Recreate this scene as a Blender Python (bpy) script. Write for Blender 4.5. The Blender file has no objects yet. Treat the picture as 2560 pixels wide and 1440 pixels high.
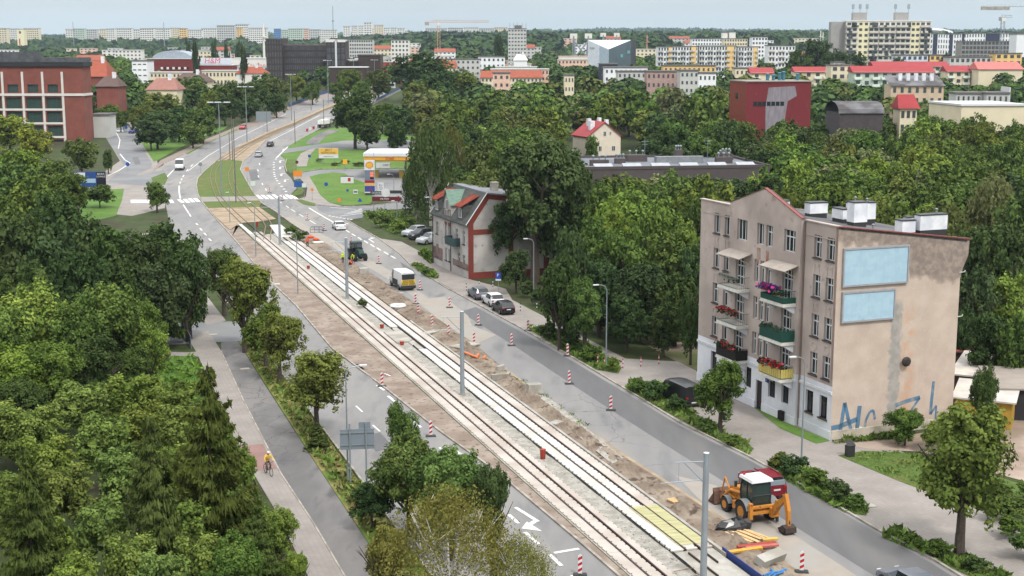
import bpy, bmesh, math, random
import numpy as np
from mathutils import Vector, Matrix
random.seed(7); np.random.seed(7)
SC = bpy.context.scene
COL = SC.collection
R = math.radians
# ---------------------------------------------------------------- camera
FP, CX, CY, HC = 3413.0, 1280.0, 720.0, 31.0          # focal length in photo pixels, centre, eye height
PIT = math.atan(595 / FP)
cam = bpy.data.cameras.new('camera'); camo = bpy.data.objects.new('camera', cam); COL.objects.link(camo)
camo.location = (0, 0, HC); camo.rotation_euler = (R(90) - PIT, 0, 0)
cam.sensor_width = 36; cam.lens = 36 * FP / 2560; cam.clip_start = 0.5; cam.clip_end = 30000
SC.camera = camo
# ---------------------------------------------------------------- sky, sun, exposure
SUN_EL, SUN_AZ = 52, 150            # degrees; azimuth clockwise from +Y (behind the camera, to the right)
w = bpy.data.worlds.new('World'); SC.world = w; w.use_nodes = True
nt = w.node_tree; nt.nodes.clear()
N = nt.nodes.new; Lk = nt.links.new
out = N('ShaderNodeOutputWorld'); bg = N('ShaderNodeBackground'); bg.inputs[1].default_value = 0.1
sky = N('ShaderNodeTexSky'); sky.sky_type = 'NISHITA'; sky.sun_disc = False
sky.sun_elevation = R(SUN_EL); sky.sun_rotation = R(SUN_AZ); sky.altitude = 60; sky.air_density = 1.0; sky.dust_density = 2.0
tc = N('ShaderNodeTexCoord'); sep = N('ShaderNodeSeparateXYZ'); Lk(tc.outputs['Generated'], sep.inputs[0])
# overcast layer: luminance rises from horizon to zenith as under a closed cloud deck, with soft cloud texture
mr = N('ShaderNodeMapRange'); mr.inputs['From Min'].default_value = 0.0; mr.inputs['From Max'].default_value = 1.0
mr.inputs['To Min'].default_value = 0.0; mr.inputs['To Max'].default_value = 1.0
Lk(sep.outputs[2], mr.inputs['Value'])
ramp = N('ShaderNodeValToRGB'); Lk(mr.outputs[0], ramp.inputs[0])
ramp.color_ramp.elements[0].position = 0.0; ramp.color_ramp.elements[0].color = (4.0, 4.55, 4.75, 1)
ramp.color_ramp.elements[1].position = 1.0; ramp.color_ramp.elements[1].color = (21.5, 21.5, 21.5, 1)
e = ramp.color_ramp.elements.new(0.035); e.color = (4.35, 4.75, 4.9, 1)
mp = N('ShaderNodeMapping'); mp.inputs['Scale'].default_value = (1.2, 1.2, 14); Lk(tc.outputs['Generated'], mp.inputs[0])
nz = N('ShaderNodeTexNoise'); nz.inputs['Scale'].default_value = 2.2; nz.inputs['Detail'].default_value = 5; Lk(mp.outputs[0], nz.inputs[0])
cr = N('ShaderNodeMapRange'); cr.inputs['From Min'].default_value = .3; cr.inputs['From Max'].default_value = .7
cr.inputs['To Min'].default_value = .93; cr.inputs['To Max'].default_value = 1.07; Lk(nz.outputs[0], cr.inputs['Value'])
mul = N('ShaderNodeVectorMath'); mul.operation = 'SCALE'; Lk(ramp.outputs[0], mul.inputs[0]); Lk(cr.outputs[0], mul.inputs['Scale'])
mixs = N('ShaderNodeMix'); mixs.data_type = 'RGBA'; mixs.inputs[0].default_value = 0.93
Lk(sky.outputs[0], mixs.inputs[6]); Lk(mul.outputs[0], mixs.inputs[7])
Lk(mixs.outputs[2], bg.inputs[0]); Lk(bg.outputs[0], out.inputs[0])
sl = bpy.data.lights.new('sun', 'SUN'); sl.energy = 2.0; sl.angle = R(10); sl.color = (1, .96, .9)
so = bpy.data.objects.new('sun', sl); COL.objects.link(so); so.location = (60, -60, 120)
so.rotation_euler = (R(90 - SUN_EL), 0, R(180 - SUN_AZ))
sd = Vector((math.sin(R(SUN_AZ)) * math.cos(R(SUN_EL)), math.cos(R(SUN_AZ)) * math.cos(R(SUN_EL)), math.sin(R(SUN_EL))))
so.rotation_euler = sd.to_track_quat('Z', 'Y').to_euler()
vs = SC.view_settings; vs.view_transform = 'Standard'; vs.look = 'None'; vs.exposure = 0.5; vs.gamma = 1.0; vs.use_curve_mapping = False
SC.cycles.max_bounces = 6; SC.cycles.diffuse_bounces = 3; SC.cycles.transparent_max_bounces = 8; SC.cycles.volume_bounces = 1
SC.cycles.use_denoising = True
# ---------------------------------------------------------------- coordinates
_TY = [-900, 250, 262, 280, 300, 700, 1000, 1500, 2000, 2300, 2800, 4000, 5500, 6500, 7500, 9500]
_TZ = [0, 0, .1, .42, .95, 13.5, 15, 16, 20, 28, 33, 45, 66, 92, 95, 60]
def TZ(x, y):
    """terrain height: flat street, a gentle rise beyond it, wooded hills far away"""
    z = float(np.interp(y, _TY, _TZ))
    if 1300 < y < 3500: z += 13 * min(1, (y - 1300) / 500, (3500 - y) / 900) / (1 + math.exp(-(x + .1 * y) / 60))
    if y > 3500:
        k = min(1, (y - 3500) / 2500)
        z += k * (6 * math.sin(x * .0011 + 1.3) + 4 * math.sin(x * .0031) + 12 * math.tanh(x / 1500.))
    return z
_cp, _sp = math.cos(PIT), math.sin(PIT)
def ray(px, py):
    x = (px - CX) / FP; y = (py - CY) / FP
    return x, _cp - y * _sp, -_sp - y * _cp
def at(px, py, z=0.0):
    d = ray(px, py); t = (z - HC) / d[2]
    return Vector((d[0] * t, d[1] * t, z))
def gp(px, py):
    """where the line of sight through a photo pixel meets the terrain"""
    d = ray(px, py); lo, hi = 10.0, 9000.0
    for _ in range(60):
        m = (lo + hi) / 2; k = m / d[1]
        if HC + d[2] * k > TZ(d[0] * k, m): lo = m
        else: hi = m
    k = lo / d[1]
    return Vector((d[0] * k, lo, TZ(d[0] * k, lo)))
def onY(px, py, Y):
    d = ray(px, py); k = Y / d[1]
    return Vector((d[0] * k, Y, HC + d[2] * k))
def ptop(px, ptop_, h):
    """base point of something h tall whose top shows at that pixel"""
    d = ray(px, ptop_); lo, hi = 20.0, 6000.0
    for _ in range(60):
        m = (lo + hi) / 2; k = m / d[1]
        if HC + d[2] * k > TZ(d[0] * k, m) + h: lo = m
        else: hi = m
    k = lo / d[1]
    return Vector((d[0] * k, lo, TZ(d[0] * k, lo)))
ANG = R(18.7); SA, CA = math.sin(ANG), math.cos(ANG)
def uv(u, v, z=0.0):
    """street frame: u metres along the street away from the camera, v metres across to the right"""
    return Vector((-SA * u + CA * v, CA * u + SA * v, z))
STREET = math.atan2(CA, -SA)          # heading of the street, away from the camera
def ppm(p): return FP / math.hypot(p.y * _cp + (HC - p.z) * _sp, 0)     # photo pixels per metre at p
# ---------------------------------------------------------------- tags
def tag(o, label=None, cat=None, group=None, kind=None):
    if label: o['label'] = label
    if cat: o['category'] = cat
    if group: o['group'] = group
    if kind: o['kind'] = kind
    return o
def empty(name, loc=(0, 0, 0), rz=0.0, label=None, cat=None, group=None):
    o = bpy.data.objects.new(name, None); COL.objects.link(o)
    o.location = loc; o.rotation_euler = (0, 0, rz); o.empty_display_size = .2
    return tag(o, label, cat, group)
def copy_tree(o, parent=None):
    c = o.copy(); COL.objects.link(c); c.parent = parent
    for ch in list(o.children): copy_tree(ch, c)
    return c
ORD = lambda n: str(n) + ('th' if 10 <= n % 100 <= 20 else {1: 'st', 2: 'nd', 3: 'rd'}.get(n % 10, 'th'))
# ---------------------------------------------------------------- materials
def C(r, g, b, k=.62):
    f = lambda c: ((c / 255 + .055) / 1.055) ** 2.4 if c > 10 else c / 255 / 12.92
    return (f(r) * k, f(g) * k, f(b) * k)
MATS = {}
def mat(name, col, rough=.85, var=.14, scale=1.2, col2=None, sc2=.25, lo=.42, hi=.6, spec=.25, metal=0, bump=0, bsc=None, stretch=None, col3=None, sc3=6, lo3=.55, hi3=.68, emit=0, crack=0):
    """noise-varied surface; col2/col3 are patches of another real colour (wear, dust, moss)"""
    if name in MATS: return MATS[name]
    m = bpy.data.materials.new(name); m.use_nodes = True; MATS[name] = m
    n = m.node_tree.nodes; l = m.node_tree.links; p = n['Principled BSDF']
    p.inputs['Roughness'].default_value = rough; p.inputs['Specular IOR Level'].default_value = spec; p.inputs['Metallic'].default_value = metal
    g = n.new('ShaderNodeNewGeometry'); src = g.outputs['Position']
    if stretch:
        mp = n.new('ShaderNodeMapping'); mp.inputs['Scale'].default_value = stretch[:3]
        if len(stretch) > 3: mp.inputs['Rotation'].default_value = (0, 0, stretch[3])
        l.new(src, mp.inputs[0]); src = mp.outputs[0]
    def noise(sc, det=5):
        t = n.new('ShaderNodeTexNoise'); t.inputs['Scale'].default_value = sc; t.inputs['Detail'].default_value = det
        l.new(src, t.inputs['Vector']); return t.outputs[0]
    def mix(fac, a, b):
        x = n.new('ShaderNodeMix'); x.data_type = 'RGBA'
        if fac is not None: l.new(fac, x.inputs[0])
        for k, v in ((6, a), (7, b)):
            if isinstance(v, tuple): x.inputs[k].default_value = (*v, 1)
            else: l.new(v, x.inputs[k])
        return x.outputs[2]
    def rng(v, a, b):
        x = n.new('ShaderNodeMapRange'); x.inputs['From Min'].default_value = a; x.inputs['From Max'].default_value = b; l.new(v, x.inputs[0]); return x.outputs[0]
    lo_ = tuple(c * (1 - var) for c in col); hi_ = tuple(min(1, c * (1 + var)) for c in col)
    n1 = noise(scale, 7)
    c = mix(rng(n1, .32, .68), lo_, hi_)
    if col2: c = mix(rng(noise(sc2, 6), lo, hi), c, col2)
    if col3: c = mix(rng(noise(sc3, 4), lo3, hi3), c, col3)
    if crack:      # hairline cracks and sealed joints
        vo = n.new('ShaderNodeTexVoronoi'); vo.feature = 'DISTANCE_TO_EDGE'; vo.inputs['Scale'].default_value = crack; wp = n.new('ShaderNodeVectorMath'); wp.operation = 'ADD'; nv = n.new('ShaderNodeTexNoise'); nv.inputs['Scale'].default_value = .9; l.new(g.outputs[0], nv.inputs[0]); l.new(g.outputs[0], wp.inputs[0]); l.new(nv.outputs['Color'], wp.inputs[1]); l.new(wp.outputs[0], vo.inputs['Vector'])
        mm = n.new('ShaderNodeMath'); mm.operation = 'MULTIPLY'; l.new(rng(vo.outputs[0], .012, .004), mm.inputs[0]); l.new(rng(noise(.07, 2), .5, .58), mm.inputs[1]); c = mix(mm.outputs[0], c, tuple(v * .55 for v in col))
    l.new(c, p.inputs['Base Color'])
    if bump:
        b = n.new('ShaderNodeBump'); b.inputs['Strength'].default_value = bump; b.inputs['Distance'].default_value = .05
        l.new(noise(bsc or scale * 4, 5), b.inputs['Height']); l.new(b.outputs[0], p.inputs['Normal'])
    if emit:
        l.new(c, p.inputs['Emission Color']); p.inputs['Emission Strength'].default_value = emit
    return m
def brickmat(name, c1, c2, mortar, sc=4.0, rough=.9):
    if name in MATS: return MATS[name]
    m = bpy.data.materials.new(name); m.use_nodes = True; MATS[name] = m
    n = m.node_tree.nodes; l = m.node_tree.links; p = n['Principled BSDF']; p.inputs['Roughness'].default_value = rough
    tcd = n.new('ShaderNodeTexCoord'); sp = n.new('ShaderNodeSeparateXYZ'); l.new(tcd.outputs['Object'], sp.inputs[0])
    ad = n.new('ShaderNodeMath'); ad.operation = 'ADD'; l.new(sp.outputs[0], ad.inputs[0]); l.new(sp.outputs[1], ad.inputs[1])
    cb = n.new('ShaderNodeCombineXYZ'); l.new(ad.outputs[0], cb.inputs[0]); l.new(sp.outputs[2], cb.inputs[1])
    b = n.new('ShaderNodeTexBrick'); b.inputs['Scale'].default_value = sc; b.inputs['Mortar Size'].default_value = .012
    b.inputs['Color1'].default_value = (*c1, 1); b.inputs['Color2'].default_value = (*c2, 1); b.inputs['Mortar'].default_value = (*mortar, 1)
    l.new(cb.outputs[0], b.inputs[0])
    t = n.new('ShaderNodeTexNoise'); t.inputs['Scale'].default_value = .35; t.inputs['Detail'].default_value = 6; l.new(tcd.outputs['Object'], t.inputs[0])
    mr = n.new('ShaderNodeMapRange'); mr.inputs['From Min'].default_value = .3; mr.inputs['From Max'].default_value = .7; mr.inputs['To Min'].default_value = .82; mr.inputs['To Max'].default_value = 1.15
    l.new(t.outputs[0], mr.inputs[0])
    v = n.new('ShaderNodeVectorMath'); v.operation = 'SCALE'; l.new(b.outputs[0], v.inputs[0]); l.new(mr.outputs[0], v.inputs['Scale'])
    l.new(v.outputs[0], p.inputs['Base Color']); return m
def flat(name, col, rough=.5, spec=.4, metal=0, emit=0):
    return mat(name, col, rough, .04, 3, spec=spec, metal=metal, emit=emit)
def leafmat(name):
    if name in MATS: return MATS[name]
    m = bpy.data.materials.new(name); m.use_nodes = True; MATS[name] = m
    n = m.node_tree.nodes; l = m.node_tree.links; n.remove(n['Principled BSDF'])
    oi = n.new('ShaderNodeObjectInfo'); a = n.new('ShaderNodeAttribute'); a.attribute_name = 'tint'
    hs = n.new('ShaderNodeHueSaturation'); l.new(oi.outputs['Color'], hs.inputs['Color'])
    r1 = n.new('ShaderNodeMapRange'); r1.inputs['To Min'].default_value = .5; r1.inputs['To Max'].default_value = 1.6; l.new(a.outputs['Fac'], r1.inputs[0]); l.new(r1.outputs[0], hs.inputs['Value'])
    r2 = n.new('ShaderNodeMapRange'); r2.inputs['To Min'].default_value = .506; r2.inputs['To Max'].default_value = .475; l.new(a.outputs['Fac'], r2.inputs[0]); l.new(r2.outputs[0], hs.inputs['Hue'])
    d = n.new('ShaderNodeBsdfDiffuse'); t = n.new('ShaderNodeBsdfTranslucent'); l.new(hs.outputs[0], d.inputs[0]); l.new(hs.outputs[0], t.inputs[0])
    mx = n.new('ShaderNodeMixShader'); mx.inputs[0].default_value = .17; l.new(d.outputs[0], mx.inputs[1]); l.new(t.outputs[0], mx.inputs[2])
    l.new(mx.outputs[0], n['Material Output'].inputs[0]); return m
# ---------------------------------------------------------------- mesh builder
class MB:
    def __init__(s): s.v = []; s.f = []; s.m = []; s.cur = 0
    def add(s, vs, fs):
        o = len(s.v); s.v += [tuple(v) for v in vs]; s.f += [[i + o for i in f] for f in fs]; s.m += [s.cur] * len(fs); return s
    def quad(s, a, b, c, d): return s.add([a, b, c, d], [(0, 1, 2, 3)])
    def poly(s, pts): return s.add(pts, [tuple(range(len(pts)))])
    def box(s, x0, x1, y0, y1, z0, z1, tx=0, ty=0):
        """axis box; tx, ty shrink the top"""
        return s.add([(x0, y0, z0), (x1, y0, z0), (x1, y1, z0), (x0, y1, z0), (x0 + tx, y0 + ty, z1), (x1 - tx, y0 + ty, z1), (x1 - tx, y1 - ty, z1), (x0 + tx, y1 - ty, z1)],
                     [(0, 3, 2, 1), (4, 5, 6, 7), (0, 1, 5, 4), (1, 2, 6, 5), (2, 3, 7, 6), (3, 0, 4, 7)])
    def obox(s, c, sx, sy, sz, rz=0, rx=0, ry=0):
        M = Matrix.Translation(c) @ Matrix.Rotation(rz, 4, 'Z') @ Matrix.Rotation(ry, 4, 'Y') @ Matrix.Rotation(rx, 4, 'X')
        P = [M @ Vector((a * sx / 2, b * sy / 2, k * sz / 2)) for k in (-1, 1) for b in (-1, 1) for a in (-1, 1)]
        return s.add(P, [(0, 2, 3, 1), (4, 5, 7, 6), (0, 1, 5, 4), (1, 3, 7, 5), (3, 2, 6, 7), (2, 0, 4, 6)])
    def prism(s, pts, z0, z1):
        n = len(pts); P = [(p[0], p[1], z0) for p in pts] + [(p[0], p[1], z1) for p in pts]
        return s.add(P, [tuple(range(n - 1, -1, -1)), tuple(range(n, 2 * n))] + [(i, (i + 1) % n, (i + 1) % n + n, i + n) for i in range(n)])
    def extr(s, pts, y0, y1):
        """profile in x,z pushed along y"""
        n = len(pts); P = [(p[0], y0, p[1]) for p in pts] + [(p[0], y1, p[1]) for p in pts]
        return s.add(P, [tuple(range(n)), tuple(range(2 * n - 1, n - 1, -1))] + [((i + 1) % n, i, i + n, (i + 1) % n + n) for i in range(n)])
    def cyl(s, a, b, r0, r1=None, n=8, caps=True):
        r1 = r0 if r1 is None else r1; a = Vector(a); b = Vector(b); d = (b - a)
        if d.length < 1e-6: return s
        q = d.to_track_quat('Z', 'Y'); P = []
        for p, r in ((a, r0), (b, r1)):
            for i in range(n):
                t = 2 * math.pi * i / n; P.append(p + q @ Vector((r * math.cos(t), r * math.sin(t), 0)))
        F = [(i, (i + 1) % n, (i + 1) % n + n, i + n) for i in range(n)]
        if caps: F += [tuple(range(n - 1, -1, -1)), tuple(range(n, 2 * n))]
        return s.add(P, F)
    def tube(s, pts, r, n=6):
        for i in range(len(pts) - 1): s.cyl(pts[i], pts[i + 1], r if not isinstance(r, list) else r[i], None if not isinstance(r, list) else r[i + 1], n)
        return s
    def ball(s, c, rx, ry=None, rz=None, n=8, m=5):
        ry = rx if ry is None else ry; rz = rx if rz is None else rz; P = [(c[0], c[1], c[2] - rz)]
        for j in range(1, m):
            p = math.pi * j / m
            for i in range(n): t = 2 * math.pi * i / n; P.append((c[0] + rx * math.sin(p) * math.cos(t), c[1] + ry * math.sin(p) * math.sin(t), c[2] - rz * math.cos(p)))
        P.append((c[0], c[1], c[2] + rz)); F = []
        for i in range(n): F.append((0, 1 + (i + 1) % n, 1 + i)); F.append((len(P) - 1, 1 + (m - 2) * n + i, 1 + (m - 2) * n + (i + 1) % n))
        for j in range(m - 2):
            for i in range(n): a = 1 + j * n + i; b = 1 + j * n + (i + 1) % n; F.append((a, b, b + n, a + n))
        return s.add(P, F)
    def torus(s, c, R_, r, axis='y', n=20, m=6):
        P = []
        for i in range(n):
            t = 2 * math.pi * i / n
            for j in range(m):
                k = 2 * math.pi * j / m; q = R_ + r * math.cos(k); a, b, d = q * math.cos(t), r * math.sin(k), q * math.sin(t)
                P.append((c[0] + a, c[1] + b, c[2] + d) if axis == 'y' else (c[0] + a, c[1] + d, c[2] + b))
        return s.add(P, [(i * m + j, ((i + 1) % n) * m + j, ((i + 1) % n) * m + (j + 1) % m, i * m + (j + 1) % m) for i in range(n) for j in range(m)])
    def wall(s, p, d, n, L, z0, z1, ops=(), depth=.2):
        """wall face with real openings and reveals; p start, d along, n outward"""
        p = Vector(p); d = Vector(d); n = Vector(n); up = Vector((0, 0, 1))
        xs = sorted({0, L, *[o[0] for o in ops], *[o[1] for o in ops]}); zs = sorted({z0, z1, *[o[2] for o in ops], *[o[3] for o in ops]})
        xs = [x for x in xs if 0 <= x <= L]; zs = [z for z in zs if z0 <= z <= z1]
        for i in range(len(xs) - 1):
            k = 0
            while k < len(zs) - 1:
                xm = (xs[i] + xs[i + 1]) / 2
                ins = lambda z: any(o[0] < xm < o[1] and o[2] < z < o[3] for o in ops)
                if ins((zs[k] + zs[k + 1]) / 2): k += 1; continue
                j = k
                while j + 1 < len(zs) - 1 and not ins((zs[j + 1] + zs[j + 2]) / 2): j += 1
                s.quad(p + d * xs[i] + up * zs[k], p + d * xs[i + 1] + up * zs[k], p + d * xs[i + 1] + up * zs[j + 1], p + d * xs[i] + up * zs[j + 1]); k = j + 1
        for o in ops:
            a, b, c, e = [p + d * x + up * z for x, z in ((o[0], o[2]), (o[1], o[2]), (o[1], o[3]), (o[0], o[3]))]; q = -n * depth
            for u, v in ((a, b), (b, c), (c, e), (e, a)): s.quad(u, v, v + q, u + q)
        return s
    def mesh(s, name, mats):
        me = bpy.data.meshes.new(name); me.from_pydata(s.v, [], s.f)
        if not isinstance(mats, (list, tuple)): mats = [mats]
        for m in mats: me.materials.append(m)
        if len(mats) > 1: me.polygons.foreach_set('material_index', s.m)
        me.update(); return me
    def build(s, name, mats, parent=None, loc=(0, 0, 0), rot=(0, 0, 0), smooth=False, fix=True):
        me = s.mesh(name, mats)
        if fix:
            bm = bmesh.new(); bm.from_mesh(me); bmesh.ops.recalc_face_normals(bm, faces=bm.faces); bm.to_mesh(me); bm.free()
        if smooth: me.polygons.foreach_set('use_smooth', [True] * len(me.polygons))
        return link(name, me, parent, loc, rot)
def link(name, me, parent=None, loc=(0, 0, 0), rot=(0, 0, 0), scale=None):
    o = bpy.data.objects.new(name, me); COL.objects.link(o); o.parent = parent; o.location = loc; o.rotation_euler = rot
    if scale: o.scale = scale
    return o
def text(body, parent, loc, size, m, rot=(R(90), 0, 0), name='lettering', ext=.005, align='CENTER', sx=1):
    c = bpy.data.curves.new(name, 'FONT'); c.body = body; c.size = size; c.extrude = ext; c.align_x = align; c.align_y = 'CENTER'; c.resolution_u = 2
    c.materials.append(m); t = bpy.data.objects.new(name, c); COL.objects.link(t); bpy.context.view_layer.update()
    me = bpy.data.meshes.new_from_object(t.evaluated_get(bpy.context.evaluated_depsgraph_get())); bpy.data.objects.remove(t); bpy.data.curves.remove(c)
    o = link(name, me, parent, loc, rot, (sx, 1, 1)); o['kind'] = 'stuff'; return o
M = mat
M_GLASS = flat('glass_dark', (.018, .024, .026), .08, .5)
M_GLASS2 = flat('glass_green', (.03, .055, .05), .06, .5)
M_WHITE = M('white_paint', C(236, 238, 240), .5, .05, 2)
M_BLACK = flat('black_rubber', (.012, .012, .013), .8, .2)
M_STEEL = flat('galvanised_steel', C(158, 168, 174), .45, .5, .35)
M_DSTEEL = flat('dark_steel', C(70, 72, 74), .5, .5, .3)
M_CONC = M('concrete', C(190, 186, 178), .9, .12, 1.5, col2=C(165, 160, 150), sc2=.6)
M_RED = flat('red_paint', C(200, 30, 40), .4)
M_BARK = M('bark', (.055, .043, .034), .95, .35, 6)
M_BARKW = M('birch_bark', (.5, .48, .44), .8, .2, 4, col3=(.05, .045, .04), sc3=9)
M_LEAF = leafmat('foliage')
# ================================================================ terrain
M_SOIL = M('meadow_ground', C(66, 78, 38), .95, .3, .5, col2=C(66, 58, 44), sc2=.12, lo=.5, hi=.62, col3=C(60, 80, 36), sc3=1.4)
M_GRASS = M('grass', C(88, 110, 48), .95, .25, 1.6, col2=C(112, 116, 64), sc2=.35, lo=.5, hi=.68, col3=C(74, 108, 36), sc3=3)
M_LAWN = M('mown_lawn', C(88, 126, 46), .95, .18, 1.2, col2=C(104, 134, 58), sc2=.2, col3=C(74, 110, 40), sc3=2.5)
M_DRY = M('dry_grass', C(140, 130, 80), .95, .25, 2.2, col2=C(104, 128, 52), sc2=.5, lo=.42, hi=.55)
M_ASPH = M('asphalt_old', C(144, 143, 143), .9, .07, 1.0, col2=C(160, 156, 151), sc2=.16, lo=.45, hi=.68, col3=C(126, 126, 127), sc3=.6, lo3=.56, hi3=.72, stretch=(1.0, .22, 1, ANG), crack=.22)
M_ASPHD = M('asphalt_new', C(112, 112, 114), .88, .06, 1.4, col2=C(130, 128, 126), sc2=.2, lo=.5, hi=.72, stretch=(1.0, .16, 1, ANG))
M_ASPHF = M('asphalt_far', C(130, 132, 136), .9, .08, .5, col2=C(146, 146, 146), sc2=.1)
M_CYC = M('asphalt_path', C(116, 114, 114), .9, .09, .9, col2=C(136, 133, 131), sc2=.25, col3=C(98, 97, 98), sc3=.5, stretch=(1, .3, 1, ANG), crack=.35)
M_DUST = M('dusty_concrete', C(170, 161, 150), .95, .08, .8, col2=C(168, 164, 158), sc2=.25)
M_SAND = M('sand', C(180, 162, 138), .95, .1, 1.2, col2=C(156, 138, 116), sc2=.4)
M_DIRT = M('dirt', C(132, 116, 102), .97, .26, 1.1, col2=C(160, 146, 130), sc2=.3, col3=C(92, 78, 68), sc3=1.1, lo3=.54, hi3=.66, bump=.6, bsc=5)
M_DIRTL = M('dirt_graded', C(162, 148, 136), .97, .16, .9, col2=C(140, 124, 112), sc2=.35, col3=C(108, 92, 80), sc3=1.9, lo3=.58, hi3=.68, bump=.35, bsc=5)
M_GRAVEL = M('gravel', C(182, 178, 170), .97, .2, 8, col2=C(160, 156, 146), sc2=1.2, col3=C(110, 106, 98), sc3=5, lo3=.6, hi3=.68, bump=.5, bsc=14)
M_KERB = M('kerb_stone', C(186, 178, 168), .9, .12, 2.0, col2=C(150, 142, 132), sc2=.8)
M_MARK = M('road_paint', C(238, 238, 236), .7, .06, 3, col3=C(176, 174, 172), sc3=5, lo3=.62, hi3=.7)
def paving(name, col, sc, mort=.05, d=.9, rot=ANG):
    m = bpy.data.materials.new(name); m.use_nodes = True; MATS[name] = m
    n = m.node_tree.nodes; l = m.node_tree.links; p = n['Principled BSDF']; p.inputs['Roughness'].default_value = .92; p.inputs['Specular IOR Level'].default_value = .2
    g = n.new('ShaderNodeNewGeometry'); mp = n.new('ShaderNodeMapping'); mp.inputs['Rotation'].default_value = (0, 0, -rot); l.new(g.outputs[0], mp.inputs[0])
    b = n.new('ShaderNodeTexBrick'); b.inputs['Scale'].default_value = sc; b.inputs['Mortar Size'].default_value = mort
    b.inputs['Brick Width'].default_value = .5; b.inputs['Row Height'].default_value = .5; b.offset = 0
    b.inputs['Color1'].default_value = (*[c * 1.03 for c in col], 1); b.inputs['Color2'].default_value = (*[c * .93 for c in col], 1); b.inputs['Mortar'].default_value = (*[c * d for c in col], 1); l.new(mp.outputs[0], b.inputs[0])
    t = n.new('ShaderNodeTexNoise'); t.inputs['Scale'].default_value = .4; t.inputs['Detail'].default_value = 7; l.new(g.outputs[0], t.inputs[0])
    r = n.new('ShaderNodeMapRange'); r.inputs['From Min'].default_value = .3; r.inputs['From Max'].default_value = .7; r.inputs['To Min'].default_value = .86; r.inputs['To Max'].default_value = 1.1; l.new(t.outputs[0], r.inputs[0])
    v = n.new('ShaderNodeVectorMath'); v.operation = 'SCALE'; l.new(b.outputs[0], v.inputs[0]); l.new(r.outputs[0], v.inputs['Scale']); l.new(v.outputs[0], p.inputs['Base Color']); return m
M_PAVE = paving('paving_slabs', C(164, 157, 151), 1.4)
M_PAVER = paving('paving_red', C(160, 128, 122), 2.2)
def sgn(a): return sorted(set(a))
def ground_sheet():
    xs = sgn([*range(-6000, -900, 300), *range(-900, -200, 50), *range(-200, 201, 20), *range(250, 901, 50), *range(1200, 6001, 300)])
    ys = sgn([-300, -100, 0, 40, 80, 120, 160, 200, 230, 250, 262, 280, 300, *range(340, 701, 40), *range(760, 1501, 80), *range(1600, 4001, 200), *range(4200, 9501, 260), 9500])
    vs_ = [(x, y, TZ(x, y)) for y in ys for x in xs]; n = len(xs)
    fs = [(j * n + i, j * n + i + 1, (j + 1) * n + i + 1, (j + 1) * n + i) for j in range(len(ys) - 1) for i in range(n - 1)]
    m = MB().add(vs_, fs); o = m.build('ground', M_SOIL, fix=False); tag(o, 'rough grass and earth stretching to the wooded hills', kind='structure'); return o
ground_sheet()
CUTS = [250, 262, 280, 300] + list(range(320, 760, 20))
def sheet(name, pts, off, m, label=None, kind='structure', parent=None):
    """flat surface following the terrain, off metres above it; pts world xy"""
    bm = bmesh.new(); vs_ = [bm.verts.new((p[0], p[1], 0)) for p in pts]; f = bm.faces.new(vs_); 
    if f.normal.z < 0: pass
    bmesh.ops.triangulate(bm, faces=bm.faces)
    ymax = max(p[1] for p in pts); ymin = min(p[1] for p in pts)
    for c in CUTS:
        if ymin < c < ymax: bmesh.ops.bisect_plane(bm, geom=bm.verts[:] + bm.edges[:] + bm.faces[:], plane_co=(0, c, 0), plane_no=(0, 1, 0))
    for v in bm.verts: v.co.z = TZ(v.co.x, v.co.y) + off
    bmesh.ops.recalc_face_normals(bm, faces=bm.faces)
    for f in bm.faces:
        if f.normal.z < 0: f.normal_flip()
    me = bpy.data.meshes.new(name); bm.to_mesh(me); bm.free(); me.materials.append(m)
    o = link(name, me, parent)
    if not parent: tag(o, label, kind=kind)
    return o
def W(*pts):
    """photo pixels or ('u', u, v) street coordinates -> world points"""
    return [uv(p[1], p[2]) if p[0] == 'u' else gp(*p) for p in pts]
def strip_mesh(mb, pts, w, off, h=0.0):
    """ribbon (or kerb, when h) along world points"""
    n = len(pts); Lp = []; Rp = []
    for i, p in enumerate(pts):
        a = pts[max(0, i - 1)]; b = pts[min(n - 1, i + 1)]; d = Vector((b[0] - a[0], b[1] - a[1])); d.normalize(); q = Vector((-d.y, d.x)) * w / 2
        Lp.append(Vector((p[0] + q.x, p[1] + q.y, TZ(p[0], p[1]) + off))); Rp.append(Vector((p[0] - q.x, p[1] - q.y, TZ(p[0], p[1]) + off)))
    for i in range(n - 1):
        if h:
            U_ = Vector((0, 0, h)); a, b, c, d = Lp[i], Lp[i + 1], Rp[i + 1], Rp[i]
            mb.add([a, b, c, d, a + U_, b + U_, c + U_, d + U_], [(4, 7, 6, 5), (0, 4, 5, 1), (3, 2, 6, 7), (0, 3, 7, 4), (1, 5, 6, 2)])
        else: mb.quad(Lp[i], Lp[i + 1], Rp[i + 1], Rp[i])
def dense(pts, step=6.0):
    out_ = []
    for i in range(len(pts) - 1):
        a, b = pts[i], pts[i + 1]; k = max(1, int((b - a).length / step))
        for j in range(k): out_.append(a.lerp(b, j / k))
    return out_ + [pts[-1]]
RL = W(('u', 45, 41.2), ('u', 66, 41.2), (1750, 1262), (1560, 1142), (1420, 1042), (1260, 922), (1193, 866), (1104, 803), (1013, 741), (949, 697), (882, 656), (799, 601), (757, 577), (725, 556), (690, 530), (654, 508), (634, 483), (609, 439), (601, 424), (608, 403), (634, 381), (665, 350), (712, 325), (800, 283), (850, 262), (900, 245), (945, 229))
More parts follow.
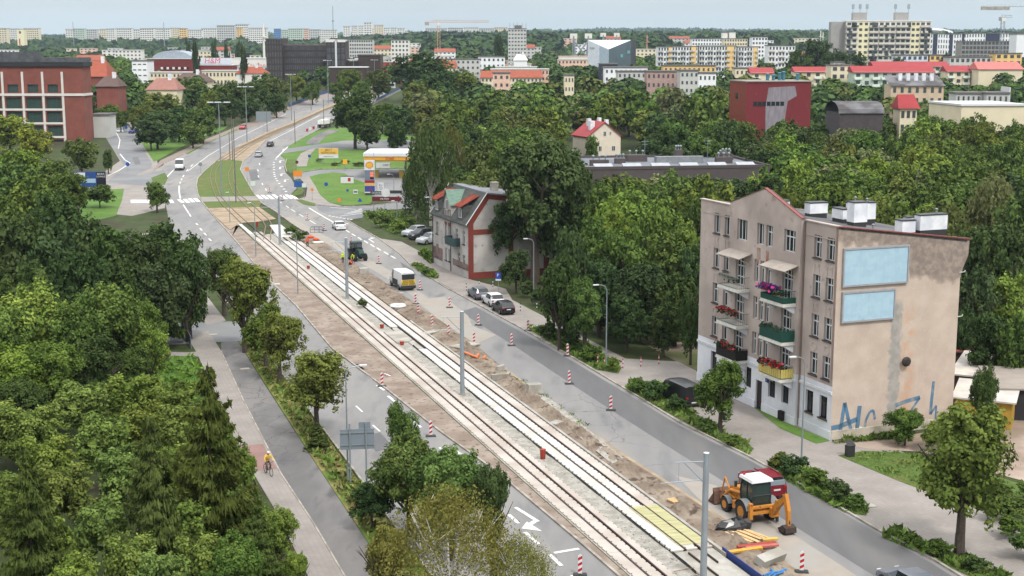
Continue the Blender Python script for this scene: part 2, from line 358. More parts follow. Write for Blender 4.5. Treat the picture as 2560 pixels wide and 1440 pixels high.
RR = W(('u', 45, 49.3), (2335, 1402), (2200, 1330), (2000, 1213), (1870, 1142), (1700, 1058), (1560, 972), (1440, 900), (1300, 820), (1190, 760), (1115, 720), (1030, 667), (1000, 636), (947, 597), (890, 565), (866, 549), (800, 517), (741, 499), (727, 486), (742, 471), (728, 446), (714, 432), (710, 415), (713, 400), (702, 390), (720, 366), (760, 343), (800, 322), (850, 297), (890, 278), (930, 258), (985, 232))
LR = W(('u', 45, 30.7), (1545, 1440), (1430, 1340), (1240, 1180), (1100, 1080), (950, 962), (830, 872), (740, 765), (660, 690), (600, 615), (580, 592), (541, 549), (517, 520), (500, 499), (494, 481), (491, 464), (494, 447), (509, 430), (541, 403), (556, 388), (619, 353), (669, 330), (736, 303), (800, 273), (880, 240), (935, 224))
LL = W(('u', 45, 20.2), ('u', 100, 20.3), ('u', 150, 20.2), ('u', 185, 19.8), (432, 600), (424, 560), (416, 520), (410, 490), (403, 462), (404, 440), (409, 409), (448, 392), (517, 358), (548, 344), (595, 321), (666, 306), (728, 271), (800, 246), (860, 232), (910, 220))
sheet('right_carriageway', RL + RR[::-1], .03, M_ASPH, 'dusty grey asphalt carriageway right of the tram tracks')
sheet('left_carriageway', LL + LR[::-1], .03, M_ASPH, 'grey asphalt carriageway left of the tram tracks')
# newer darker asphalt lane along the right kerb
for px, lb in ((((330, 395), (345, 392), (352, 410), (338, 412)), 'in the left street'), (((700, 700), (735, 720), (760, 752), (725, 733)), 'beside the dirt strip'), (((905, 1090), (950, 1082), (985, 1120), (940, 1130)), 'by the road sign'), (((1000, 655), (1030, 672), (1042, 690), (1010, 674)), 'near the kerb before the van'), (((620, 425), (640, 423), (650, 450), (628, 452)), 'in the right lane of the curve')): sheet('asphalt_patch', W(*px), .039, M_ASPHD, 'dark repair patch in the asphalt ' + lb)
ov = W((1150, 780), (1290, 868), (1430, 962), (1565, 1050), (1730, 1155), (2000, 1325), (2200, 1450)) + [uv(45, 45.6)]
ovr = [uv(45, 48.6)] + W((2330, 1410), (2200, 1338), (2000, 1222), (1870, 1150), (1700, 1066), (1560, 981), (1440, 909), (1300, 829), (1190, 768))
sheet('asphalt_overlay', ov + ovr, .036, M_ASPHD, 'darker newer asphalt lane beside the right kerb')
sheet('dust_edge', W((1260, 918), (1420, 1037), (1560, 1135), (1750, 1255), (1990, 1420)) + [uv(60, 41.6), uv(60, 40.6)] + W((1970, 1432), (1730, 1265), (1540, 1143), (1400, 1046), (1240, 925)), .04, M_SAND, 'sandy strip along the edge of the carriageway')
sheet('dust_patch', W((1040, 752), (1110, 742), (1170, 790), (1180, 815), (1240, 838), (1190, 862), (1104, 806)), .042, M_DUST, 'pale dusty concrete patch beside the road works')
sheet('dust_patch', W((1690, 1190), (1790, 1215), (2080, 1400), (2140, 1440)) + [uv(62, 43.5), uv(62, 41.8)] + W((1990, 1425), (1760, 1262)), .042, M_DUST, 'pale dusty road surface around the backhoe loader')
sheet('tack_strip', W((700, 540), (730, 545), (1000, 690), (1100, 770), (1060, 760), (960, 692), (800, 600)), .041, M_DUST, 'worn pale strip of asphalt beside the tractor')
# far track bed between the carriageways, rising to the viaduct
sheet('track_bed_far', W((541, 403), (556, 388), (619, 353), (669, 330), (736, 303), (800, 273), (880, 240), (935, 224), (945, 229), (900, 245), (850, 262), (800, 283), (712, 325), (665, 350), (634, 381), (608, 403), (580, 400)), .06, M_SAND, 'sandy tram track bed rising towards the viaduct')
sheet('median_lawn', W((517, 520), (500, 499), (494, 481), (491, 464), (494, 447), (509, 430), (541, 403), (580, 398), (608, 403), (601, 424), (609, 439), (634, 483), (654, 508), (645, 520)), .05, M('median_grass', C(100, 112, 56), .95, .2, .8, col2=C(90, 116, 48), sc2=.1, col3=C(124, 114, 72), sc3=.5), 'grass between the old tram tracks past the crossing')
sheet('crossing_path', W((500, 493), (639, 491), (648, 502), (506, 505)), .07, M_PAVE, 'pale footpath across the tram tracks')
sheet('sand_patch', W((520, 521), (648, 518), (690, 548), (640, 556), (600, 558), (575, 575), (541, 545)), .07, M_SAND, 'pale sand where the old and new tracks meet')
# side streets and petrol station ground
sheet('station_lawn', W((700, 370), (760, 335), (840, 318), (960, 330), (1060, 345), (1080, 420), (1060, 428), (740, 436), (715, 425)), .012, M_LAWN, 'bright lawn around the petrol station')
sheet('forecourt', W((733, 436), (800, 425), (900, 423), (1070, 423), (1075, 500), (1000, 506), (900, 500), (760, 445), (735, 450)), .03, M_ASPHF, 'grey petrol station forecourt')
sheet('forecourt_lawn', W((773, 442), (800, 435), (835, 431), (862, 434), (880, 446), (900, 453), (922, 460), (933, 500), (925, 510), (880, 514), (850, 513), (822, 506), (800, 488), (788, 465)), .05, M_LAWN, 'mown lawn in front of the petrol station')
sheet('side_street', W((787, 512), (840, 517), (919, 516), (1000, 506), (1080, 498), (1085, 518), (1010, 522), (915, 530), (905, 545), (868, 550), (800, 530)), .034, M_ASPHF, 'side street joining by the petrol station')
sheet('station_path', W((750, 446), (773, 441), (788, 465), (800, 488), (824, 507), (862, 517), (787, 513), (741, 499), (765, 492), (768, 470)), .045, M_PAVE, 'paved path beside the forecourt lawn')
sheet('station_path', W((740, 417), (742, 400), (752, 384), (773, 374), (790, 371), (778, 384), (770, 400), (767, 416)), .045, M_PAVE, 'paved path by the yellow billboard')
sheet('cycle_path_far', W((764, 361), (772, 350), (794, 336), (822, 325), (850, 326), (818, 339), (802, 352), (796, 360)), .045, M_CYC, 'asphalt path curving past the parked truck')
sheet('station_drive', W((704, 384), (716, 372), (790, 362), (860, 352), (1060, 350), (1060, 372), (880, 374), (790, 372), (745, 378)), .04, M_ASPHF, 'driveway into the petrol station')
sheet('verge_island', W((716, 400), (740, 398), (742, 418), (738, 430), (718, 428), (712, 414)), .08, M_GRASS, 'small grass island by the petrol station entrance')
sheet('verge_island', W((728, 487), (744, 474), (742, 462), (752, 463), (760, 478), (755, 486), (735, 491)), .08, M_GRASS, 'small grass island before the zebra crossing')
sheet('verge_island', W((741, 501), (752, 499), (790, 510), (787, 516), (760, 512)), .08, M_GRASS, 'narrow grass island at the side street mouth')
# left junction
sheet('corner_pavement', W((200, 500), (240, 445), (300, 402), (282, 372), (255, 330), (270, 316), (330, 305), (380, 330), (396, 420), (448, 392), (420, 430), (412, 520), (330, 540), (230, 530)), .02, M_PAVE, 'pale paving at the left street corner')
sheet('left_street', W((408, 470), (330, 462), (262, 458), (300, 428), (308, 410), (292, 385), (265, 345), (248, 325), (248, 306), (320, 306), (345, 325), (352, 350), (365, 385), (380, 408), (378, 420), (350, 432), (340, 440), (409, 425)), .034, M_ASPHF, 'side street on the left with a centre line')
sheet('left_pavement', W((380, 432), (400, 402), (455, 376), (520, 346), (565, 328), (610, 308), (664, 296), (728, 262), (800, 236), (860, 222), (900, 214), (905, 221), (860, 233), (800, 247), (728, 272), (666, 307), (548, 344), (517, 358), (448, 392), (409, 409)), .05, M('pavers_brown', C(150, 136, 128), .92, .08, .8), 'brownish paved walk beside the left carriageway')
sheet('roadside_grass', W((462, 383), (520, 355), (560, 337), (590, 322), (594, 326), (548, 345), (517, 359), (470, 386)), .07, M_LAWN, 'grass strip beside the left carriageway')
sheet('roadside_grass', W((350, 352), (395, 345), (460, 335), (530, 322), (575, 312), (560, 324), (500, 345), (440, 375), (400, 398), (385, 405), (372, 385)), .06, M_LAWN, 'grass under the roundabout trees')
sheet('traffic_island', W((378, 445), (412, 432), (420, 445), (412, 462), (385, 466)), .06, M_GRASS, 'grass triangle at the left junction')
sheet('corner_lawn', W((200, 478), (310, 472), (305, 500), (290, 540), (200, 560)), .05, M_LAWN, 'lawn below the blue billboard')
# near left: footway, cycle path, verge
sheet('left_footway', [uv(45, 13.2), uv(90, 13.3), uv(105, 12.9), uv(142, 13.4), uv(150, 13.2), uv(153, 15.8), uv(142, 15.9), uv(120, 15.3), uv(98, 15.0), uv(86, 15.3), uv(45, 15.5)], .04, M_PAVE, 'pale slab footway with a cyclist on it')
sheet('cycle_path', [uv(45, 15.55), uv(86, 15.35), uv(98, 15.05), uv(120, 15.35), uv(142, 15.95), uv(146, 16.4), uv(147, 18.2), uv(125, 18.0), uv(100, 17.9), uv(45, 17.9)], .034, M_CYC, 'dark patched asphalt cycle path left of the verge')
sheet('red_paving', [uv(99, 13.0), uv(106, 12.9), uv(106, 14.9), uv(99, 14.9)], .046, M_PAVER, 'reddish block paving band across the footway')
sheet('left_verge', [uv(45, 17.95), uv(100, 17.95), uv(146, 18.25), uv(146, 20.1), uv(45, 20.1)], .03, M_DRY, 'verge of dry and green grass with street trees')
sheet('driveway', [uv(147, 4), uv(146, 20.4), uv(157, 20.4), uv(161, 4)], .036, M_ASPHF, 'asphalt driveway crossing the footway')
sheet('left_footway', [uv(156, 16), uv(240, 14), uv(240, 17), uv(158, 18.4)], .042, M_PAVE, 'pale footway continuing behind the roadside trees')
sheet('garden_lawn', W((380, 905), (395, 888), (480, 890), (505, 950), (520, 985), (430, 985), (400, 950)), .03, M_LAWN, 'bright lawn behind the spruce')
sheet('garden_lawn', W((400, 880), (415, 820), (445, 800), (460, 850), (425, 860)), .03, M_LAWN, 'clipped grass by the blue fence')
sheet('garden_path', W((385, 890), (395, 880), (470, 882), (492, 880), (495, 893), (480, 891)), .05, M_PAVE, 'narrow garden path to the footway')
# near right: pavement, verges, yard
sheet('right_pavement', [uv(45, 49.4), uv(100, 49.4), uv(140, 49.3), uv(181, 49.1), uv(215, 50.4), uv(222, 51), uv(216, 54), uv(195, 54), uv(178, 53.4), uv(168, 56), uv(160, 54.2), uv(125, 54.5), uv(122, 59), uv(92, 58.5), uv(90, 62), uv(45, 62)], .025, M_PAVE, 'wide pale pavement in front of the tenement')
sheet('yard', [uv(118, 58.7), uv(150, 60), uv(150, 90), uv(118, 90)], .015, M('yard_earth', C(150, 134, 120), .97, .2, .6, col2=C(104, 110, 62), sc2=.15), 'bare earth yard beside the tenement')
sheet('yard_right', W((2080, 1103), (2250, 1092), (2560, 1040), (2700, 1090), (2700, 1240), (2470, 1180), (2300, 1130), (2180, 1125)), .035, M('earth_path', C(186, 168, 154), .97, .12, .5, col2=C(150, 132, 116), sc2=.2), 'worn earth path at the end of the tenement')
sheet('right_lawn', W((2095, 1140), (2160, 1128), (2300, 1135), (2470, 1185), (2700, 1260), (2700, 1420), (2560, 1300), (2400, 1260), (2250, 1205)), .045, M_GRASS, 'lawn between the pavement and the hedge')
VERGES = [('weedy verge between the kerb and the black van', [(1556, 972), (1585, 950), (1640, 960), (1700, 985), (1730, 1030), (1800, 1075), (1885, 1122), (1870, 1140), (1800, 1105), (1700, 1050), (1600, 995)]),
          ('weedy verge beside the maroon car', [(1920, 1168), (1950, 1148), (2010, 1172), (2100, 1222), (2175, 1268), (2165, 1290), (2110, 1282), (2010, 1228), (1960, 1200)]),
          ('weedy verge under the big lime tree', [(2205, 1345), (2240, 1326), (2330, 1362), (2430, 1400), (2560, 1465), (2700, 1540), (2700, 1580), (2450, 1455), (2330, 1398)]),
          ('weedy verge by the red-white posts', [(1318, 822), (1350, 815), (1420, 838), (1500, 880), (1555, 920), (1545, 935), (1490, 925), (1400, 872)]),
          ('grass strip before the brick-edged house', [(1028, 666), (1045, 662), (1090, 685), (1097, 696), (1075, 698)]),
          ('overgrown corner by the brown direction signs', [(905, 532), (950, 526), (1000, 528), (1040, 560), (1030, 585), (1005, 592), (960, 574), (915, 548)]),
          ('grass at the foot of the brick-edged house', [(1045, 635), (1062, 626), (1090, 640), (1095, 655), (1075, 660)])]
for lb, px in VERGES: sheet('verge', W(*px), .06, M_GRASS, lb)
sheet('base_grass', W((1885, 1020), (1905, 1020), (1960, 1055), (2075, 1103), (2040, 1110), (1950, 1072)), .05, M_LAWN, 'strip of grass along the tenement wall')
# dirt beside the tracks: graded strip on the left, churned heaps on the right
dl = [uv(45, 30.75)] + LR[1:13] + W((520, 522), (541, 546), (575, 576), (600, 562)) + [uv(247, 31.2), uv(45, 31.45)]
sheet('dirt_strip', dl, .05, M_DIRTL, 'graded pale earth strip left of the tracks')
def fbm(x, y, s):
    return sum(math.sin(x * k * 1.7 + s * 3.1 + 2 * math.sin(y * k * 1.3 + s)) * math.cos(y * k * 1.9 + s * 1.7 + 1.6 * math.sin(x * k * .9)) / k ** .8 for k in (1, 2.1, 4.3, 7.7)) / 2
def churned():
    pu = [p @ Vector((-SA, CA, 0)) for p in RL]; pv = [p @ Vector((CA, SA, 0)) for p in RL]
    us = np.arange(48, 236, .45); nv = 15; vs_ = []; fs = []; pu_, pv_ = np.array(pu), np.array(pv); o = np.argsort(pu_)
    for u in us:
        vr = float(np.interp(u, pu_[o], pv_[o])) - .05
        vl = 38.62
        for j in range(nv):
            t = j / (nv - 1); v = vl + (vr - vl) * t; e_ = min(1, 4 * t, 5 * (1 - t)) ; k = 1.0 if u < 205 else max(0, 1 - (u - 205) / 20)
            ridge = .32 * math.exp(-((t - .62) / .18) ** 2) * max(0, min(1, fbm(u * .13, 3, 5) + .6))
            z = .055 + k * e_ * max(-.03, .16 * fbm(u * .55, v * .75, 2) + .09 * fbm(u * 1.5, v * 1.7, 9) + .07 * random.uniform(-1, 1) + ridge + .1)
            p = uv(u, v); vs_.append((p.x, p.y, max(.05, z)))
    n = len(us)
    for i in range(n - 1):
        for j in range(nv - 1): a = i * nv + j; fs.append((a, a + 1, a + nv + 1, a + nv))
    o = MB().add(vs_, fs).build('churned_earth', M_DIRT, smooth=False); tag(o, 'churned brown earth heaps between right track and road', kind='structure')
churned()
sheet('gravel_patch', W((1330, 985), (1375, 1000), (1480, 1085), (1560, 1150), (1530, 1165), (1440, 1090), (1340, 1010)), .16, M_GRAVEL, 'patch of grey stone beside the right track')
# ---------------------------------------------------------------- kerbs
def kerb(pts, label, w=.18, h=.12, off=.03):
    m = MB(); strip_mesh(m, dense(pts, 3), w, off, h); tag(m.build('kerb', M_KERB), label, kind='structure')
kerb([uv(45, 49.4)] + RR[1:16], 'stone kerb along the right pavement')
kerb(LR[:15], 'stone kerb between left carriageway and dirt strip')
kerb(LR[14:], 'pale kerb of the left carriageway up to the viaduct', .25)
kerb(RL[12:], 'pale kerb of the right carriageway up to the viaduct', .25)
kerb(LL[:4], 'kerb along the tree verge', .15)
kerb(LL[10:15], 'kerb beside the roundabout grass', .15)
kerb(W((787, 513), (840, 517), (919, 516), (1000, 506), (1070, 500)), 'kerb around the forecourt lawn', .2, .14)
kerb(W((735, 434), (800, 423), (900, 421), (1065, 421)), 'kerb behind the petrol station driveway', .2, .14)
kerb(W((717, 398), (712, 414), (717, 430), (738, 433)), 'kerb of the grass island', .2, .14)
kerb([uv(45, 15.5), uv(86, 15.3), uv(98, 15.0), uv(120, 15.3), uv(142, 15.9)], 'edging stones between footway and cycle path', .12, .03, .04)
# ---------------------------------------------------------------- painted markings
mk = MB()
def dash(a, b, w=.16, off=.05): strip_mesh(mk, [gp(*a), gp(*b)], w, off)
def line(px, w=.16, off=.05): strip_mesh(mk, dense(W(*px), 5), w, off)
for a, b in (((891, 912), (910, 925)), ((917, 937), (934, 950)), ((942, 964), (961, 977)), ((970, 991), (987, 1005)), ((1035, 1055), (1052, 1070)), ((1100, 1120), (1118, 1136)), ((1138, 1128), (1160, 1142)), ((1272, 1288), (1296, 1310)), ((1312, 1332), (1347, 1362)), ((1374, 1388), (1404, 1416)), ((1430, 1440), (1460, 1468))): dash(a, b, .26)
for a, b in (((890, 1016), (906, 1031)), ((932, 1064), (950, 1080)), ((980, 1120), (1000, 1142)), ((1030, 1175), (1052, 1200))): dash(a, b, .16)
for k in range(8):
    a = [(865, 576), (879, 585), (895, 594), (910, 602), (926, 611), (942, 620), (960, 630), (977, 640)][k]; b = [(874, 582), (889, 591), (904, 600), (920, 609), (936, 618), (952, 627), (971, 637), (989, 647)][k]; dash(a, b, .26)
line([(772, 520), (800, 537), (835, 557)], .3)
for a, b in (((697, 504), (704, 508)), ((728, 524), (738, 530)), ((748, 536), (758, 542)), ((768, 548), (790, 561)), ((715, 515), (722, 520))): dash(a, b, .2)
for x, y in ((641, 488), (655, 488), (669, 488), (683, 487), (702, 488), (715, 487), (728, 488)): dash((x, y), (x + 14, y + 10), .75)
for a, b in (((447, 499), (457, 507)), ((461, 498), (471, 507)), ((474, 497), (484, 506)), ((487, 496), (497, 505)), ((426, 500), (431, 508))): dash(a, b, .8)
for a, b in (((460, 438), (457, 443)), ((455, 447), (453, 451)), ((451, 455), (450, 459)), ((473, 535), (477, 542)), ((490, 559), (495, 563)), ((500, 571), (505, 577)), ((510, 583), (516, 589)), ((522, 597), (528, 603)), ((470, 423), (466, 429)), ((482, 412), (477, 417))): dash(a, b, .26)
line([(448, 465), (448, 481), (451, 497)], .28); dash((458, 512), (472, 534), .26); line([(437, 422), (420, 440), (406, 458)], .28)
for p in ((694, 392), (689, 399), (684, 407), (683, 413), (684, 419), (684, 425), (684, 432), (685, 437), (686, 442), (689, 448), (692, 453), (697, 460), (703, 467), (709, 474), (714, 480)):
    q = gp(*p); strip_mesh(mk, [q, q + Vector((0, 1.2, 0))], .5, .05)
for p in ((648, 408), (644, 424), (645, 439), (655, 458), (664, 472)): dash(p, (p[0] + 2, p[1] + 5), .2)
for p in ((708, 376), (700, 405), (700, 421), (703, 438), (712, 453)): line([(p[0], p[1] + 2), (p[0] + 1, p[1] - 3), (p[0] + 10, p[1] - 4)], .4)
line([(720, 367), (700, 386), (690, 396)], .3); line([(666, 332), (600, 362), (556, 388), (530, 412)], .22); line([(715, 285), (669, 309), (595, 345), (520, 390), (470, 428)], .2); line([(800, 288), (720, 330), (665, 358)], .2)
line([(300, 385), (312, 400), (325, 408), (300, 425), (270, 440)], .3); line([(262, 320), (290, 330), (300, 350), (296, 372)], .25)
for k in range(4): dash((276 + 9 * k, 326), (279 + 9 * k, 330), 1.0); dash((334 + 13 * k, 500), (335 + 13 * k, 508), 1.2)
for k in range(5): dash((860 + 9 * k, 536 - 3 * k), (905 + 0 * k, 530 - 2 * k), .25)
dash((825, 519), (890, 524), .3); dash((850, 541), (905, 534), .3)
for k in range(7): dash((822 + 9 * k, 540 + k * 1.5), (826 + 9 * k, 541 + k * 1.5), .5)
# lane arrows
def arrow(a, b, side, s=1.0):
    p, q = gp(*a), gp(*b); d = (q - p).normalized(); n_ = Vector((-d.y, d.x, 0)) * side; L_ = (q - p).length
    strip_mesh(mk, [p, p + d * L_ * .6], .22 * s, .05); e_ = p + d * L_ * .55
    strip_mesh(mk, [e_, e_ + d * L_ * .12 + n_ * .75 * s], .3 * s, .051)
    c = e_ + d * L_ * .12 + n_ * .55 * s; z = Vector((0, 0, .052))
    mk.add([Vector((v.x, v.y, TZ(v.x, v.y))) + z for v in (c - d * .55 * s, c + n_ * .75 * s + d * .3, c + d * 1.1 * s)], [(0, 1, 2)])
arrow((1289, 1270), (1385, 1330), -1, 1.25); arrow((935, 607), (913, 592), -1); arrow((836, 556), (868, 562), 1, .8)
q = gp(1385, 1384); strip_mesh(mk, [q, q + Vector((1.6, .75, 0))], .3, .05)
tag(mk.build('road_marking', M_MARK), 'white painted lane dashes, arrows and crossings on the roads', kind='structure')
m = MB(); q = gp(833, 512 + 452)  # manhole lids on the cycle path
for px in ((612, 923), (533, 837), (1270, 2000), (2172, 1266), (1000, 733)):
    if px[1] < 1440:
        p = gp(*px); c = Matrix.Rotation(ANG, 4, 'Z')
        lid = MB().obox((0, 0, 0), .9, .7, .02).build('manhole_cover', M_CONC, None, (p.x, p.y, p.z + .055), (0, 0, ANG)); tag(lid, {612: 'pale square manhole cover on the cycle path', 533: 'manhole cover near the walking pedestrian', 2172: 'manhole cover on the pavement by the hedge verge', 1000: 'manhole cover at the edge of the churned earth'}[px[0]], 'manhole cover')
# ================================================================ tram track
M_SLAB = M('track_slab', C(206, 198, 190), .88, .06, .9, col2=C(190, 178, 168), sc2=.3)
M_SLABW = M('track_slab_new', C(220, 218, 214), .85, .05, .9, col2=C(204, 200, 194), sc2=.4)
M_RAIL = M('rail_steel', C(70, 46, 38), .55, .2, 3, spec=.5, metal=.4)
M_FELT = flat('black_membrane', (.014, .014, .015), .7)
PL, PITCH = 6.15, .75
def toothed(w, tl, tr, h=.16):
    """track slab panel: length along +x, teeth on the sides that meet a rail"""
    m = MB(); n = int(PL / PITCH); lft = []; rgt = []
    def side(t, y, s):
        pts = [(.012, y)]
        if t:
            for k in range(n):
                x = .25 + k * PITCH; pts += [(x, y), (x, y - s * .085), (x + .2, y - s * .085), (x + .2, y)]
        return pts + [(PL - .012, y)]
    rgt = side(tr, -w / 2, -1); lft = side(tl, w / 2, 1)
    m.prism(rgt + lft[::-1], 0, h); return m.mesh('slab', None if False else [M_SLAB])
trk = empty('tram_track', uv(60, 34), 0, 'new twin tram track of pale concrete slabs with dark rails'); trk['kind'] = 'structure'
O0 = trk.location
def tp(u, v, z): p = uv(u, v, z); return p - O0
HEAD = STREET
u_end = 248
for side_, (vl, zt, strips, us, ue, mt) in {'left': (32.95, .12, ((-.94, .80, 0, 1), (0, .74, 1, 1), (.82, .60, 1, 0)), 44.0, 232, M_SLAB), 'right': (36.8, .25, ((-.98, .84, 0, 1), (0, .74, 1, 1), (.98, .84, 1, 0)), 73.5, 226, M_SLABW)}.items():
    for off, wd, tl, tr in strips:
        me = toothed(wd, tr, tl, zt - .03 if False else .1); me.materials[0] = mt if side_ == 'left' or off < .5 else M_SLAB
        u = us
        while u < ue - PL + .1:
            if not (side_ == 'right' and off < -.5 and 137.5 < u + PL / 2 < 146):
                o = link('slab', me, trk, tp(u, vl + off + random.uniform(-.006, .006), zt - .1 + random.uniform(-.006, .006)), (0, 0, HEAD))
            u += PL
    # bed under the slabs, rails, rubber strips
    b = MB()
    for r_ in (-.5, .5):
        p, q = tp(us, vl + r_, 0), tp(ue + (16 if side_ == 'left' else 0), vl + r_, 0); d = (q - p); L_ = d.length
        rm = MB().obox((L_ / 2, 0, zt + .0), L_, .1, .1); o = rm.build('rail', M_RAIL, trk, p, (0, 0, HEAD))
        sm = MB().obox((L_ / 2, 0, zt - .06), L_, .24, .05); sm.build('rail_bed', M('rail_bed', C(48, 40, 36), .9, .3, 5), trk, p, (0, 0, HEAD))
L_ = 188
for (v0, v1, z, m_, nm, ua, ub) in ((31.5, 34.1, .035, M_CONC, 'foundation', 44, 236), (35.45, 38.2, .13, M_CONC, 'foundation', 60, 232)):
    bx = MB().prism([tp(ua, v0, 0)[:2], tp(ua, v1, 0)[:2], tp(ub, v1, 0)[:2], tp(ub, v0, 0)[:2]], .01, z); bx.build(nm, m_, trk, (0, 0, 0))
gb = MB(); gv = []; gn = 300
for i in range(gn + 1):
    u = 44 + (232 - 44) * i / gn
    for j in range(5): v = 34.08 + 1.3 * j / 4; p = tp(u, v, .045 + .05 * abs(fbm(u * 1.3, v * 3, 4)) + random.uniform(0, .035)); gv.append(p)
gb.add(gv, [(i * 5 + j, i * 5 + j + 1, (i + 1) * 5 + j + 1, (i + 1) * 5 + j) for i in range(gn) for j in range(4)]); gb.build('gravel_bed', M_GRAVEL, trk)
fb = MB()      # black membrane standing along the right slab
pts = [(u, 35.4 + .04 * math.sin(u * .7) + .02 * math.sin(u * 2.3)) for u in np.arange(70, 226, 1.5) if not 138.2 < u < 145.4]
for (a, va), (b_, vb) in zip(pts, pts[1:]):
    if b_ - a < 2: fb.add([tp(a, va - .05, .05), tp(b_, vb - .05, .05), tp(b_, vb + .02, .24), tp(a, va + .02, .24)], [(0, 1, 2, 3)])
fb.build('membrane', M_FELT, trk)
kb = MB()
for a, b_ in ((104, 135), (72, 104), (135, 150)):
    kb.add([tp(u, v, z) for u in (a, b_) for v in (38.3, 38.52) for z in (.05, .3)], [(0, 1, 3, 2), (4, 6, 7, 5), (1, 5, 7, 3), (2, 3, 7, 6), (0, 4, 5, 1)])
kb.build('edge_beam', M_CONC, trk)
cr_ = MB()     # concrete crossing pad between the tracks
cr_.prism([p[:2] for p in (tp(139, 34.1, 0), tp(139.4, 35.5, 0), tp(140.2, 36.1, 0), tp(145.2, 36.1, 0), tp(145, 34.1, 0))], .05, .22); cr_.build('crossing_pad', M_CONC, trk)
nw = MB(); nw.prism([p[:2] for p in (tp(226, 35.4, 0), tp(226, 38.4, 0), tp(243, 38.6, 0), tp(243, 36.6, 0))], .05, .25); nw.build('bare_slab', M_SLABW, trk)
wt = MB(); wt.prism([p[:2] for p in (tp(232, 31.5, 0), tp(232, 32.3, 0), tp(247, 32.2, 0), tp(248, 31.6, 0))], .05, .14); wt.build('edge_slab', M_SLABW, trk)
# yellow mat, open end of the right track with bare bars and blue boarding
ym = MB()
for i in range(14):
    u0 = 74.2 + i * .55; ym.add([tp(u, v, .27 + .006 * (i % 3)) for u in (u0, u0 + .54) for v in (36.15, 38.2)], [(0, 1, 3, 2)])
my = mat('yellow_mat', C(200, 196, 150), .9, .1, 6, stretch=(.4, 3, 1, ANG), col2=C(184, 180, 136), sc2=2)
tag(ym.build('curing_mat', my, None, O0), 'pale yellow mat laid over the right tram track', 'mat')
kb = MB()
for i in range(9):
    u = 68.5 - i * 1.1 + 2; kb.cyl(tp(u, 34.1, .2), tp(u + .1, 35.5, .22), .025, n=5)
kb.build('steel_bar', M('rust', C(150, 110, 84), .8, .2, 5), trk)
kb = MB(); kb.prism([p[:2] for p in (tp(52, 35.4, 0), tp(52, 38.2, 0), tp(73.4, 38.2, 0), tp(73.4, 35.4, 0))], .02, .1); kb.build('sub_slab', M_CONC, trk)
for v in (36.3, 37.3):
    p = tp(69 if v < 37 else 71, v, 0); rm = MB().obox((2, 0, .2), 4, .08, .12); rm.build('rail', M_RAIL, trk, p, (0, 0, HEAD))
bb = MB(); bb.add([tp(u, v, z) for u in (50, 72.6) for v in (38.4, 38.46) for z in (.03, .5)], [(0, 1, 3, 2), (4, 6, 7, 5), (1, 5, 7, 3), (2, 3, 7, 6), (0, 4, 5, 1)])
tag(bb.build('formwork_board', flat('blue_board', C(44, 66, 140), .6), None, O0), 'long blue formwork board at the end of the right track', 'formwork')
# old curved tracks
ot = empty('old_track', gp(560, 480), 0, 'old curved tram rails in the grass beyond the crossing'); ot['kind'] = 'structure'
for px in ([(541, 403), (530, 422), (525, 442), (530, 467), (539, 491), (556, 513), (580, 536), (605, 561)], [(553, 405), (540, 428), (539, 455), (551, 491), (575, 517), (619, 558)],
           [(580, 412), (571, 435), (573, 458), (583, 483), (619, 520), (656, 553), (664, 567), (661, 585), (659, 600)], [(592, 406), (583, 431), (586, 458), (601, 489), (634, 516), (672, 550), (681, 567), (677, 585), (676, 602)]):
    mb = MB(); strip_mesh(mb, [p - ot.location + Vector((0, 0, 0)) for p in dense(W(*px), 4)], .16, .1, .08)
    # strip_mesh reads terrain by world xy, so shift back
    mb = MB(); strip_mesh(mb, dense(W(*px), 4), .16, .07, .1); mb.v = [tuple(Vector(v) - ot.location) for v in mb.v]; mb.build('rail', M('rail_old', C(134, 116, 92), .7, .2, 2), ot)
for k in range(4):
    px = [(541 + 14 * k, 403 - 1 * k), (600 + 9 * k, 368 - 1 * k), (669 + 6 * k, 336), (740 + 4 * k, 307), (800 + 2 * k, 277 + k), (880, 243 + k), (930, 226 + k)]
    mb = MB(); strip_mesh(mb, dense(W(*px), 8), .14, .1, .08); mb.v = [tuple(Vector(v) - ot.location) for v in mb.v]; mb.build('rail', MATS['rail_old'], ot)
# ================================================================ windows
_WM = {}
def win_mesh(w, h, style):
    """white casement frame with mullions; outward is -y, sits from y=0 back"""
    k = (round(w, 2), round(h, 2), style)
    if k in _WM: return _WM[k]
    m = MB(); t = .075; d = .07
    m.box(0, t, 0, d, 0, h); m.box(w - t, w, 0, d, 0, h); m.box(t, w - t, 0, d, 0, t); m.box(t, w - t, 0, d, h - t, h)
    zt = h * .68
    if style in ('T', 'T3', 'D'):
        m.box(t, w - t, -.008, d, zt - .05, zt + .05)
        for x in ([w / 2] if style == 'T' else [w / 3, 2 * w / 3]): m.box(x - .045, x + .045, -.004, d, t, h - t)
    elif style == 'V': m.box(w / 2 - .045, w / 2 + .045, -.004, d, t, h - t)
    elif style == 'V3':
        for x in (w / 3, 2 * w / 3): m.box(x - .04, x + .04, -.004, d, t, h - t)
    if style == 'D': m.box(t, w - t, -.006, d, h * .28, h * .28 + .1)
    p = MB().box(t, w - t, .04, .05, t, h - t)
    _WM[k] = (m, p); return _WM[k]
_WO = {}
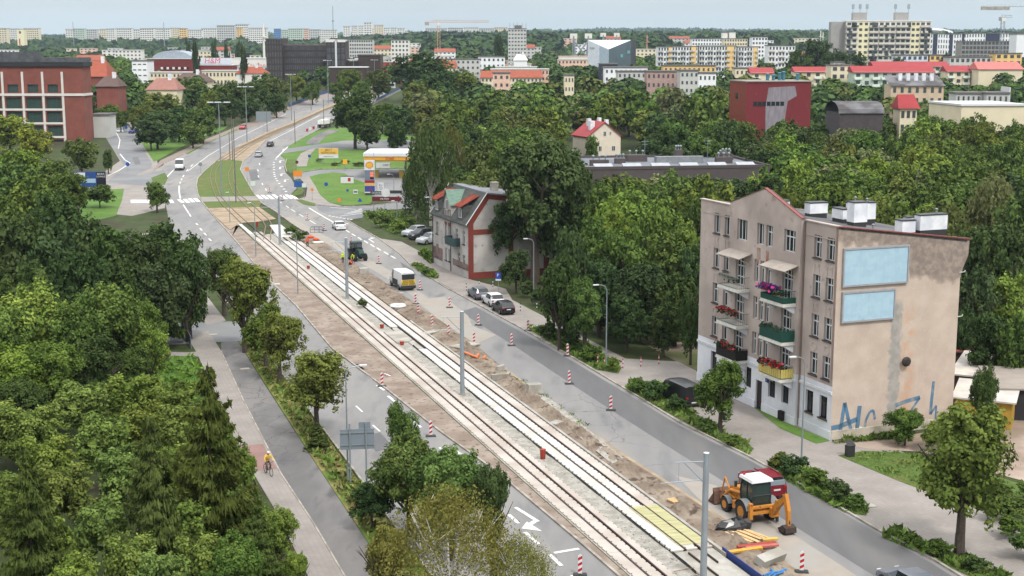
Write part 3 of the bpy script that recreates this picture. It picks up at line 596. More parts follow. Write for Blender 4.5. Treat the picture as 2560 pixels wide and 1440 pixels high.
def window(parent, x, z, w, h, style, y=.18, fm=None, gm=None, rz=0.0, sill=None, name='window', base=None):
    """window part with its pane; placed in the building's local frame on the wall y=0 (or turned by rz)"""
    fm = fm or M_WHITE; gm = gm or M_GLASS; k = (round(w, 2), round(h, 2), style, fm.name, gm.name)
    if k not in _WO:
        a, b = win_mesh(w, h, style); _WO[k] = (a.mesh('window', fm), b.mesh('pane', gm))
    if base is None: loc = Vector((x, y, z))
    else: loc = Vector(base) + Matrix.Rotation(rz, 3, 'Z') @ Vector((x, y, 0)) + Vector((0, 0, z))
    o = link(name, _WO[k][0], parent, loc, (0, 0, rz)); link('pane', _WO[k][1], o)
    if sill:
        s_ = MB().box(-.1, w + .1, -y - .12, 0, -.12, 0); sm = s_.build('sill', sill, o)
    return o
# ================================================================ tenement
P0 = uv(114.5, 57.4); P1 = uv(92.5, 58.39); dv = (P1 - P0); LT = dv.length; ANGT = math.atan2(dv.y, dv.x); DT = 12.0
tn = empty('tenement', P0, ANGT, 'grey plastered tenement with flower balconies, two billboards and white-painted ground floor', 'building')
M_PL = M('plaster_grey', C(200, 185, 177, .72), .93, .08, .7, col2=C(178, 164, 157, .72), sc2=.25, col3=C(164, 150, 140, .72), sc3=1.2, lo3=.62, hi3=.75)
M_PLW = M('plaster_white', C(232, 234, 240, .74), .85, .04, .6, col2=C(214, 216, 224, .74), sc2=.4)
M_SILL = M('sill_dark', C(96, 84, 80), .9, .25, 3)
M_DFR = M('window_frame_brown', C(58, 46, 42), .6, .1, 3)
M_FELTR = M('roof_felt', C(118, 116, 118), .92, .12, .5, col2=C(98, 97, 100), sc2=.18)
M_REDM = M('red_flashing', C(150, 84, 80), .6, .12, 2)
Z_W = 4.41; TOP = 17.3
wins = []      # x0,x1,z0,z1,style,ground floor?
rows = [14.48, 11.25, 8.0, 4.84]
for r_, z in enumerate(rows):
    for x in (2.55, 4.45, 18.75, 20.55): wins.append((x - .02, x + 1.0, z, z + 1.85, 'V' if r_ == 0 and x < 6 else 'T', 0))
    if r_ == 0:
        wins += [(7.2, 8.9, z, z + 1.85, 'V3', 0), (10.55, 11.6, z, z + 1.85, 'V', 0), (12.0, 13.0, z, z + 1.85, 'T', 0), (14.8, 16.5, z, z + 1.85, 'T3', 0)]
    else:
        for x in (10.25, 11.2, 12.15): wins.append((x, x + .72, z - .1, z + 1.9, 'T', 0))
        for x in (7.15, 14.75): wins.append((x, x + 1.55, z - .8, z + 1.75, 'D', 0))
for x in (2.5, 4.4, 7.4, 9.2, 13.1, 15.2, 18.3, 20.3): wins.append((x, x + 1.1, 1.55, 3.4, 'T', 1))
door = (11.1, 12.1, 0.05, 2.6)
PJ = .35
front = MB(); gfl = MB()
# side bays at y=0, middle bay 0.35 m proud
for x0, x1, y in ((0, 5.9, 0), (5.9, 17.3, -PJ), (17.3, LT, 0)):
    op = [(a - x0, b - x0, c, d_) for a, b, c, d_, s_, g_ in wins if x0 < a < x1 and not g_]
    og = [(a - x0, b - x0, c, d_) for a, b, c, d_, s_, g_ in wins if x0 < a < x1 and g_]
    if x0 < door[0] < x1: og.append((door[0] - x0, door[1] - x0, door[2], door[3]))
    op = [(a, b, max(c, Z_W + .0), d_) for a, b, c, d_ in op]
    gd = [(a, b, c, min(d_, Z_W)) for a, b, c, d_ in og + [(a - x0, b - x0, c, d_) for a, b, c, d_, s_, g_ in wins if x0 < a < x1 and not g_ and c < Z_W]]
    front.wall((x0, y, 0), (1, 0, 0), (0, -1, 0), x1 - x0, Z_W, TOP, op, .22)
    gfl.wall((x0, y, 0), (1, 0, 0), (0, -1, 0), x1 - x0, 0, Z_W, gd, .22)
front.wall((5.9, 0, 0), (0, -1, 0), (-1, 0, 0), PJ, Z_W, TOP); front.wall((17.3, -PJ, 0), (0, 1, 0), (1, 0, 0), PJ, Z_W, TOP)
gfl.wall((5.9, 0, 0), (0, -1, 0), (-1, 0, 0), PJ, 0, Z_W); gfl.wall((17.3, -PJ, 0), (0, 1, 0), (1, 0, 0), PJ, 0, Z_W)
# stepped gable over the middle bay
front.poly([(5.9, -PJ, TOP), (17.3, -PJ, TOP), (17.3, -PJ, TOP + .15), (11.9, -PJ, TOP + 2.0), (11.3, -PJ, TOP + 2.0), (5.9, -PJ, TOP + .3)])
front.poly([(17.3, .15, TOP), (5.9, .15, TOP), (5.9, .15, TOP + .3), (11.3, .15, TOP + 2.0), (11.9, .15, TOP + 2.0), (17.3, .15, TOP + .15)])
front.wall((0, DT, 0), (0, -1, 0), (-1, 0, 0), DT, 0, TOP - 1.5)
front.poly([(0, 0, TOP - 1.5), (0, 0, TOP), (0, DT, TOP - 1.5)])
front.build('facade', M_PL, tn)
gfl.build('ground_floor_wall', M_PLW, tn)
gw = MB(); gw.wall((LT, DT, 0), (-1, 0, 0), (0, 1, 0), LT, 0, TOP - 1.6); gw.build('rear_wall', M_PL, tn)
for a, b, c, d_, s_, g_ in wins:
    y = (.2 if not 5.9 < a < 17.3 else .2 - PJ)
    window(tn, a, c, b - a, d_ - c, s_, y, M_DFR if g_ else M_WHITE, M_GLASS, sill=None if s_ == 'D' else M_SILL)
dm = MB().box(0, 1.0, .1, .15, 0, 2.55); dm.build('door', M_DFR, tn, (door[0], .05 - PJ, door[2]))
# white ledge, plinth line, top moulding
lg = MB(); lg.box(-.05, 5.85, -.1, -.004, 3.75, 3.98); lg.box(17.35, LT + .04, -.1, -.004, 3.75, 3.98); lg.box(5.9, 17.3, -PJ - .1, -PJ - .004, 3.75, 3.98); lg.build('ledge', M_WHITE, tn)
lg = MB(); lg.box(-.02, 5.88, -.06, -.004, .02, .7); lg.box(17.32, LT + .05, -.06, -.004, .02, .7); lg.box(5.88, 11.05, -PJ - .06, -PJ - .004, .02, .7); lg.box(12.15, 17.32, -PJ - .06, -PJ - .004, .02, .7); lg.build('plinth', M_PLW, tn)
lg = MB()
lg.box(.5, 5.3, -.05, -.004, 16.15, 16.25); lg.box(17.6, LT - .3, -.05, -.004, 16.15, 16.25); lg.box(-.06, 5.8, -.12, .3, TOP, TOP + .09); lg.box(17.4, LT + .06, -.12, .3, TOP, TOP + .09); lg.build('cornice', M_PL, tn)
fl = MB(); a = Vector((17.35, -PJ - .06, TOP + .16)); b = Vector((11.6, -PJ - .06, TOP + 2.1))
fl.add([a, b, b + Vector((0, .32, 0)), a + Vector((0, .32, 0)), a + Vector((0, 0, .07)), b + Vector((0, 0, .07)), b + Vector((0, .32, .07)), a + Vector((0, .32, .07))], [(0, 1, 2, 3), (4, 7, 6, 5), (0, 4, 5, 1), (3, 2, 6, 7), (0, 3, 7, 4), (1, 5, 6, 2)]); fl.build('gable_flashing', M_REDM, tn)
fl = MB(); a = Vector((5.85, -PJ - .05, TOP + .31)); b = Vector((11.55, -PJ - .05, TOP + 2.06))
fl.add([a, b, b + Vector((0, .28, 0)), a + Vector((0, .28, 0)), a + Vector((0, 0, .06)), b + Vector((0, 0, .06)), b + Vector((0, .28, .06)), a + Vector((0, .28, .06))], [(0, 1, 2, 3), (4, 7, 6, 5), (0, 4, 5, 1), (3, 2, 6, 7), (0, 3, 7, 4), (1, 5, 6, 2)]); fl.build('gable_flashing', M('brown_flashing', C(110, 80, 76), .6), tn)
dp = MB(); dp.tube([(17.42, -.08, TOP), (17.42, -.08, .1)], .06, 6); dp.tube([(LT - .12, -.08, TOP), (LT - .12, -.08, 5)], .05, 6); dp.build('downpipe', M('pipe_grey', C(150, 128, 120), .6), tn)
# ornaments under the windows
for z, kind in ((13.7, 'm'), (10.5, 'm'), (7.2, 'o')):
    for x in (3.05, 4.95, 19.25, 21.05):
        om = MB()
        if kind == 'o' : om.torus((0, 0, 0), .34, .045, 'y', 16, 5)
        else:
            for q in (-.32, .32): om.box(q - .03, q + .03, -.03, .01, -.45, .35)
            om.tube([(-.3, 0, .3), (-.1, 0, .08), (.1, 0, .08), (.3, 0, .3)], .03, 5)
        om.build('ornament', M_PL, tn, (x, -.012, z))
om = MB()
for a, b in (((0, .5), (.22, 0)), ((.22, 0), (0, -.5)), ((0, -.5), (-.22, 0)), ((-.22, 0), (0, .5))): om.cyl((a[0], 0, a[1]), (b[0], 0, b[1]), .035, n=5)
om.build('ornament', M_PL, tn, (11.9, -PJ - .012, 6.9))
bp = MB()
for x0, x1, z0, z1 in ((10.6, 11.2, 13.2, 14.2), (12.1, 12.55, 12.7, 14.15), (10.7, 10.95, 12.8, 13.2)): bp.box(x0, x1, -PJ - .012, -PJ + .02, z0, z1)
bp.build('bare_brick', M('bare_brick', C(176, 120, 100), .95, .3, 3, col2=C(190, 170, 156), sc2=2), tn)
# ---- blind side wall with its stains, patches and graffiti
def sidewall_mat():
    m = bpy.data.materials.new('side_plaster'); m.use_nodes = True; n = m.node_tree.nodes; l = m.node_tree.links; p = n['Principled BSDF']; p.inputs['Roughness'].default_value = .93
    tcd = n.new('ShaderNodeTexCoord'); sp = n.new('ShaderNodeSeparateXYZ'); l.new(tcd.outputs['Object'], sp.inputs[0]); Y, Z = sp.outputs[1], sp.outputs[2]
    def math_(op, a, b=None):
        x = n.new('ShaderNodeMath'); x.operation = op
        for i, v in enumerate((a, b)):
            if v is None: continue
            if isinstance(v, (int, float)): x.inputs[i].default_value = v
            else: l.new(v, x.inputs[i])
        return x.outputs[0]
    def noise(sc, det=6):
        t = n.new('ShaderNodeTexNoise'); t.inputs['Scale'].default_value = sc; t.inputs['Detail'].default_value = det; l.new(tcd.outputs['Object'], t.inputs[0]); return t.outputs[0]
    def rng(v, a, b):
        x = n.new('ShaderNodeMapRange'); x.inputs['From Min'].default_value = a; x.inputs['From Max'].default_value = b; l.new(v, x.inputs[0]); return x.outputs[0]
    def mix(f, a, b):
        x = n.new('ShaderNodeMix'); x.data_type = 'RGBA'; l.new(f, x.inputs[0])
        for k, v in ((6, a), (7, b)):
            if isinstance(v, tuple): x.inputs[k].default_value = (*v, 1)
            else: l.new(v, x.inputs[k])
        return x.outputs[2]
    k = .72
    base = mix(rng(noise(.7), .35, .65), C(196, 177, 163, k), C(209, 191, 177, k))
    base = mix(rng(noise(9), .62, .72), base, C(222, 208, 192, k))
    n1 = noise(1.1); n2 = noise(.5)
    # unpainted render showing at the top; lower edge steps down behind the upper billboard
    edge = math_('SUBTRACT', math_('ADD', Z, math_('MULTIPLY', n1, 2.6)), math_('MULTIPLY', rng(Y, 6.3, 7.0), -2.2))
    edge2 = math_('SUBTRACT', edge, math_('MULTIPLY', Y, -.12))
    base = mix(rng(edge2, 17.0, 17.5), base, mix(rng(noise(2.2), .4, .65), C(140, 126, 118, k), C(168, 152, 140, k)))
    # mortar strip with ragged edges and orange brick dust beside it
    dy = math_('SUBTRACT', math_('ADD', Y, math_('MULTIPLY', noise(2.4, 3), .9)), 6.35)
    strip = math_('MULTIPLY', rng(math_('ABSOLUTE', dy), .62, .42), rng(Z, 11.2, 10.6))
    base = mix(strip, base, mix(rng(noise(1.8), .4, .6), C(176, 170, 164, k), C(160, 156, 150, k)))
    dy2 = math_('SUBTRACT', Y, 7.2); org = math_('MULTIPLY', math_('MULTIPLY', rng(math_('ABSOLUTE', dy2), .95, .1), rng(Z, 11.3, 9.5)), rng(n1, .42, .6))
    base = mix(math_('MULTIPLY', org, .8), base, C(208, 164, 130, k))
    base = mix(math_('MULTIPLY', rng(Z, 1.2, .35), rng(n2, .3, .6)), base, C(176, 166, 150, k))
    l.new(base, p.inputs['Base Color']); return m
sw = MB(); sw.poly([(LT, 0, 0), (LT, DT, 0), (LT, DT, 12.5), (LT, DT + .25, 13.4), (LT, DT + .7, 14.4), (LT, DT + .75, TOP - 1.55), (LT, 0, TOP + .05)])
sw.add([(LT, DT, 0), (LT - .4, DT, 0), (LT - .4, DT, 12.5), (LT, DT, 12.5), (LT - .4, DT + .75, TOP - 1.55), (LT, DT + .75, TOP - 1.55)], [(0, 1, 2, 3), (3, 2, 4, 5)])
sw.build('side_wall', sidewall_mat(), tn, fix=False)
pl = MB().box(LT + .003, LT + .09, .02, DT, .02, .75); pl.build('side_plinth', M('plinth_side', C(206, 194, 178, .72), .93, .08, 1, col2=C(150, 146, 130, .72), sc2=.7), tn)
# roof
rf = MB(); rf.add([(0, 0, TOP - .02), (LT, 0, TOP - .02), (LT, DT + .5, TOP - 1.62), (0, DT + .5, TOP - 1.62), (0, 0, TOP - .2), (LT, 0, TOP - .2), (LT, DT + .5, TOP - 1.8), (0, DT + .5, TOP - 1.8)], [(0, 1, 2, 3), (7, 6, 5, 4), (3, 2, 6, 7), (1, 5, 6, 2), (0, 3, 7, 4)]); roof = rf.build('roof', M_FELTR, tn)
ef = MB(); ef.add([(LT - .25, -.1, TOP + .1), (LT + .12, -.1, TOP + .1), (LT + .12, DT + .8, TOP - 1.5), (LT - .25, DT + .8, TOP - 1.5), (LT - .25, -.1, TOP + .02), (LT + .12, -.1, TOP + .02), (LT + .12, DT + .8, TOP - 1.58), (LT - .25, DT + .8, TOP - 1.58)], [(0, 1, 2, 3), (7, 6, 5, 4), (0, 4, 5, 1), (1, 5, 6, 2), (2, 6, 7, 3), (3, 7, 4, 0)]); ef.build('verge_flashing', M_REDM, tn)
M_CHIM = M('chimney_paint', C(240, 242, 246, .75), .8, .05, 1.5, col2=C(216, 220, 228, .75), sc2=.8)
for x, y, sx, sy, h, hb in ((14.2, 7.6, .8, 2.5, 1.4, .45), (15.1, 5.0, 1.6, .8, .8, .4), (17.9, 4.6, 1.0, 1.3, 1.6, .4), (18.6, 9.2, .6, .6, .9, .35), (20.6, 9.9, .8, 2.7, 1.2, .55), (20.3, 7.6, 1.0, 1.3, .95, .1), (10.6, 5.5, .9, 1.8, .9, .4), (8.2, 3.5, .8, 1.2, .7, .3)):
    zb = TOP - .03 - 1.6 * y / DT
    c = MB(); c.box(-sx / 2, sx / 2, -sy / 2, sy / 2, hb, hb + h); ch = c.build('chimney', M_CHIM, roof, (x, y, zb))
    c = MB(); c.box(-sx / 2 + .04, sx / 2 - .04, -sy / 2 + .04, sy / 2 - .04, -.25, hb - .002); c.box(-sx / 2 - .04, sx / 2 + .04, -sy / 2 - .04, sy / 2 + .04, hb + h + .002, hb + h + .1); c.build('chimney_trim', M_DSTEEL, roof, (x, y, zb))
for x, y in ((14.2, 7.0), (14.2, 8.2), (20.6, 10.4), (19.3, 5.2)):
    c = MB(); c.cyl((0, 0, 0), (0, 0, .3), .07, n=6); c.ball((0, 0, .36), .13, .13, .09); c.build('vent_cowl', M_STEEL, roof, (x, y, TOP - .03 - 1.6 * y / DT + (1.9 if y != 5.2 else .0)))
dish = MB(); dish.ball((0, 0, 0), .45, .12, .45, 10, 6); dish.cyl((0, 0, 0), (0, .3, -.4), .03); dish.build('satellite_dish', M_WHITE, tn, (8.7, .9, TOP + .9), (R(15), 0, R(35)))
# balconies
M_GRN = M('balcony_green', C(34, 82, 70), .7, .15, 3); M_BLK = M('balcony_black', C(38, 34, 34), .8, .2, 3)
M_YEL = M('balcony_yellow', C(226, 206, 110), .7, .06, 4); M_RAILB = flat('balcony_rail', C(110, 120, 112), .6)
def flowers(parent, x0, x1, y, z, cols, n=260, s=.11, dz=.2, dy=.2):
    for col, share, nm in cols:
        m = MB(); k = int(n * share)
        for _ in range(k):
            c = Vector((random.uniform(x0, x1), y + random.gauss(0, dy), z + random.uniform(-dz, dz) + (.08 if nm != 'foliage' else 0))); q = Vector((random.gauss(0, 1), random.gauss(0, 1), random.gauss(.4, 1))).normalized(); t = q.orthogonal().normalized() * s * random.uniform(.6, 1.3); b_ = q.cross(t)
            m.quad(c - t, c - b_, c + t, c + b_)
        o = m.build(nm, col, parent, fix=False); o['kind'] = 'stuff'
M_FR, M_FP, M_FM, M_FG = flat('petal_red', C(190, 30, 40)), flat('petal_purple', C(96, 30, 140)), flat('petal_magenta', C(204, 40, 120)), flat('plant_green', C(44, 66, 38), .8)
def balcony(x0, x1, z, style, label):
    y0, y1 = -PJ - 1.25, -PJ - .01
    b = empty('balcony', (0, 0, 0)); b.parent = tn; b['label'] = label
    s_ = MB(); s_.box(x0, x1, y0, y1, z - .14, z); s_.box(x0 - .05, x1 + .05, y0 - .05, y1, z - .26, z - .15); s_.build('floor_slab', M('balcony_slab', C(226, 224, 216, .7), .8, .1, 2), b)
    c = MB()
    for x in (x0 + .1, x1 - .45):
        c.add([(x, y1, z - .28), (x + .35, y1, z - .28), (x, y0 + .15, z - .28), (x + .35, y0 + .15, z - .28), (x, y1, z - .95), (x + .35, y1, z - .95)], [(0, 2, 3, 1), (2, 4, 5, 3), (0, 4, 2), (1, 3, 5), (0, 1, 5, 4)])
    c.build('bracket', M_PLW, b)
    r_ = MB()
    mm = {'rail': M_RAILB, 'red': M_RAILB, 'black': M_BLK, 'purple': M_GRN, 'green': M_GRN, 'yellow': M_GRN}[style]
    for z_ in (.08, 1.02): r_.tube([(x0 + .05, y1, z + z_), (x0 + .05, y0 + .05, z + z_), (x1 - .05, y0 + .05, z + z_), (x1 - .05, y1, z + z_)], .025, 5)
    n_ = int((x1 - x0) / .17)
    for i in range(n_ + 1): x = x0 + .05 + (x1 - x0 - .1) * i / n_; r_.cyl((x, y0 + .05, z), (x, y0 + .05, z + 1.02), .012, n=4)
    for i in range(6): y = y0 + .05 + (y1 - y0) * i / 6; r_.cyl((x0 + .05, y, z), (x0 + .05, y, z + 1.02), .012, n=4); r_.cyl((x1 - .05, y, z), (x1 - .05, y, z + 1.02), .012, n=4)
    r_.build('railing', mm, b)
    if style in ('green', 'black', 'purple'):
        p = MB(); hh = .95 if style != 'purple' else .5
        p.box(x0 + .01, x1 - .01, y0 + .0, y0 + .03, z + .03, z + hh); p.box(x0, x0 + .03, y0 + .04, y1, z + .03, z + hh); p.box(x1 - .03, x1, y0 + .04, y1, z + .03, z + hh); p.build('screen', mm, b)
    if style == 'rail':
        p = MB()
        for i in range(12): x = x0 + .1 + (x1 - x0 - .2) * i / 12; p.add([(x, y0 + .02, z + 1.0), (x + .24, y0 + .02, z + 1.0), (x + .12, y0 + .01, z + .68)], [(0, 1, 2)])
        p.build('cloth', M_GRN, b); flowers(b, x0 + 1.6, x1, y0 + .15, z + .75, ((M_FG, .4, 'foliage'),), 220, .08)
    if style == 'yellow':
        for i in range(11):
            x = x0 + .06 + (x1 - x0 - .12) * i / 11; MB().box(0, .24, 0, .03, 0, .75).build('slat', M_YEL, b, (x, y0 - .01, z + .1))
        for i in range(5): MB().box(0, .03, 0, .2, 0, .75).build('slat', M_YEL, b, (x1 - .02, y0 + .05 + .24 * i, z + .1))
    if style in ('red', 'yellow', 'black'): flowers(b, x0 + .1, x1 - .1, y0 + .12, z + 1.05, ((M_FG, .62, 'foliage'), (M_FR, .38 if style != 'black' else .2, 'blossom')), 420)
    if style == 'purple': flowers(b, x0 + .0, x1 - 1.0, y0 - .02, z + 1.05, ((M_FP, .6, 'blossom'), (M_FM, .3, 'blossom'), (M_FG, .3, 'foliage')), 520, .12, .22, .2); flowers(b, x1 - 1.3, x1 - .1, y0 + .15, z + .85, ((M_FG, 1, 'foliage'),), 160)
    if style == 'green': flowers(b, x0 + .1, x1 - .3, y0 + .2, z + 1.0, ((M_FG, 1, 'foliage'),), 160, .09)
for x0, x1, z, st, lb in ((6.2, 9.6, 10.35, 'rail', 'balcony with open railing and green cloth trim'), (6.2, 9.6, 7.1, 'red', 'balcony with red flowers along the railing'), (6.2, 9.6, 3.95, 'black', 'dark screened balcony with red flowers, lowest left'), (13.4, 16.9, 10.35, 'purple', 'balcony overflowing with purple and magenta flowers'), (13.4, 16.9, 7.1, 'green', 'dark green screened balcony'), (13.4, 16.9, 3.95, 'yellow', 'yellow slatted balcony with red flowers')): balcony(x0, x1, z, st, lb)
for x0, x1, lb in ((6.0, 9.9, 'slanted awning over the upper left balcony'), (13.2, 17.1, 'slanted awning over the upper right balcony')):
    a = MB(); z = 13.55; a.add([(x0, -PJ - .02, z), (x1, -PJ - .02, z), (x1, -PJ - 1.35, z - .42), (x0, -PJ - 1.35, z - .42), (x0, -PJ - .02, z - .06), (x1, -PJ - .02, z - .06), (x1, -PJ - 1.35, z - .48), (x0, -PJ - 1.35, z - .48)], [(0, 3, 2, 1), (4, 5, 6, 7), (3, 7, 6, 2), (0, 4, 7, 3), (1, 2, 6, 5)])
    a.tube([(x0 + .05, -PJ - 1.3, z - .45), (x0 + .05, -PJ - .05, z - 1.1)], .03, 5); a.tube([(x1 - .05, -PJ - 1.3, z - .45), (x1 - .05, -PJ - .05, z - 1.1)], .03, 5)
    o = a.build('awning', M('awning', C(176, 166, 156, .7), .8, .1, 2), tn); o['label'] = lb
bx = MB(); bx.box(0, .6, -.3, 0, 0, .75); bx.build('meter_cabinet', M_BLK, tn, (15.3, -PJ - .07, .15))
bx = MB(); bx.box(0, .5, -.04, 0, 0, .38); sg = bx.build('number_plate', flat('enamel_blue', C(30, 50, 120)), tn, (12.7, -PJ - .02, 2.75)); text('2', sg, (.25, -.05, .19), .26, M_WHITE)
dd = MB(); dd.ball((0, 0, 0), .14, .42, .42, 10, 6); dd.cyl((0, 0, 0), (.5, 0, -.25), .025); dd.build('satellite_dish', flat('dish_dark', C(60, 52, 50)), tn, (LT + .35, 6.8, 6.0), (0, 0, R(-8)))
dd = MB(); dd.tube([(LT, DT - .1, 13), (LT + .1, DT + .35, 13.05), (LT + .1, DT + .4, 13.2)], .03); dd.tube([(LT, DT - .1, 9.3), (LT + .1, DT + .35, 9.35), (LT + .1, DT + .4, 9.5)], .03); dd.build('wall_lamp', M_WHITE, tn)
# graffiti sprayed on the side wall: blue letters, a white blot, small dark scribbles
gr = MB(); ip = lambda y, z: Vector((LT + .006, y, z))
def spray(pts, w):
    for i in range(len(pts) - 1):
        a = Vector((0, *pts[i])); b = Vector((0, *pts[i + 1])); d = (b - a).normalized(); q = Vector((0, -d.z, d.y)) * w / 2
        gr.quad(ip((a - q).y, (a - q).z), ip((b - q).y, (b - q).z), ip((b + q).y, (b + q).z), ip((a + q).y, (a + q).z))
for pts, w_ in (([(.85, .15), (1.05, 1.6), (1.25, 3.0)], .26), ([(1.25, 3.0), (1.6, 1.8), (2.1, .2)], .24), ([(.05, 1.0), (.8, 1.05), (1.5, 1.25), (2.5, 1.5)], .3), ([(2.7, 2.6), (2.62, 1.6), (2.5, .25)], .3), ([(3.25, .1), (3.35, 1.3), (3.7, 2.0), (4.05, 2.1), (4.25, 1.3)], .17), ([(2.6, .25), (3.4, .15)], .25), ([(6.2, 2.3), (7.3, 2.55), (8.6, 2.75)], .26), ([(8.6, 2.75), (7.6, 1.5), (6.6, .6)], .16), ([(6.6, .6), (7.8, .55), (9.0, .9)], .14), ([(9.9, 4.0), (9.8, 2.4), (9.75, 1.2)], .22), ([(9.75, 1.2), (10.3, 1.9), (10.3, .7)], .14)): spray(pts, w_ * 1.35)
gq = gr.build('graffiti', M('spray_blue', C(96, 132, 160, .7), .9, .1, 2, col2=C(160, 160, 156, .7), sc2=1.1, lo=.5, hi=.7), tn, fix=False); gq['kind'] = 'stuff'
gr = MB(); gr.poly([ip(2.25, .4), ip(2.2, .75), ip(2.45, 1.05), ip(2.7, .9), ip(3.0, .85), ip(3.0, .55), ip(2.7, .5)]); gr.build('paint_blot', M_WHITE, tn, fix=False)
gr = MB(); spray([(1.3, .7), (1.45, .35), (1.6, .65), (1.75, .25), (1.8, .55)], .05); spray([(1.4, 1.7), (1.6, 1.55), (1.75, 1.6)], .05); gr.build('scribble', flat('spray_dark', C(110, 80, 76)), tn, fix=False)
# billboards hung on the side wall
def wall_board(y0, y1, z0, z1, label):
    p = P0 + Matrix.Rotation(ANGT, 3, 'Z') @ Vector((LT, y0, z0)); b = empty('billboard', p, ANGT + R(90), label, 'billboard', 'blank billboards on the tenement side wall')
    w_, h_ = y1 - y0, z1 - z0
    f = MB()
    for a in ((0, w_, h_ - .14, h_), (0, w_, 0, .14), (0, .12, .14, h_ - .14), (w_ - .12, w_, .14, h_ - .14)): f.box(a[0], a[1], -.22, -.02, a[2], a[3])
    f.build('frame', M('board_frame', C(176, 176, 182), .6, .1, 2), b)
    for i in range(4): MB().box(.125 + (w_ - .25) * i / 4, .12 + (w_ - .25) * (i + 1) / 4, -.16, -.1, .145, h_ - .145).build('panel', M('board_blue', C(176, 206, 222, .75), .6, .02, 1, col2=C(168, 198, 216, .75), sc2=1.5, col3=C(140, 164, 178, .75), sc3=2.2, lo3=.68, hi3=.74), b)
    return b
wall_board(.45, 6.7, 12.5, 15.6, 'larger upper blank pale-blue billboard on the tenement side wall')
wall_board(.5, 5.55, 9.6, 12.1, 'smaller lower blank pale-blue billboard on the tenement side wall')
# ================================================================ brick-edged mansard house
Q0 = at(1084, 658); Q1 = at(1171, 698); dq = Q1 - Q0; LH = dq.length; AH = math.atan2(dq.y, dq.x); DH = 12.0
hs = empty('mansard_house', Q0, AH, 'grey half-timbered mansard house with red brick corner bands beside the big maple', 'building')
M_HP = M('house_plaster', C(196, 192, 188, .72), .93, .1, .8, col2=C(170, 164, 160, .72), sc2=.4, col3=C(140, 130, 126, .72), sc3=1.6, lo3=.64, hi3=.74)
M_HB = brickmat('house_brick', C(146, 58, 44), C(130, 50, 38), C(120, 70, 58), 5)
M_SLATE = M('slate_dark', C(78, 82, 80), .8, .14, 1.5, stretch=(1, 1, 3), col2=C(96, 98, 94), sc2=.8)
M_TILE = M('tile_red', C(176, 92, 74), .85, .14, 2, col2=C(150, 76, 64), sc2=1)
EZ = 7.7
hw_ = [(1.3, 2.3, 1.3, 3.1), (5.2, 5.95, 1.3, 3.1), (6.6, 7.35, 1.3, 3.1), (10.4, 11.3, 1.3, 3.1), (12.4, 13.3, 1.3, 3.1), (1.3, 2.2, 4.6, 6.4), (5.2, 5.9, 4.6, 6.4), (6.6, 7.3, 4.6, 6.4), (9.6, 10.5, 4.4, 6.4), (12.4, 13.3, 4.6, 6.4)]
sc_ = LH / 14.6; hw_ = [(a * sc_, b * sc_, c, d_) for a, b, c, d_ in hw_]
f = MB(); f.wall((0, 0, 0), (1, 0, 0), (0, -1, 0), LH, 0, EZ, hw_, .2); f.wall((0, DH, 0), (0, -1, 0), (-1, 0, 0), DH, 0, EZ); f.wall((LH, DH, 0), (-1, 0, 0), (0, 1, 0), LH, 0, 10.4)
GB = [(0, 0), (DH, 0), (DH, 10.4), (2.7, 11.6), (0, EZ)]
f.poly([(LH, y, z) for y, z in GB]); f.poly([(0, y, z) for y, z in GB[::-1]]); f.build('wall', M_HP, hs, fix=False)
for a, b, c, d_ in hw_: window(hs, a, c, b - a, d_ - c, 'T', .18, sill=M_SILL)
b = MB()       # brick bands on the gable
for y0, y1, z0, z1 in ((0, .75, 0, EZ), (DH - .8, DH, 0, 10.3), (5.9, 6.6, .9, 6.1), (.75, DH - .8, 0, .9), (.75, DH - .8, 6.1, 6.8)): b.box(LH + .003, LH + .06, y0, y1, z0, z1)
for (ya, za), (yb, zb) in (((0, EZ), (2.7, 11.6)), ((2.7, 11.6), (DH, 10.4))):
    d = Vector((yb - ya, zb - za)).normalized(); q = Vector((d.y, -d.x)) * .65; x = LH + .065
    b.add([(x - .06, ya, za), (x, ya, za), (x - .06, yb, zb), (x, yb, zb), (x - .06, ya + q.x, za + q.y), (x, ya + q.x, za + q.y), (x - .06, yb + q.x, zb + q.y), (x, yb + q.x, zb + q.y)], [(1, 3, 7, 5), (0, 1, 3, 2), (4, 5, 7, 6)])
b.build('brick_band', M_HB, hs)
b = MB(); b.box(-.02, 4.2, -.035, -.003, .9, 2.7); b.box(8.8, LH + .0, -.035, -.003, 1.1, 2.0); b.build('brick_dado', M('dado', C(120, 96, 92), .95, .3, 1.2, col2=C(150, 130, 124), sc2=.9), hs)
for x in (5.1, 6.5): MB().box(x * sc_, x * sc_ + .9, -.04, -.003, 6.42, 6.85).build('brick_lintel', M_HB, hs)
# mansard roof: steep slate front, gentle grey back, white verge boards
r_ = MB(); r_.quad((-.25, -.35, EZ - .25), (LH + .25, -.35, EZ - .25), (LH + .25, 2.7, 11.7), (-.25, 2.7, 11.7)); r_.box(-.25, LH + .25, -.36, .02, EZ - .45, EZ - .26); rr = r_.build('mansard_slope', M_SLATE, hs)
r_ = MB(); r_.add([(-.3, 2.65, 11.85), (LH + .3, 2.65, 11.85), (LH + .3, DH + .4, 10.6), (-.3, DH + .4, 10.6), (-.3, 2.65, 11.65), (LH + .3, 2.65, 11.65), (LH + .3, DH + .4, 10.4), (-.3, DH + .4, 10.4)], [(0, 1, 2, 3), (7, 6, 5, 4), (0, 4, 5, 1), (1, 5, 6, 2), (2, 6, 7, 3), (3, 7, 4, 0)]); roofh = r_.build('roof', M('roof_grey', C(142, 144, 150), .85, .08, .6), hs)
vb = MB()
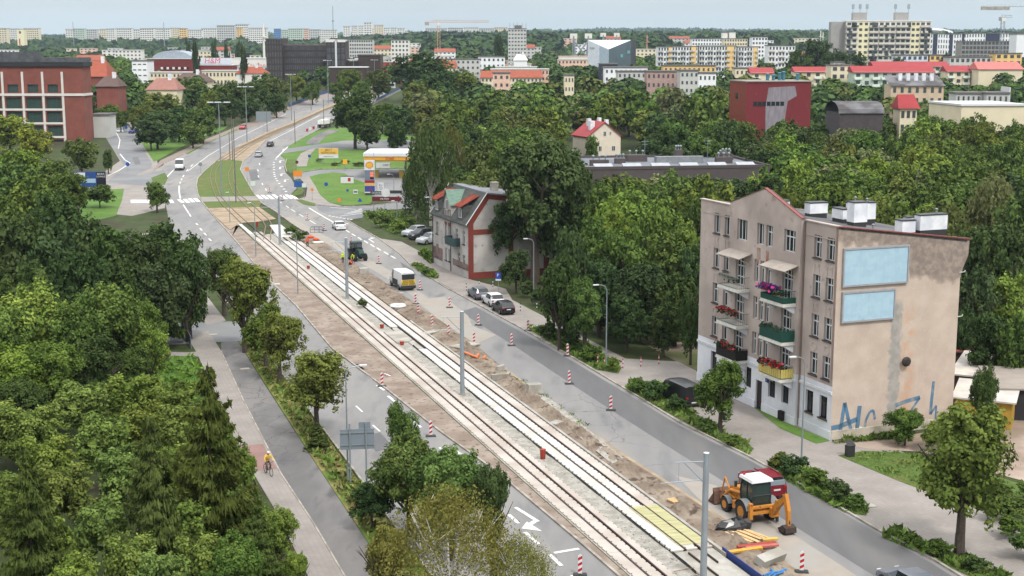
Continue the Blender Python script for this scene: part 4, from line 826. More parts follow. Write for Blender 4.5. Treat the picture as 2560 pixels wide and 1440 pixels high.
for x in (-.3, LH + .27):
    a, c = Vector((x, -.4, EZ - .22)), Vector((x, 2.7, 11.85)); vb.cyl(a, c, .07, n=4)
vb.build('verge_board', M_WHITE, hs)
c = MB(); c.box(-.5, .5, -.45, .45, 0, 1.6); c.box(-.56, .56, -.5, .5, 1.6, 1.75); c.build('chimney', M_CONC, roofh, (LH * .62, 6.0, 10.9))
for x in (.9, 10.7):
    x *= sc_; d_ = MB(); d_.box(x, x + 2.0, -.05, 2.2, EZ + .25, EZ + 2.2); dm_ = d_.build('dormer', M_SLATE, hs)
    t_ = MB(); t_.quad((x - .25, -.5, EZ + 2.05), (x + 2.25, -.5, EZ + 2.05), (x + 2.25, 2.3, EZ + 3.5), (x - .25, 2.3, EZ + 3.5)); t_.quad((x - .25, -.5, EZ + 1.95), (x + 2.25, -.5, EZ + 1.95), (x + 2.25, 2.3, EZ + 3.4), (x - .25, 2.3, EZ + 3.4))
    for k in range(9): xx = x - .25 + 2.5 * k / 8; t_.cyl((xx, -.5, EZ + 2.07), (xx, 2.3, EZ + 3.52), .05, n=5)
    t_.build('dormer_roof', M_TILE, hs, fix=False)
    window(hs, x + .4, EZ + .45, 1.2, 1.35, 'V', -.12)
x = 5.0 * sc_; g_ = MB(); g_.poly([(x, -.08, EZ - .4), (x + 3.0, -.08, EZ - .4), (x + 3.0, -.08, EZ + 2.0), (x + 1.5, -.08, EZ + 3.7), (x, -.08, EZ + 2.0)]); g_.quad((x, -.08, EZ - .4), (x, 2.6, EZ - .4), (x, 2.6, EZ + 2.0), (x, -.08, EZ + 2.0)); g_.quad((x + 3, -.08, EZ - .4), (x + 3, 2.6, EZ - .4), (x + 3, 2.6, EZ + 2.0), (x + 3, -.08, EZ + 2.0)); g_.build('gable', M_HP, hs, fix=False)
tb = MB()
for k in range(5): tb.box(x + .05 + .7 * k, x + .15 + .7 * k, -.12, -.09, EZ - .3, EZ + 1.0)
for z in (EZ - .38, EZ + .95): tb.box(x, x + 3, -.125, -.085, z, z + .12)
tb.build('timber_frame', M_DFR, hs)
gr_ = MB(); gr_.quad((x + 1.5, -.35, EZ + 3.85), (x + 3.35, -.35, EZ + 1.75), (x + 3.35, 2.6, EZ + 1.75), (x + 1.5, 2.6, EZ + 3.85)); gr_.quad((x + 1.5, -.35, EZ + 3.85), (x - .35, -.35, EZ + 1.75), (x - .35, 2.6, EZ + 1.75), (x + 1.5, 2.6, EZ + 3.85))
gr_.build('gable_roof', M('roof_green', C(120, 150, 134), .7, .1, 1, stretch=(1, 1, 5), col3=C(84, 104, 94), sc3=2), hs, fix=False); window(hs, x + .95, EZ + .95, 1.1, 1.5, 'V', -.16)
b_ = MB(); b_.box(8.2 * sc_, 11.4 * sc_, -1.1, -.02, 4.1, 4.3); b_.box(8.2 * sc_, 11.4 * sc_, -1.12, -1.06, 4.3, 5.25); b_.box(8.2 * sc_, 8.2 * sc_ + .06, -1.05, -.02, 4.3, 5.25); b_.box(11.4 * sc_ - .06, 11.4 * sc_, -1.05, -.02, 4.3, 5.25); b_.build('balcony', M('balcony_teal', C(60, 84, 86), .7, .1, 2), hs)
dp = MB().tube([(7.9 * sc_, -.15, EZ), (7.9 * sc_, -.15, .1)], .06, 6); dp.tube([(.12, -.15, EZ), (.12, -.15, .1)], .06, 6); dp.build('downpipe', M_DSTEEL, hs)
# ================================================================ dark flat-roofed block
A0 = at(1455, 418, 9.4); A1 = at(1925, 412, 9.4); da = A1 - A0; LA = da.length; AA = math.atan2(da.y, da.x); DA = 27
fb_ = empty('flat_roof_block', Vector((A0.x, A0.y, 0)), AA, 'dark grey flat-roofed block with silver roof vents behind the green trees', 'building')
M_DK = M('render_dark', C(92, 84, 84, .7), .9, .06, 1); M_RFL = M('roof_grey_felt', C(132, 136, 144), .9, .08, .3, col2=C(112, 116, 124), sc2=.12)
b = MB(); b.box(0, LA, 0, DA, 0, 8.9); b.box(-.1, LA + .1, -.1, .35, 8.9, 9.45); b.box(-.1, LA + .1, DA - .35, DA + .1, 8.9, 9.45); b.box(-.1, .35, .35, DA - .35, 8.9, 9.45); b.box(LA - .35, LA + .1, .35, DA - .35, 8.9, 9.45); b.build('wall', M_DK, fb_)
rfa = MB().box(.36, LA - .36, .36, DA - .36, 8.91, 9.0).build('roof', M_RFL, fb_)
for k in range(6):
    x = 3 + k * 5.6; s_ = MB(); s_.add([(x, 2.2, 9), (x + 3.6, 2.2, 9), (x + 3.6, 4.2, 9), (x, 4.2, 9), (x, 4.2, 9.7), (x + 3.6, 4.2, 9.7)], [(0, 1, 5, 4), (3, 2, 5, 4), (0, 4, 3), (1, 2, 5)]); s_.build('rooflight', M('rooflight', C(178, 184, 190), .4), rfa)
for x, y, sx, sy, h in ((5, 8, 3.6, 1.2, 1.1), (10, 12, 2.0, 1.4, 1.0), (14.5, 17, 4, 2.5, 1.3), (22, 12, 9.5, 1.4, 1.3), (21, 15.5, 6, 1.2, 1.0), (24, 20, 1.5, 1.5, 2.0), (30.5, 10, 3.2, 1.6, 1.2), (32.5, 15, 2, 1.5, 1.6), (LA - 3, 19, 3, 2, 1.0), (2.5, 22, 3, 2, 1.1)):
    MB().box(x - sx / 2, x + sx / 2, y - sy / 2, y + sy / 2, 9.0, 9.0 + h).build('roof_plant', M_DK if sx < 5 else M('duct', C(170, 174, 178), .4, metal=.4), rfa)
    if sx < 5:
        for k in range(3): c = MB(); c.cyl((0, 0, 0), (0, 0, .5), .12, n=6); c.ball((0, 0, .7), .28); c.build('vent_cowl', M_STEEL, rfa, (x - sx / 3 + k * sx / 3, y, 9.0 + h))
for x in (16, 29): c = MB(); c.cyl((0, 0, 0), (0, 0, 4.5), .05, n=5); c.cyl((-.8, 0, 4), (.8, 0, 4), .03, n=4); c.cyl((-.6, 0, 3.4), (.6, 0, 3.4), .03, n=4); c.build('aerial', M_STEEL, rfa, (x, 16, 9))
# ================================================================ red brick office on the left
YB = 405; C0 = onY(-70, 330, YB); C1 = onY(214, 330, YB); zb_ = TZ(-140, YB)
bo = empty('brick_office', (C0.x, YB, zb_), 0, 'red brick office block with white frame grid and black roof edge', 'building')
LB = C1.x - C0.x; HB = 31 - YB * 40 / FP - zb_; DB = 8
M_BR = brickmat('office_brick', C(152, 84, 70), C(138, 72, 60), C(136, 98, 86), 3); M_BRD = M('brick_dark', C(96, 56, 54), .9, .1, 2)
zt_ = lambda py: 31 - YB * (py - 125) / FP - zb_
cols = [C1.x - onY(x, 300, YB).x for x in (161, 112, 62, 12, -37)]; cols = [LB - c for c in cols]    # pilaster centres from right
ops = []
for i in range(4):
    x1, x0 = cols[i] - .35, cols[i + 1] + .35
    ops.append((x0 + 1.0, x1 - 1.0, zt_(229), zt_(209)))
    for a, b_ in ((270, 241), (304, 276), (338, 311), (372, 345)): ops.append((x0 + .35, x1 - .35, zt_(a), zt_(b_)))
f = MB(); f.wall((0, 0, 0), (1, 0, 0), (0, -1, 0), LB, -1, HB, ops, .6); f.wall((LB, 0, 0), (0, 1, 0), (1, 0, 0), DB, -1, HB); f.wall((LB, DB, 0), (-1, 0, 0), (0, 1, 0), LB, -1, HB); f.build('wall', M_BR, bo)
for k, o_ in enumerate(ops):
    w_, h_ = o_[1] - o_[0], o_[3] - o_[2]; window(bo, o_[0], o_[2], w_, h_, 'V' if k % 5 == 0 else 'V3', .45, M_DSTEEL, M_GLASS2)
g_ = MB()
for c in cols: g_.box(c - .32, c + .32, -.22, -.004, zt_(378), zt_(178))
g_.build('pilaster', M('frame_white', C(222, 218, 212, .72), .8, .05, 1), bo)
g_ = MB(); g_.box(-.1, LB + .3, -.3, -.003, zt_(237), zt_(231)); g_.box(LB + .003, LB + .3, 0, DB, zt_(237), zt_(231)); 
for a in (273, 307, 341, 376): g_.box(-.1, cols[0] + .3, -.26, -.003, zt_(a), zt_(a - 5))
g_.build('white_band', MATS['frame_white'], bo)
g_ = MB(); g_.box(-.3, LB + .5, -.5, DB, HB, HB + 1.3); g_.build('cornice', flat('black_metal', C(42, 44, 48), .6), bo)
g_ = MB(); g_.box(0, LB * .55, 3, 10, HB + 1.3, HB + 4.2); g_.box(LB * .6, LB - 1, 4, 12, HB + 1.3, HB + 2.6)
g_.build('roof_plant_screen', M('screen_grey', C(96, 98, 102), .6, .3, .8), bo)
# ================================================================ white house with red roof
def gable_house(name, P, rz, L, D, he, hr, mw, mr, label, chim=(), wins_=(), cat='building', off=0):
    """ridge along local y (depth); gable faces -y"""
    h = empty(name, P, rz, label, cat)
    f = MB(); f.poly([(0, 0, -2), (L, 0, -2), (L, 0, he), (L / 2, 0, hr), (0, 0, he)]); f.poly([(L, D, -2), (0, D, -2), (0, D, he), (L / 2, D, hr), (L, D, he)]); f.quad((0, 0, -2), (0, D, -2), (0, D, he), (0, 0, he)); f.quad((L, D, -2), (L, 0, -2), (L, 0, he), (L, D, he)); f.build('wall', mw, h, fix=False)
    r_ = MB(); s_ = (hr - he) / (L / 2)
    for sx in (-1, 1):
        xe = L / 2 + sx * (L / 2 + .4); ze = he - .4 * s_
        r_.add([(L / 2, -.35, hr + .02), (xe, -.35, ze), (xe, D + .35, ze), (L / 2, D + .35, hr + .02), (L / 2, -.35, hr + .2), (xe, -.35, ze + .18), (xe, D + .35, ze + .18), (L / 2, D + .35, hr + .2)], [(0, 3, 2, 1), (4, 5, 6, 7), (0, 1, 5, 4), (1, 2, 6, 5), (2, 3, 7, 6)])
    ro = r_.build('roof', mr, h)
    for x, y, s2, hh in chim: MB().box(x - s2, x + s2, y - s2 * 1.3, y + s2 * 1.3, he, hr + hh).build('chimney', M_CHIM, ro)
    for x, z, w_, hh in wins_: window(h, x, z, w_, hh, 'V', -.06)
    return h
M_CRM = M('cream_render', C(228, 216, 198, .75), .92, .05, 1); M_RR = M('red_metal_roof', C(170, 54, 60, .62), .6, .08, .6)
p = onY(1470, 340, 345); gable_house('white_house', (p.x, 345, TZ(0, 345)), R(20), 9.0, 10, 7.2, 10.6, M_CRM, M_RR, 'cream gabled house with bright red roof and white chimneys amid trees', [(2.2, 3, .6, .3), (3.2, 7, .45, .7), (5.2, 5, .4, 1.0), (6.2, 2.6, .4, .6)], [(4.2, 7.2, .8, 1.2), (5.9, 7.4, .5, .9), (2.9, 3.4, .9, 1.3), (6.6, 3.4, .9, 1.3)])
# ================================================================ big maroon clad hall
p = onY(1866, 215, 395); mh = empty('maroon_hall', (p.x, 395, TZ(0, 395)), R(9), 'tall maroon sheet-clad hall with a weathered grey patch', 'building')
M_MAR = M('maroon_sheet', C(122, 44, 50, .7), .7, .1, 1.2, col2=C(120, 40, 46, .75), sc2=.3, col3=C(150, 110, 112, .75), sc3=2.2, lo3=.68, hi3=.75, stretch=(2.5, 2.5, .35))
HM = 31 - 395 * 78 / FP - TZ(0, 395)
f = MB(); f.box(0, 19.5, 0, 15, -2, HM); f.build('wall', M_MAR, mh)
f = MB(); f.box(-.08, -.003, .05, 14.9, -2, HM - .02); f.build('side_cladding', M('rust_sheet', C(140, 66, 48, .75), .75, .1, .8), mh)
f = MB(); f.add([(6.2, -.07, -2), (10.6, -.07, -2), (12.5, -.07, HM - 5.5), (15.2, -.07, HM - 4), (14.6, -.07, HM - 1.2), (6.6, -.07, HM - 1.6), (5.9, -.07, HM - 7)], [(0, 1, 2, 3, 4, 5, 6)]); f.build('bare_patch', M('zinc_patch', C(140, 134, 142, .75), .6, .2, .8, stretch=(2, 2, .4)), mh, fix=False)
for z in (HM - 6.8,):
    for k in range(7): MB().box(2.2 + k * 1.35, 3.3 + k * 1.35, -.14, -.075, z, z + 1.2).build('window', M_GLASS, mh)
for z, y in ((HM - 5, 7), (HM - 14, 7)): MB().box(-.16, -.085, y, y + 2.2, z, z + 1.6).build('window', M_GLASS, mh)
rm = MB().box(-.3, 19.8, -.3, 15.3, HM, HM + .35).build('roof', M('roof_pale', C(170, 160, 152), .9, .1, .5), mh)
for x, y, h in ((8, 5, 1.4), (9.8, 5, 1.1), (12, 6, 1.7), (13.2, 6, 2.0), (17.5, 6, 1.4)): c = MB(); c.cyl((0, 0, 0), (0, 0, h), .5, n=8); c.ball((0, 0, h + .3), .65, .65, .35); c.build('vent_cowl', flat('vent_blue', C(70, 130, 150)), rm, (x, y, HM + .35))
# ================================================================ petrol station
cz = 5.2; g0 = onY(910, 402, 316); g1 = onY(1027, 398, 316); zs = TZ(0, 316)
gs = empty('petrol_canopy', (g0.x, 316, zs), 0, 'white and orange petrol station canopy', 'canopy')
Wg = g1.x - g0.x; zc = g0.z - zs
M_SY, M_SR = flat('sign_yellow', C(250, 190, 60)), flat('sign_red', C(206, 60, 30))
MB().box(0, Wg, 0, 15, zc + .15, zc + 1.0).build('fascia', flat('fascia_orange', C(244, 176, 60)), gs); MB().box(-.15, Wg + .15, -.15, 15.15, zc + 1.0, zc + 1.75).build('roof', M_WHITE, gs); MB().box(-.02, Wg + .02, -.02, 15, zc, zc + .15).build('edge_strip', flat('strip_red', C(190, 60, 40)), gs)
text('Shell', gs, (Wg * .55, -.06, zc + .58), 1.1, M_SR)
for x in (1.5, Wg - 1.5): MB().box(x - .2, x + .2, 4, 4.4, 0, zc).build('column', M_STEEL, gs)
for x in (2.5, Wg - 2.5): b = MB(); b.box(x - .5, x + .5, 3, 3.8, 0, 1.9); b.build('fuel_pump', flat('pump', C(200, 170, 70)), gs)
tp_ = gp(925, 488); ts = empty('price_totem', tp_, 0, 'tall petrol price totem with a yellow shell emblem', 'sign'); TW, TH = 2.15, 7.4
MB().box(-TW / 2, TW / 2, -.2, .2, .5, TH).build('panel', M_WHITE, ts); MB().box(-TW / 2 + .1, TW / 2 - .1, -.15, .15, 0, .5).build('base', M_DSTEEL, ts)
for z0, z1, mt_ in ((3.2, 5.35, flat('panel_grey', C(120, 136, 156))), (2.62, 3.18, flat('panel_red', C(170, 24, 56))), (2.05, 2.6, flat('panel_yellow', C(236, 190, 110))), (.75, 2.0, flat('panel_blue', C(60, 80, 160)))): MB().box(-TW / 2 + .02, TW / 2 - .02, -.22, -.205, z0, z1).build('price_panel', mt_, ts)
MB().box(.1, .85, -.235, -.222, 3.9, 5.0).build('display', flat('led_orange', C(236, 110, 70), emit=.4), ts); MB().box(.1, .85, -.235, -.222, 3.45, 3.85).build('display', M_BLACK, ts)
text('5.89', ts, (.48, -.24, 4.7), .32, M_WHITE); text('6.09', ts, (.48, -.24, 4.2), .32, M_WHITE)
text('-35', ts, (0, -.23, 1.2), .8, flat('promo_red', C(190, 30, 50)))
em = MB(); n_ = 26
def pecten(r, y):
    pts = []
    for i in range(n_):
        t = R(-28) + (R(236)) * i / (n_ - 1); rr_ = r * (1 + .04 * math.cos(i * math.pi * .75)); pts.append((rr_ * math.cos(t), y, rr_ * .92 * math.sin(t)))
    return pts + [(-r * .42, y, -r * .62), (-r * .38, y, -r * .82), (r * .38, y, -r * .82), (r * .42, y, -r * .62)]
e1 = MB(); e1.poly(pecten(.82, -.215)); eo = e1.build('emblem', M_SR, ts, (0, 0, 6.35), fix=False); e1 = MB(); e1.poly(pecten(.7, -.22)); e1.build('emblem_fill', M_SY, eo, fix=False)
# billboard "JEDZ BEZPIECZNIE" and smaller signs on the lawns
def board(px, py, w, h, z0, label, name='billboard', rz=0, post=2, fm=None):
    p = gp(px, py); b = empty(name, p, rz, label, name.replace('_', ' '))
    for k in range(post): x = 0 if post == 1 else -w / 2 + w * (.2 + .6 * k / (post - 1)); MB().cyl((x, .1, 0), (x, .1, z0 + h * .6), .07, n=6).build('post', M_STEEL, b)
    MB().box(-w / 2, w / 2, -.06, .06, z0, z0 + h).build('panel', fm or M_WHITE, b); return b
b = board(822, 411, 4.9, 2.5, 1.6, 'yellow and white road safety billboard by the petrol station'); MB().box(-2.4, 2.4, -.08, -.065, 2.55, 4.05).build('poster', flat('poster_yellow', C(246, 196, 86)), b)
text('JEDŹ', b, (0, -.09, 3.62), .85, M_BLACK, ext=.002); text('BEZPIECZNIE', b, (0, -.09, 2.92), .62, flat('letters_brown', C(70, 50, 20)), ext=.002); text('jedziesz? patrz!', b, (0, -.09, 2.05), .42, flat('letters_blue', C(80, 100, 140)), ext=.002)
b = board(863, 427, 1.1, 1.2, 1.6, 'small yellow sign on a white post', 'sign', post=1, fm=M_SY)
b = board(958, 424, 3.4, 1.3, .4, 'white advertising banner on the grass behind the forecourt', 'banner'); text('ORP 7', b, (.9, -.08, 1.1), .7, M_BLACK, ext=.002)
b = board(868, 459, 2.9, 1.5, .1, 'leaning poster stand with a red motif on the lawn', 'poster_stand'); MB().box(.2, .8, -.08, -.065, .5, 1.3).build('motif', M_RED, b); MB().box(-1.45, 1.45, -.1, .1, 1.6, 1.72).build('top_rail', M_DSTEEL, b)
b = board(952, 486, 1.25, 2.2, .3, 'tall white advertising banner beside the totem', 'banner'); text('LOT', b, (.1, -.08, 1.4), .9, M_BLACK, rot=(R(90), R(-90), 0), ext=.002)
b = board(889, 486, .9, .9, .1, 'low white square sign on the lawn', 'sign'); MB().box(-.35, .35, -.08, -.065, .4, .7).build('print', flat('print_navy', C(40, 50, 100)), b)
def post_sign(px, py, h, shape, col, label, s_=.45, face=None, z2=None):
    p = gp(px, py); b = empty('road_sign', p, 0, label, 'sign'); MB().cyl((0, 0, 0), (0, 0, h), .035, n=6).build('post', M_STEEL, b); m_ = MB()
    if shape == 'o': m_.cyl((0, -.06, h - s_), (0, -.03, h - s_), s_, n=16)
    elif shape == 's': m_.box(-s_, s_, -.06, -.03, h - 2 * s_, h)
    elif shape == 'r': m_.box(-s_ * 1.5, s_ * 1.5, -.06, -.03, h - 2 * s_, h)
    elif shape == 't': m_.add([(-s_, -.05, h - 1.6 * s_), (s_, -.05, h - 1.6 * s_), (0, -.05, h)], [(0, 1, 2)])
    m_.build('plate', col, b, fix=False); return b
M_SB, M_SO = flat('sign_blue', C(40, 90, 170)), flat('sign_orange', C(246, 150, 50)); M_SG = flat('sign_green_frame', C(226, 240, 226))
for a in ((816, 486, 2.6, 'o', M_SB, 'round blue sign standing on the forecourt lawn', .42), (869, 487, 1.2, 's', M_SB, 'small blue sign on the lawn near the totem', .25), (848, 508, 1.0, 's', M_SO, 'orange litter bin shaped sign at the lawn edge', .35), (900, 513, 1.5, 't', M_SB, 'small blue sign at the side street kerb', .5), (743, 428, 2.6, 'o', flat('sign_dark', C(90, 60, 60)), 'round sign at the station entrance', .4), (745, 465, 3.4, 'r', M_SO, 'orange diversion sign by the grass island', .65), (747, 478, 2.2, 'r', M_SB, 'blue direction sign by the grass island', .65), (761, 498, 3.3, 's', M_SG, 'white framed sign on the paved path', .42), (633, 483, 2.6, 's', M_SG, 'white framed sign at the median tip', .5), (781, 502, 2.6, 's', M_SO, 'narrow orange sign beside the path', .28), (619, 470, 4.6, 's', M_SO, 'tall double orange sign beside the curved rails', .45), (774, 408, 2.2, 's', M_SB, 'blue sign near the yellow billboard', .35), (320, 430, 2.4, 'o', M_SB, 'blue round arrow sign in the left street', .5), (316, 332, 2.2, 'o', M_SB, 'blue round sign at the far roundabout', .5), (202, 435, 3, 'r', M_STEEL, 'grey sign back behind the blue billboard', .4), (660, 330, 6.5, 'r', M_STEEL, 'grey direction board back beside the left carriageway', 1.6), (502, 437, 3, 'o', M_STEEL, 'grey round sign back beside the left carriageway', .5)): post_sign(*a)
# brown and white direction signs
p = gp(965, 527); b = empty('direction_sign', p, R(-4), 'brown arrow and dark direction signs with a round emblem', 'sign')
for x in (-2.4, -.2, 2.2): MB().cyl((x, 0, 0), (x, 0, 3.2), .05, n=6).build('post', M_STEEL, b)
MB().box(-2.7, 2.4, -.1, -.04, 1.9, 2.75).build('arrow_board', flat('sign_brown', C(110, 30, 36)), b); a_ = MB(); a_.add([(2.4, -.07, 1.65), (2.4, -.07, 3.0), (3.3, -.07, 2.3)], [(0, 1, 2)]); a_.build('arrow_head', flat('sign_brown2', C(120, 34, 40)), b, fix=False)
MB().box(-3.0, -.7, -.1, -.04, 3.2, 3.85).build('name_board', M_DSTEEL, b); MB().box(.8, 3.2, -.1, -.04, 3.4, 4.0).build('name_board', M_DSTEEL, b); MB().cyl((0, -.12, 3.55), (0, -.08, 3.55), .85, n=20).build('emblem', M_WHITE, b)
text('OGRÓD', b, (-1.8, -.12, 3.5), .5, M_WHITE, ext=.002); text('MŁYNY', b, (-.2, -.12, 2.3), .55, M_WHITE, ext=.002)
# blue office advert on the left
p = gp(227, 480); b = empty('billboard', p, 0, 'blue and black office letting billboard behind the dark trees', 'billboard'); q = ppm(p)
MB().box(-3.4, 3.4, -.1, .1, 1.0, 4.4).build('panel', flat('ad_blue', C(44, 80, 150)), b); MB().box(1.4, 3.4, -.13, -.105, 1.05, 4.35).build('panel_dark', flat('ad_black', C(24, 22, 44)), b); MB().box(-3.3, -1.0, -.13, -.105, 3.2, 4.2).build('picture', M_WHITE, b); MB().box(-3.2, 1.2, -.12, -.104, 2.0, 2.9).build('picture', flat('ad_pale', C(176, 204, 230)), b)
text('BIURA', b, (2.4, -.14, 3.9), .58, M_WHITE, ext=.002); text('LOKALE', b, (2.4, -.14, 3.35), .52, M_WHITE, ext=.002)
for x in (-2.5, 2.5): MB().cyl((x, .15, 0), (x, .15, 4.3), .1, n=6).build('post', M_STEEL, b)
# garages behind the tenement
def shed(px, py, w, d, h, rz, mw, mr, label, slope=.4):
    p = gp(px, py); b = empty('garage', p, rz, label, 'garage', 'sheds behind the tenement')
    MB().add([(0, 0, 0), (w, 0, 0), (w, d, 0), (0, d, 0), (0, 0, h), (w, 0, h), (w, d, h + slope), (0, d, h + slope)], [(0, 1, 5, 4), (1, 2, 6, 5), (2, 3, 7, 6), (3, 0, 4, 7), (4, 5, 6, 7)]).build('wall', mw, b)
    MB().add([(-.3, -.3, h + .02), (w + .3, -.3, h + .02), (w + .3, d + .3, h + slope + .02), (-.3, d + .3, h + slope + .02), (-.3, -.3, h + .16), (w + .3, -.3, h + .16), (w + .3, d + .3, h + slope + .16), (-.3, d + .3, h + slope + .16)], [(0, 3, 2, 1), (4, 5, 6, 7), (0, 1, 5, 4), (1, 2, 6, 5), (2, 3, 7, 6), (3, 0, 4, 7)]).build('roof', mr, b)
M_RFW = M('shed_roof_pale', C(232, 222, 210), .85, .06, .8, col2=C(206, 200, 194), sc2=.5); M_RFG = M('shed_roof_grey', C(168, 158, 148), .9, .1, .8); M_BRS = M('shed_wall_brown', C(104, 84, 76), .9, .15, 1.5); M_BKS = M('shed_wall_black', C(60, 58, 62), .9, .1, 1)
shed(2385, 1062, 4.5, 5, 2.3, R(-24), M('shed_wall_yellow', C(200, 160, 70), .9), M_RFW, 'yellow shed with pale roof behind the corner of the tenement')
shed(2378, 1002, 7, 9, 2.4, R(-26), M_BRS, M_RFW, 'brown garage with large cream roof behind the tenement', .2)
shed(2490, 1050, 14, 7, 2.7, R(-8), M_BKS, M_RFG, 'long black garage with flat grey roof at the right edge', .2)
shed(2375, 940, 9, 5, 2.4, R(-12), M_BRS, M('shed_roof_red', C(160, 84, 78), .8, .1, 1), 'low garage with faded red roof behind the tenement', .3)
# ================================================================ distant buildings
def Zof(py, Y): return HC - Y * (py - 125) / FP
M_PALE = M('estate_white', C(226, 224, 218, .8), .9, .05, .3); M_PALEG = M('estate_grey', C(196, 196, 192, .8), .9, .06, .3); M_CREAM = M('estate_cream', C(226, 214, 186, .8), .9, .05, .3); M_YELP = M('estate_yellow', C(232, 224, 186, .8), .9, .04, .5); M_ORP = M('estate_orange', C(232, 196, 130, .8), .9, .04, .5)
M_BLP = M('estate_blue', C(80, 130, 190, .8), .8); M_GNP = M('estate_green', C(190, 206, 190, .8), .9); M_DGL = M('far_window', C(84, 90, 96), .5, .3, .4); M_RFD = M('far_roof', C(120, 116, 116), .9, .1, .2); M_PINK = M('estate_pink', C(226, 190, 170, .8), .9)
M_RRF = M('far_red_roof', C(164, 56, 60, .65), .7, .08, .4)
def block(name, x0, x1, top, Y, depth, label, mw=None, floors=0, bays=0, rz=0.0, mr=None, cat='building', group=None, band=False, wfrac=(.55, .5), end=None, roof='flat', bm=None):
    """a building standing on the terrain at distance Y, between photo columns x0 and x1"""
    a = onY(x0, 125, Y); b = onY(x1, 125, Y); zb = min(TZ(a.x, Y), TZ(a.x, Y + depth)); w_ = (b.x - a.x) / math.cos(rz); h = Zof(top, Y) - zb
    o = empty(name, (a.x, Y, zb), rz, label, cat, group); mw = mw or M_PALE
    MB().box(0, w_, 0, depth, -3, h).build('wall', mw, o)
    if roof == 'flat': MB().box(-.3, w_ + .3, -.3, depth + .3, h, h + .5).build('roof', mr or M_RFD, o)
    elif roof == 'hip':
        rh = 3.2; r_ = MB(); r_.add([(-.6, -.6, h), (w_ + .6, -.6, h), (w_ + .6, depth + .6, h), (-.6, depth + .6, h), (0, depth / 2, h + rh), (w_, depth / 2, h + rh)], [(0, 1, 5, 4), (2, 3, 4, 5), (1, 2, 5), (3, 0, 4), (0, 3, 2, 1)]); r_.build('roof', mr or M_RRF, o)
    if floors:
        if floors < 7: floors = max(floors, round(h / 3.2))
        fh = h / floors; bw = w_ / bays; m_ = MB(); bal = MB()
        for i in range(bays):
            for k in range(floors):
                x = (i + .5) * bw; z = k * fh + fh * .32; m_.box(x - bw * wfrac[0] / 2, x + bw * wfrac[0] / 2, -.1, .05, z, z + fh * wfrac[1])
        q = m_.build('window_row', M_DGL, o); q['kind'] = 'stuff'
        if band:
            for k in range(1, floors):
                for i in range(bays):
                    if i % 3 != 2: bal.box(i * bw + .1, (i + 1) * bw - .1, -1.1, -.11, k * fh, k * fh + 1.0)
            q = bal.build('balcony_row', bm or M_PALE, o); q['kind'] = 'stuff'
        if end:
            e_ = MB(); e_.box(w_, w_ + .2, 0, depth, -3, h - .05); e_.build('end_wall', end, o)
    return o, w_, h
# skyline estates
SKY = [(0, 19, 73, 'c'), (19, 45, 74, 'w'), (62, 99, 73, 'c'), (166, 190, 75, 'w'), (186, 213, 74, 'e'), (213, 244, 76, 'g'), (251, 272, 75, 'c'), (268, 288, 74, 'w'), (294, 331, 73, 'w'), (313, 352, 76, 'w'), (352, 386, 73, 'w'), (389, 426, 73, 'w'), (428, 450, 72, 'c'), (450, 467, 73, 'o'), (470, 506, 77, 'w'), (505, 543, 73, 'w'), (544, 588, 66, 'g'), (588, 606, 72, 'o'), (591, 622, 63, 'w'), (622, 668, 72, 'w'), (686, 701, 74, 'b'), (701, 722, 77, 'n'), (722, 757, 74, 'e'), (757, 771, 74, 'p'), (771, 800, 76, 'g'), (800, 842, 77, 'w'),
       (859, 876, 68, 'w'), (880, 893, 67, 'w'), (897, 910, 67, 'w'), (891, 935, 74, 'c'), (911, 930, 59, 'w'), (936, 959, 65, 'c'), (960, 975, 72, 'w'), (978, 992, 72, 'w'), (994, 1012, 73, 'w'), (1012, 1032, 79, 'w'), (1064, 1118, 73, 'g'), (1120, 1158, 72, 'g'), (1160, 1196, 71, 'w'), (1197, 1236, 73, 'g'), (1236, 1268, 71, 'c')]
tone = {'w': M_PALE, 'c': M_CREAM, 'g': M_PALEG, 'e': M_GNP, 'o': M_ORP, 'b': M_BLP, 'n': M_GNP, 'p': M_PINK}
nm_ = {'w': 'white', 'c': 'cream', 'g': 'grey', 'e': 'pale green', 'o': 'ochre', 'b': 'blue', 'n': 'pale green', 'p': 'pink'}
cnt = {}
for i, (x0, x1, t, k) in enumerate(SKY):
    Y = 2350 + (i * 137) % 420 if x0 < 850 else 2900 + (i * 91) % 300; c = nm_[k]; cnt[c] = cnt.get(c, 0) + 1
    block('panel_block', x0, x1, t, Y, 14, f'{c} panel block on the far skyline, {ORD(cnt[c])} {c} one from the left', tone[k], 11, max(3, int((x1 - x0) / 5)), group='panel blocks on the far skyline', wfrac=(.7, .42))
o, w_, h = block('panel_block', 45, 62, 75, 2250, 14, 'yellow gable of a skyline block with dark emblem', M_YELP, cat='building'); MB().box(w_ * .3, w_ * .6, -.2, -.05, h * .82, h * .92).build('emblem', M_DGL, o); MB().box(w_ * .25, w_ * .42, -.2, -.05, h * .1, h * .6).build('stripe', M_RRF, o)
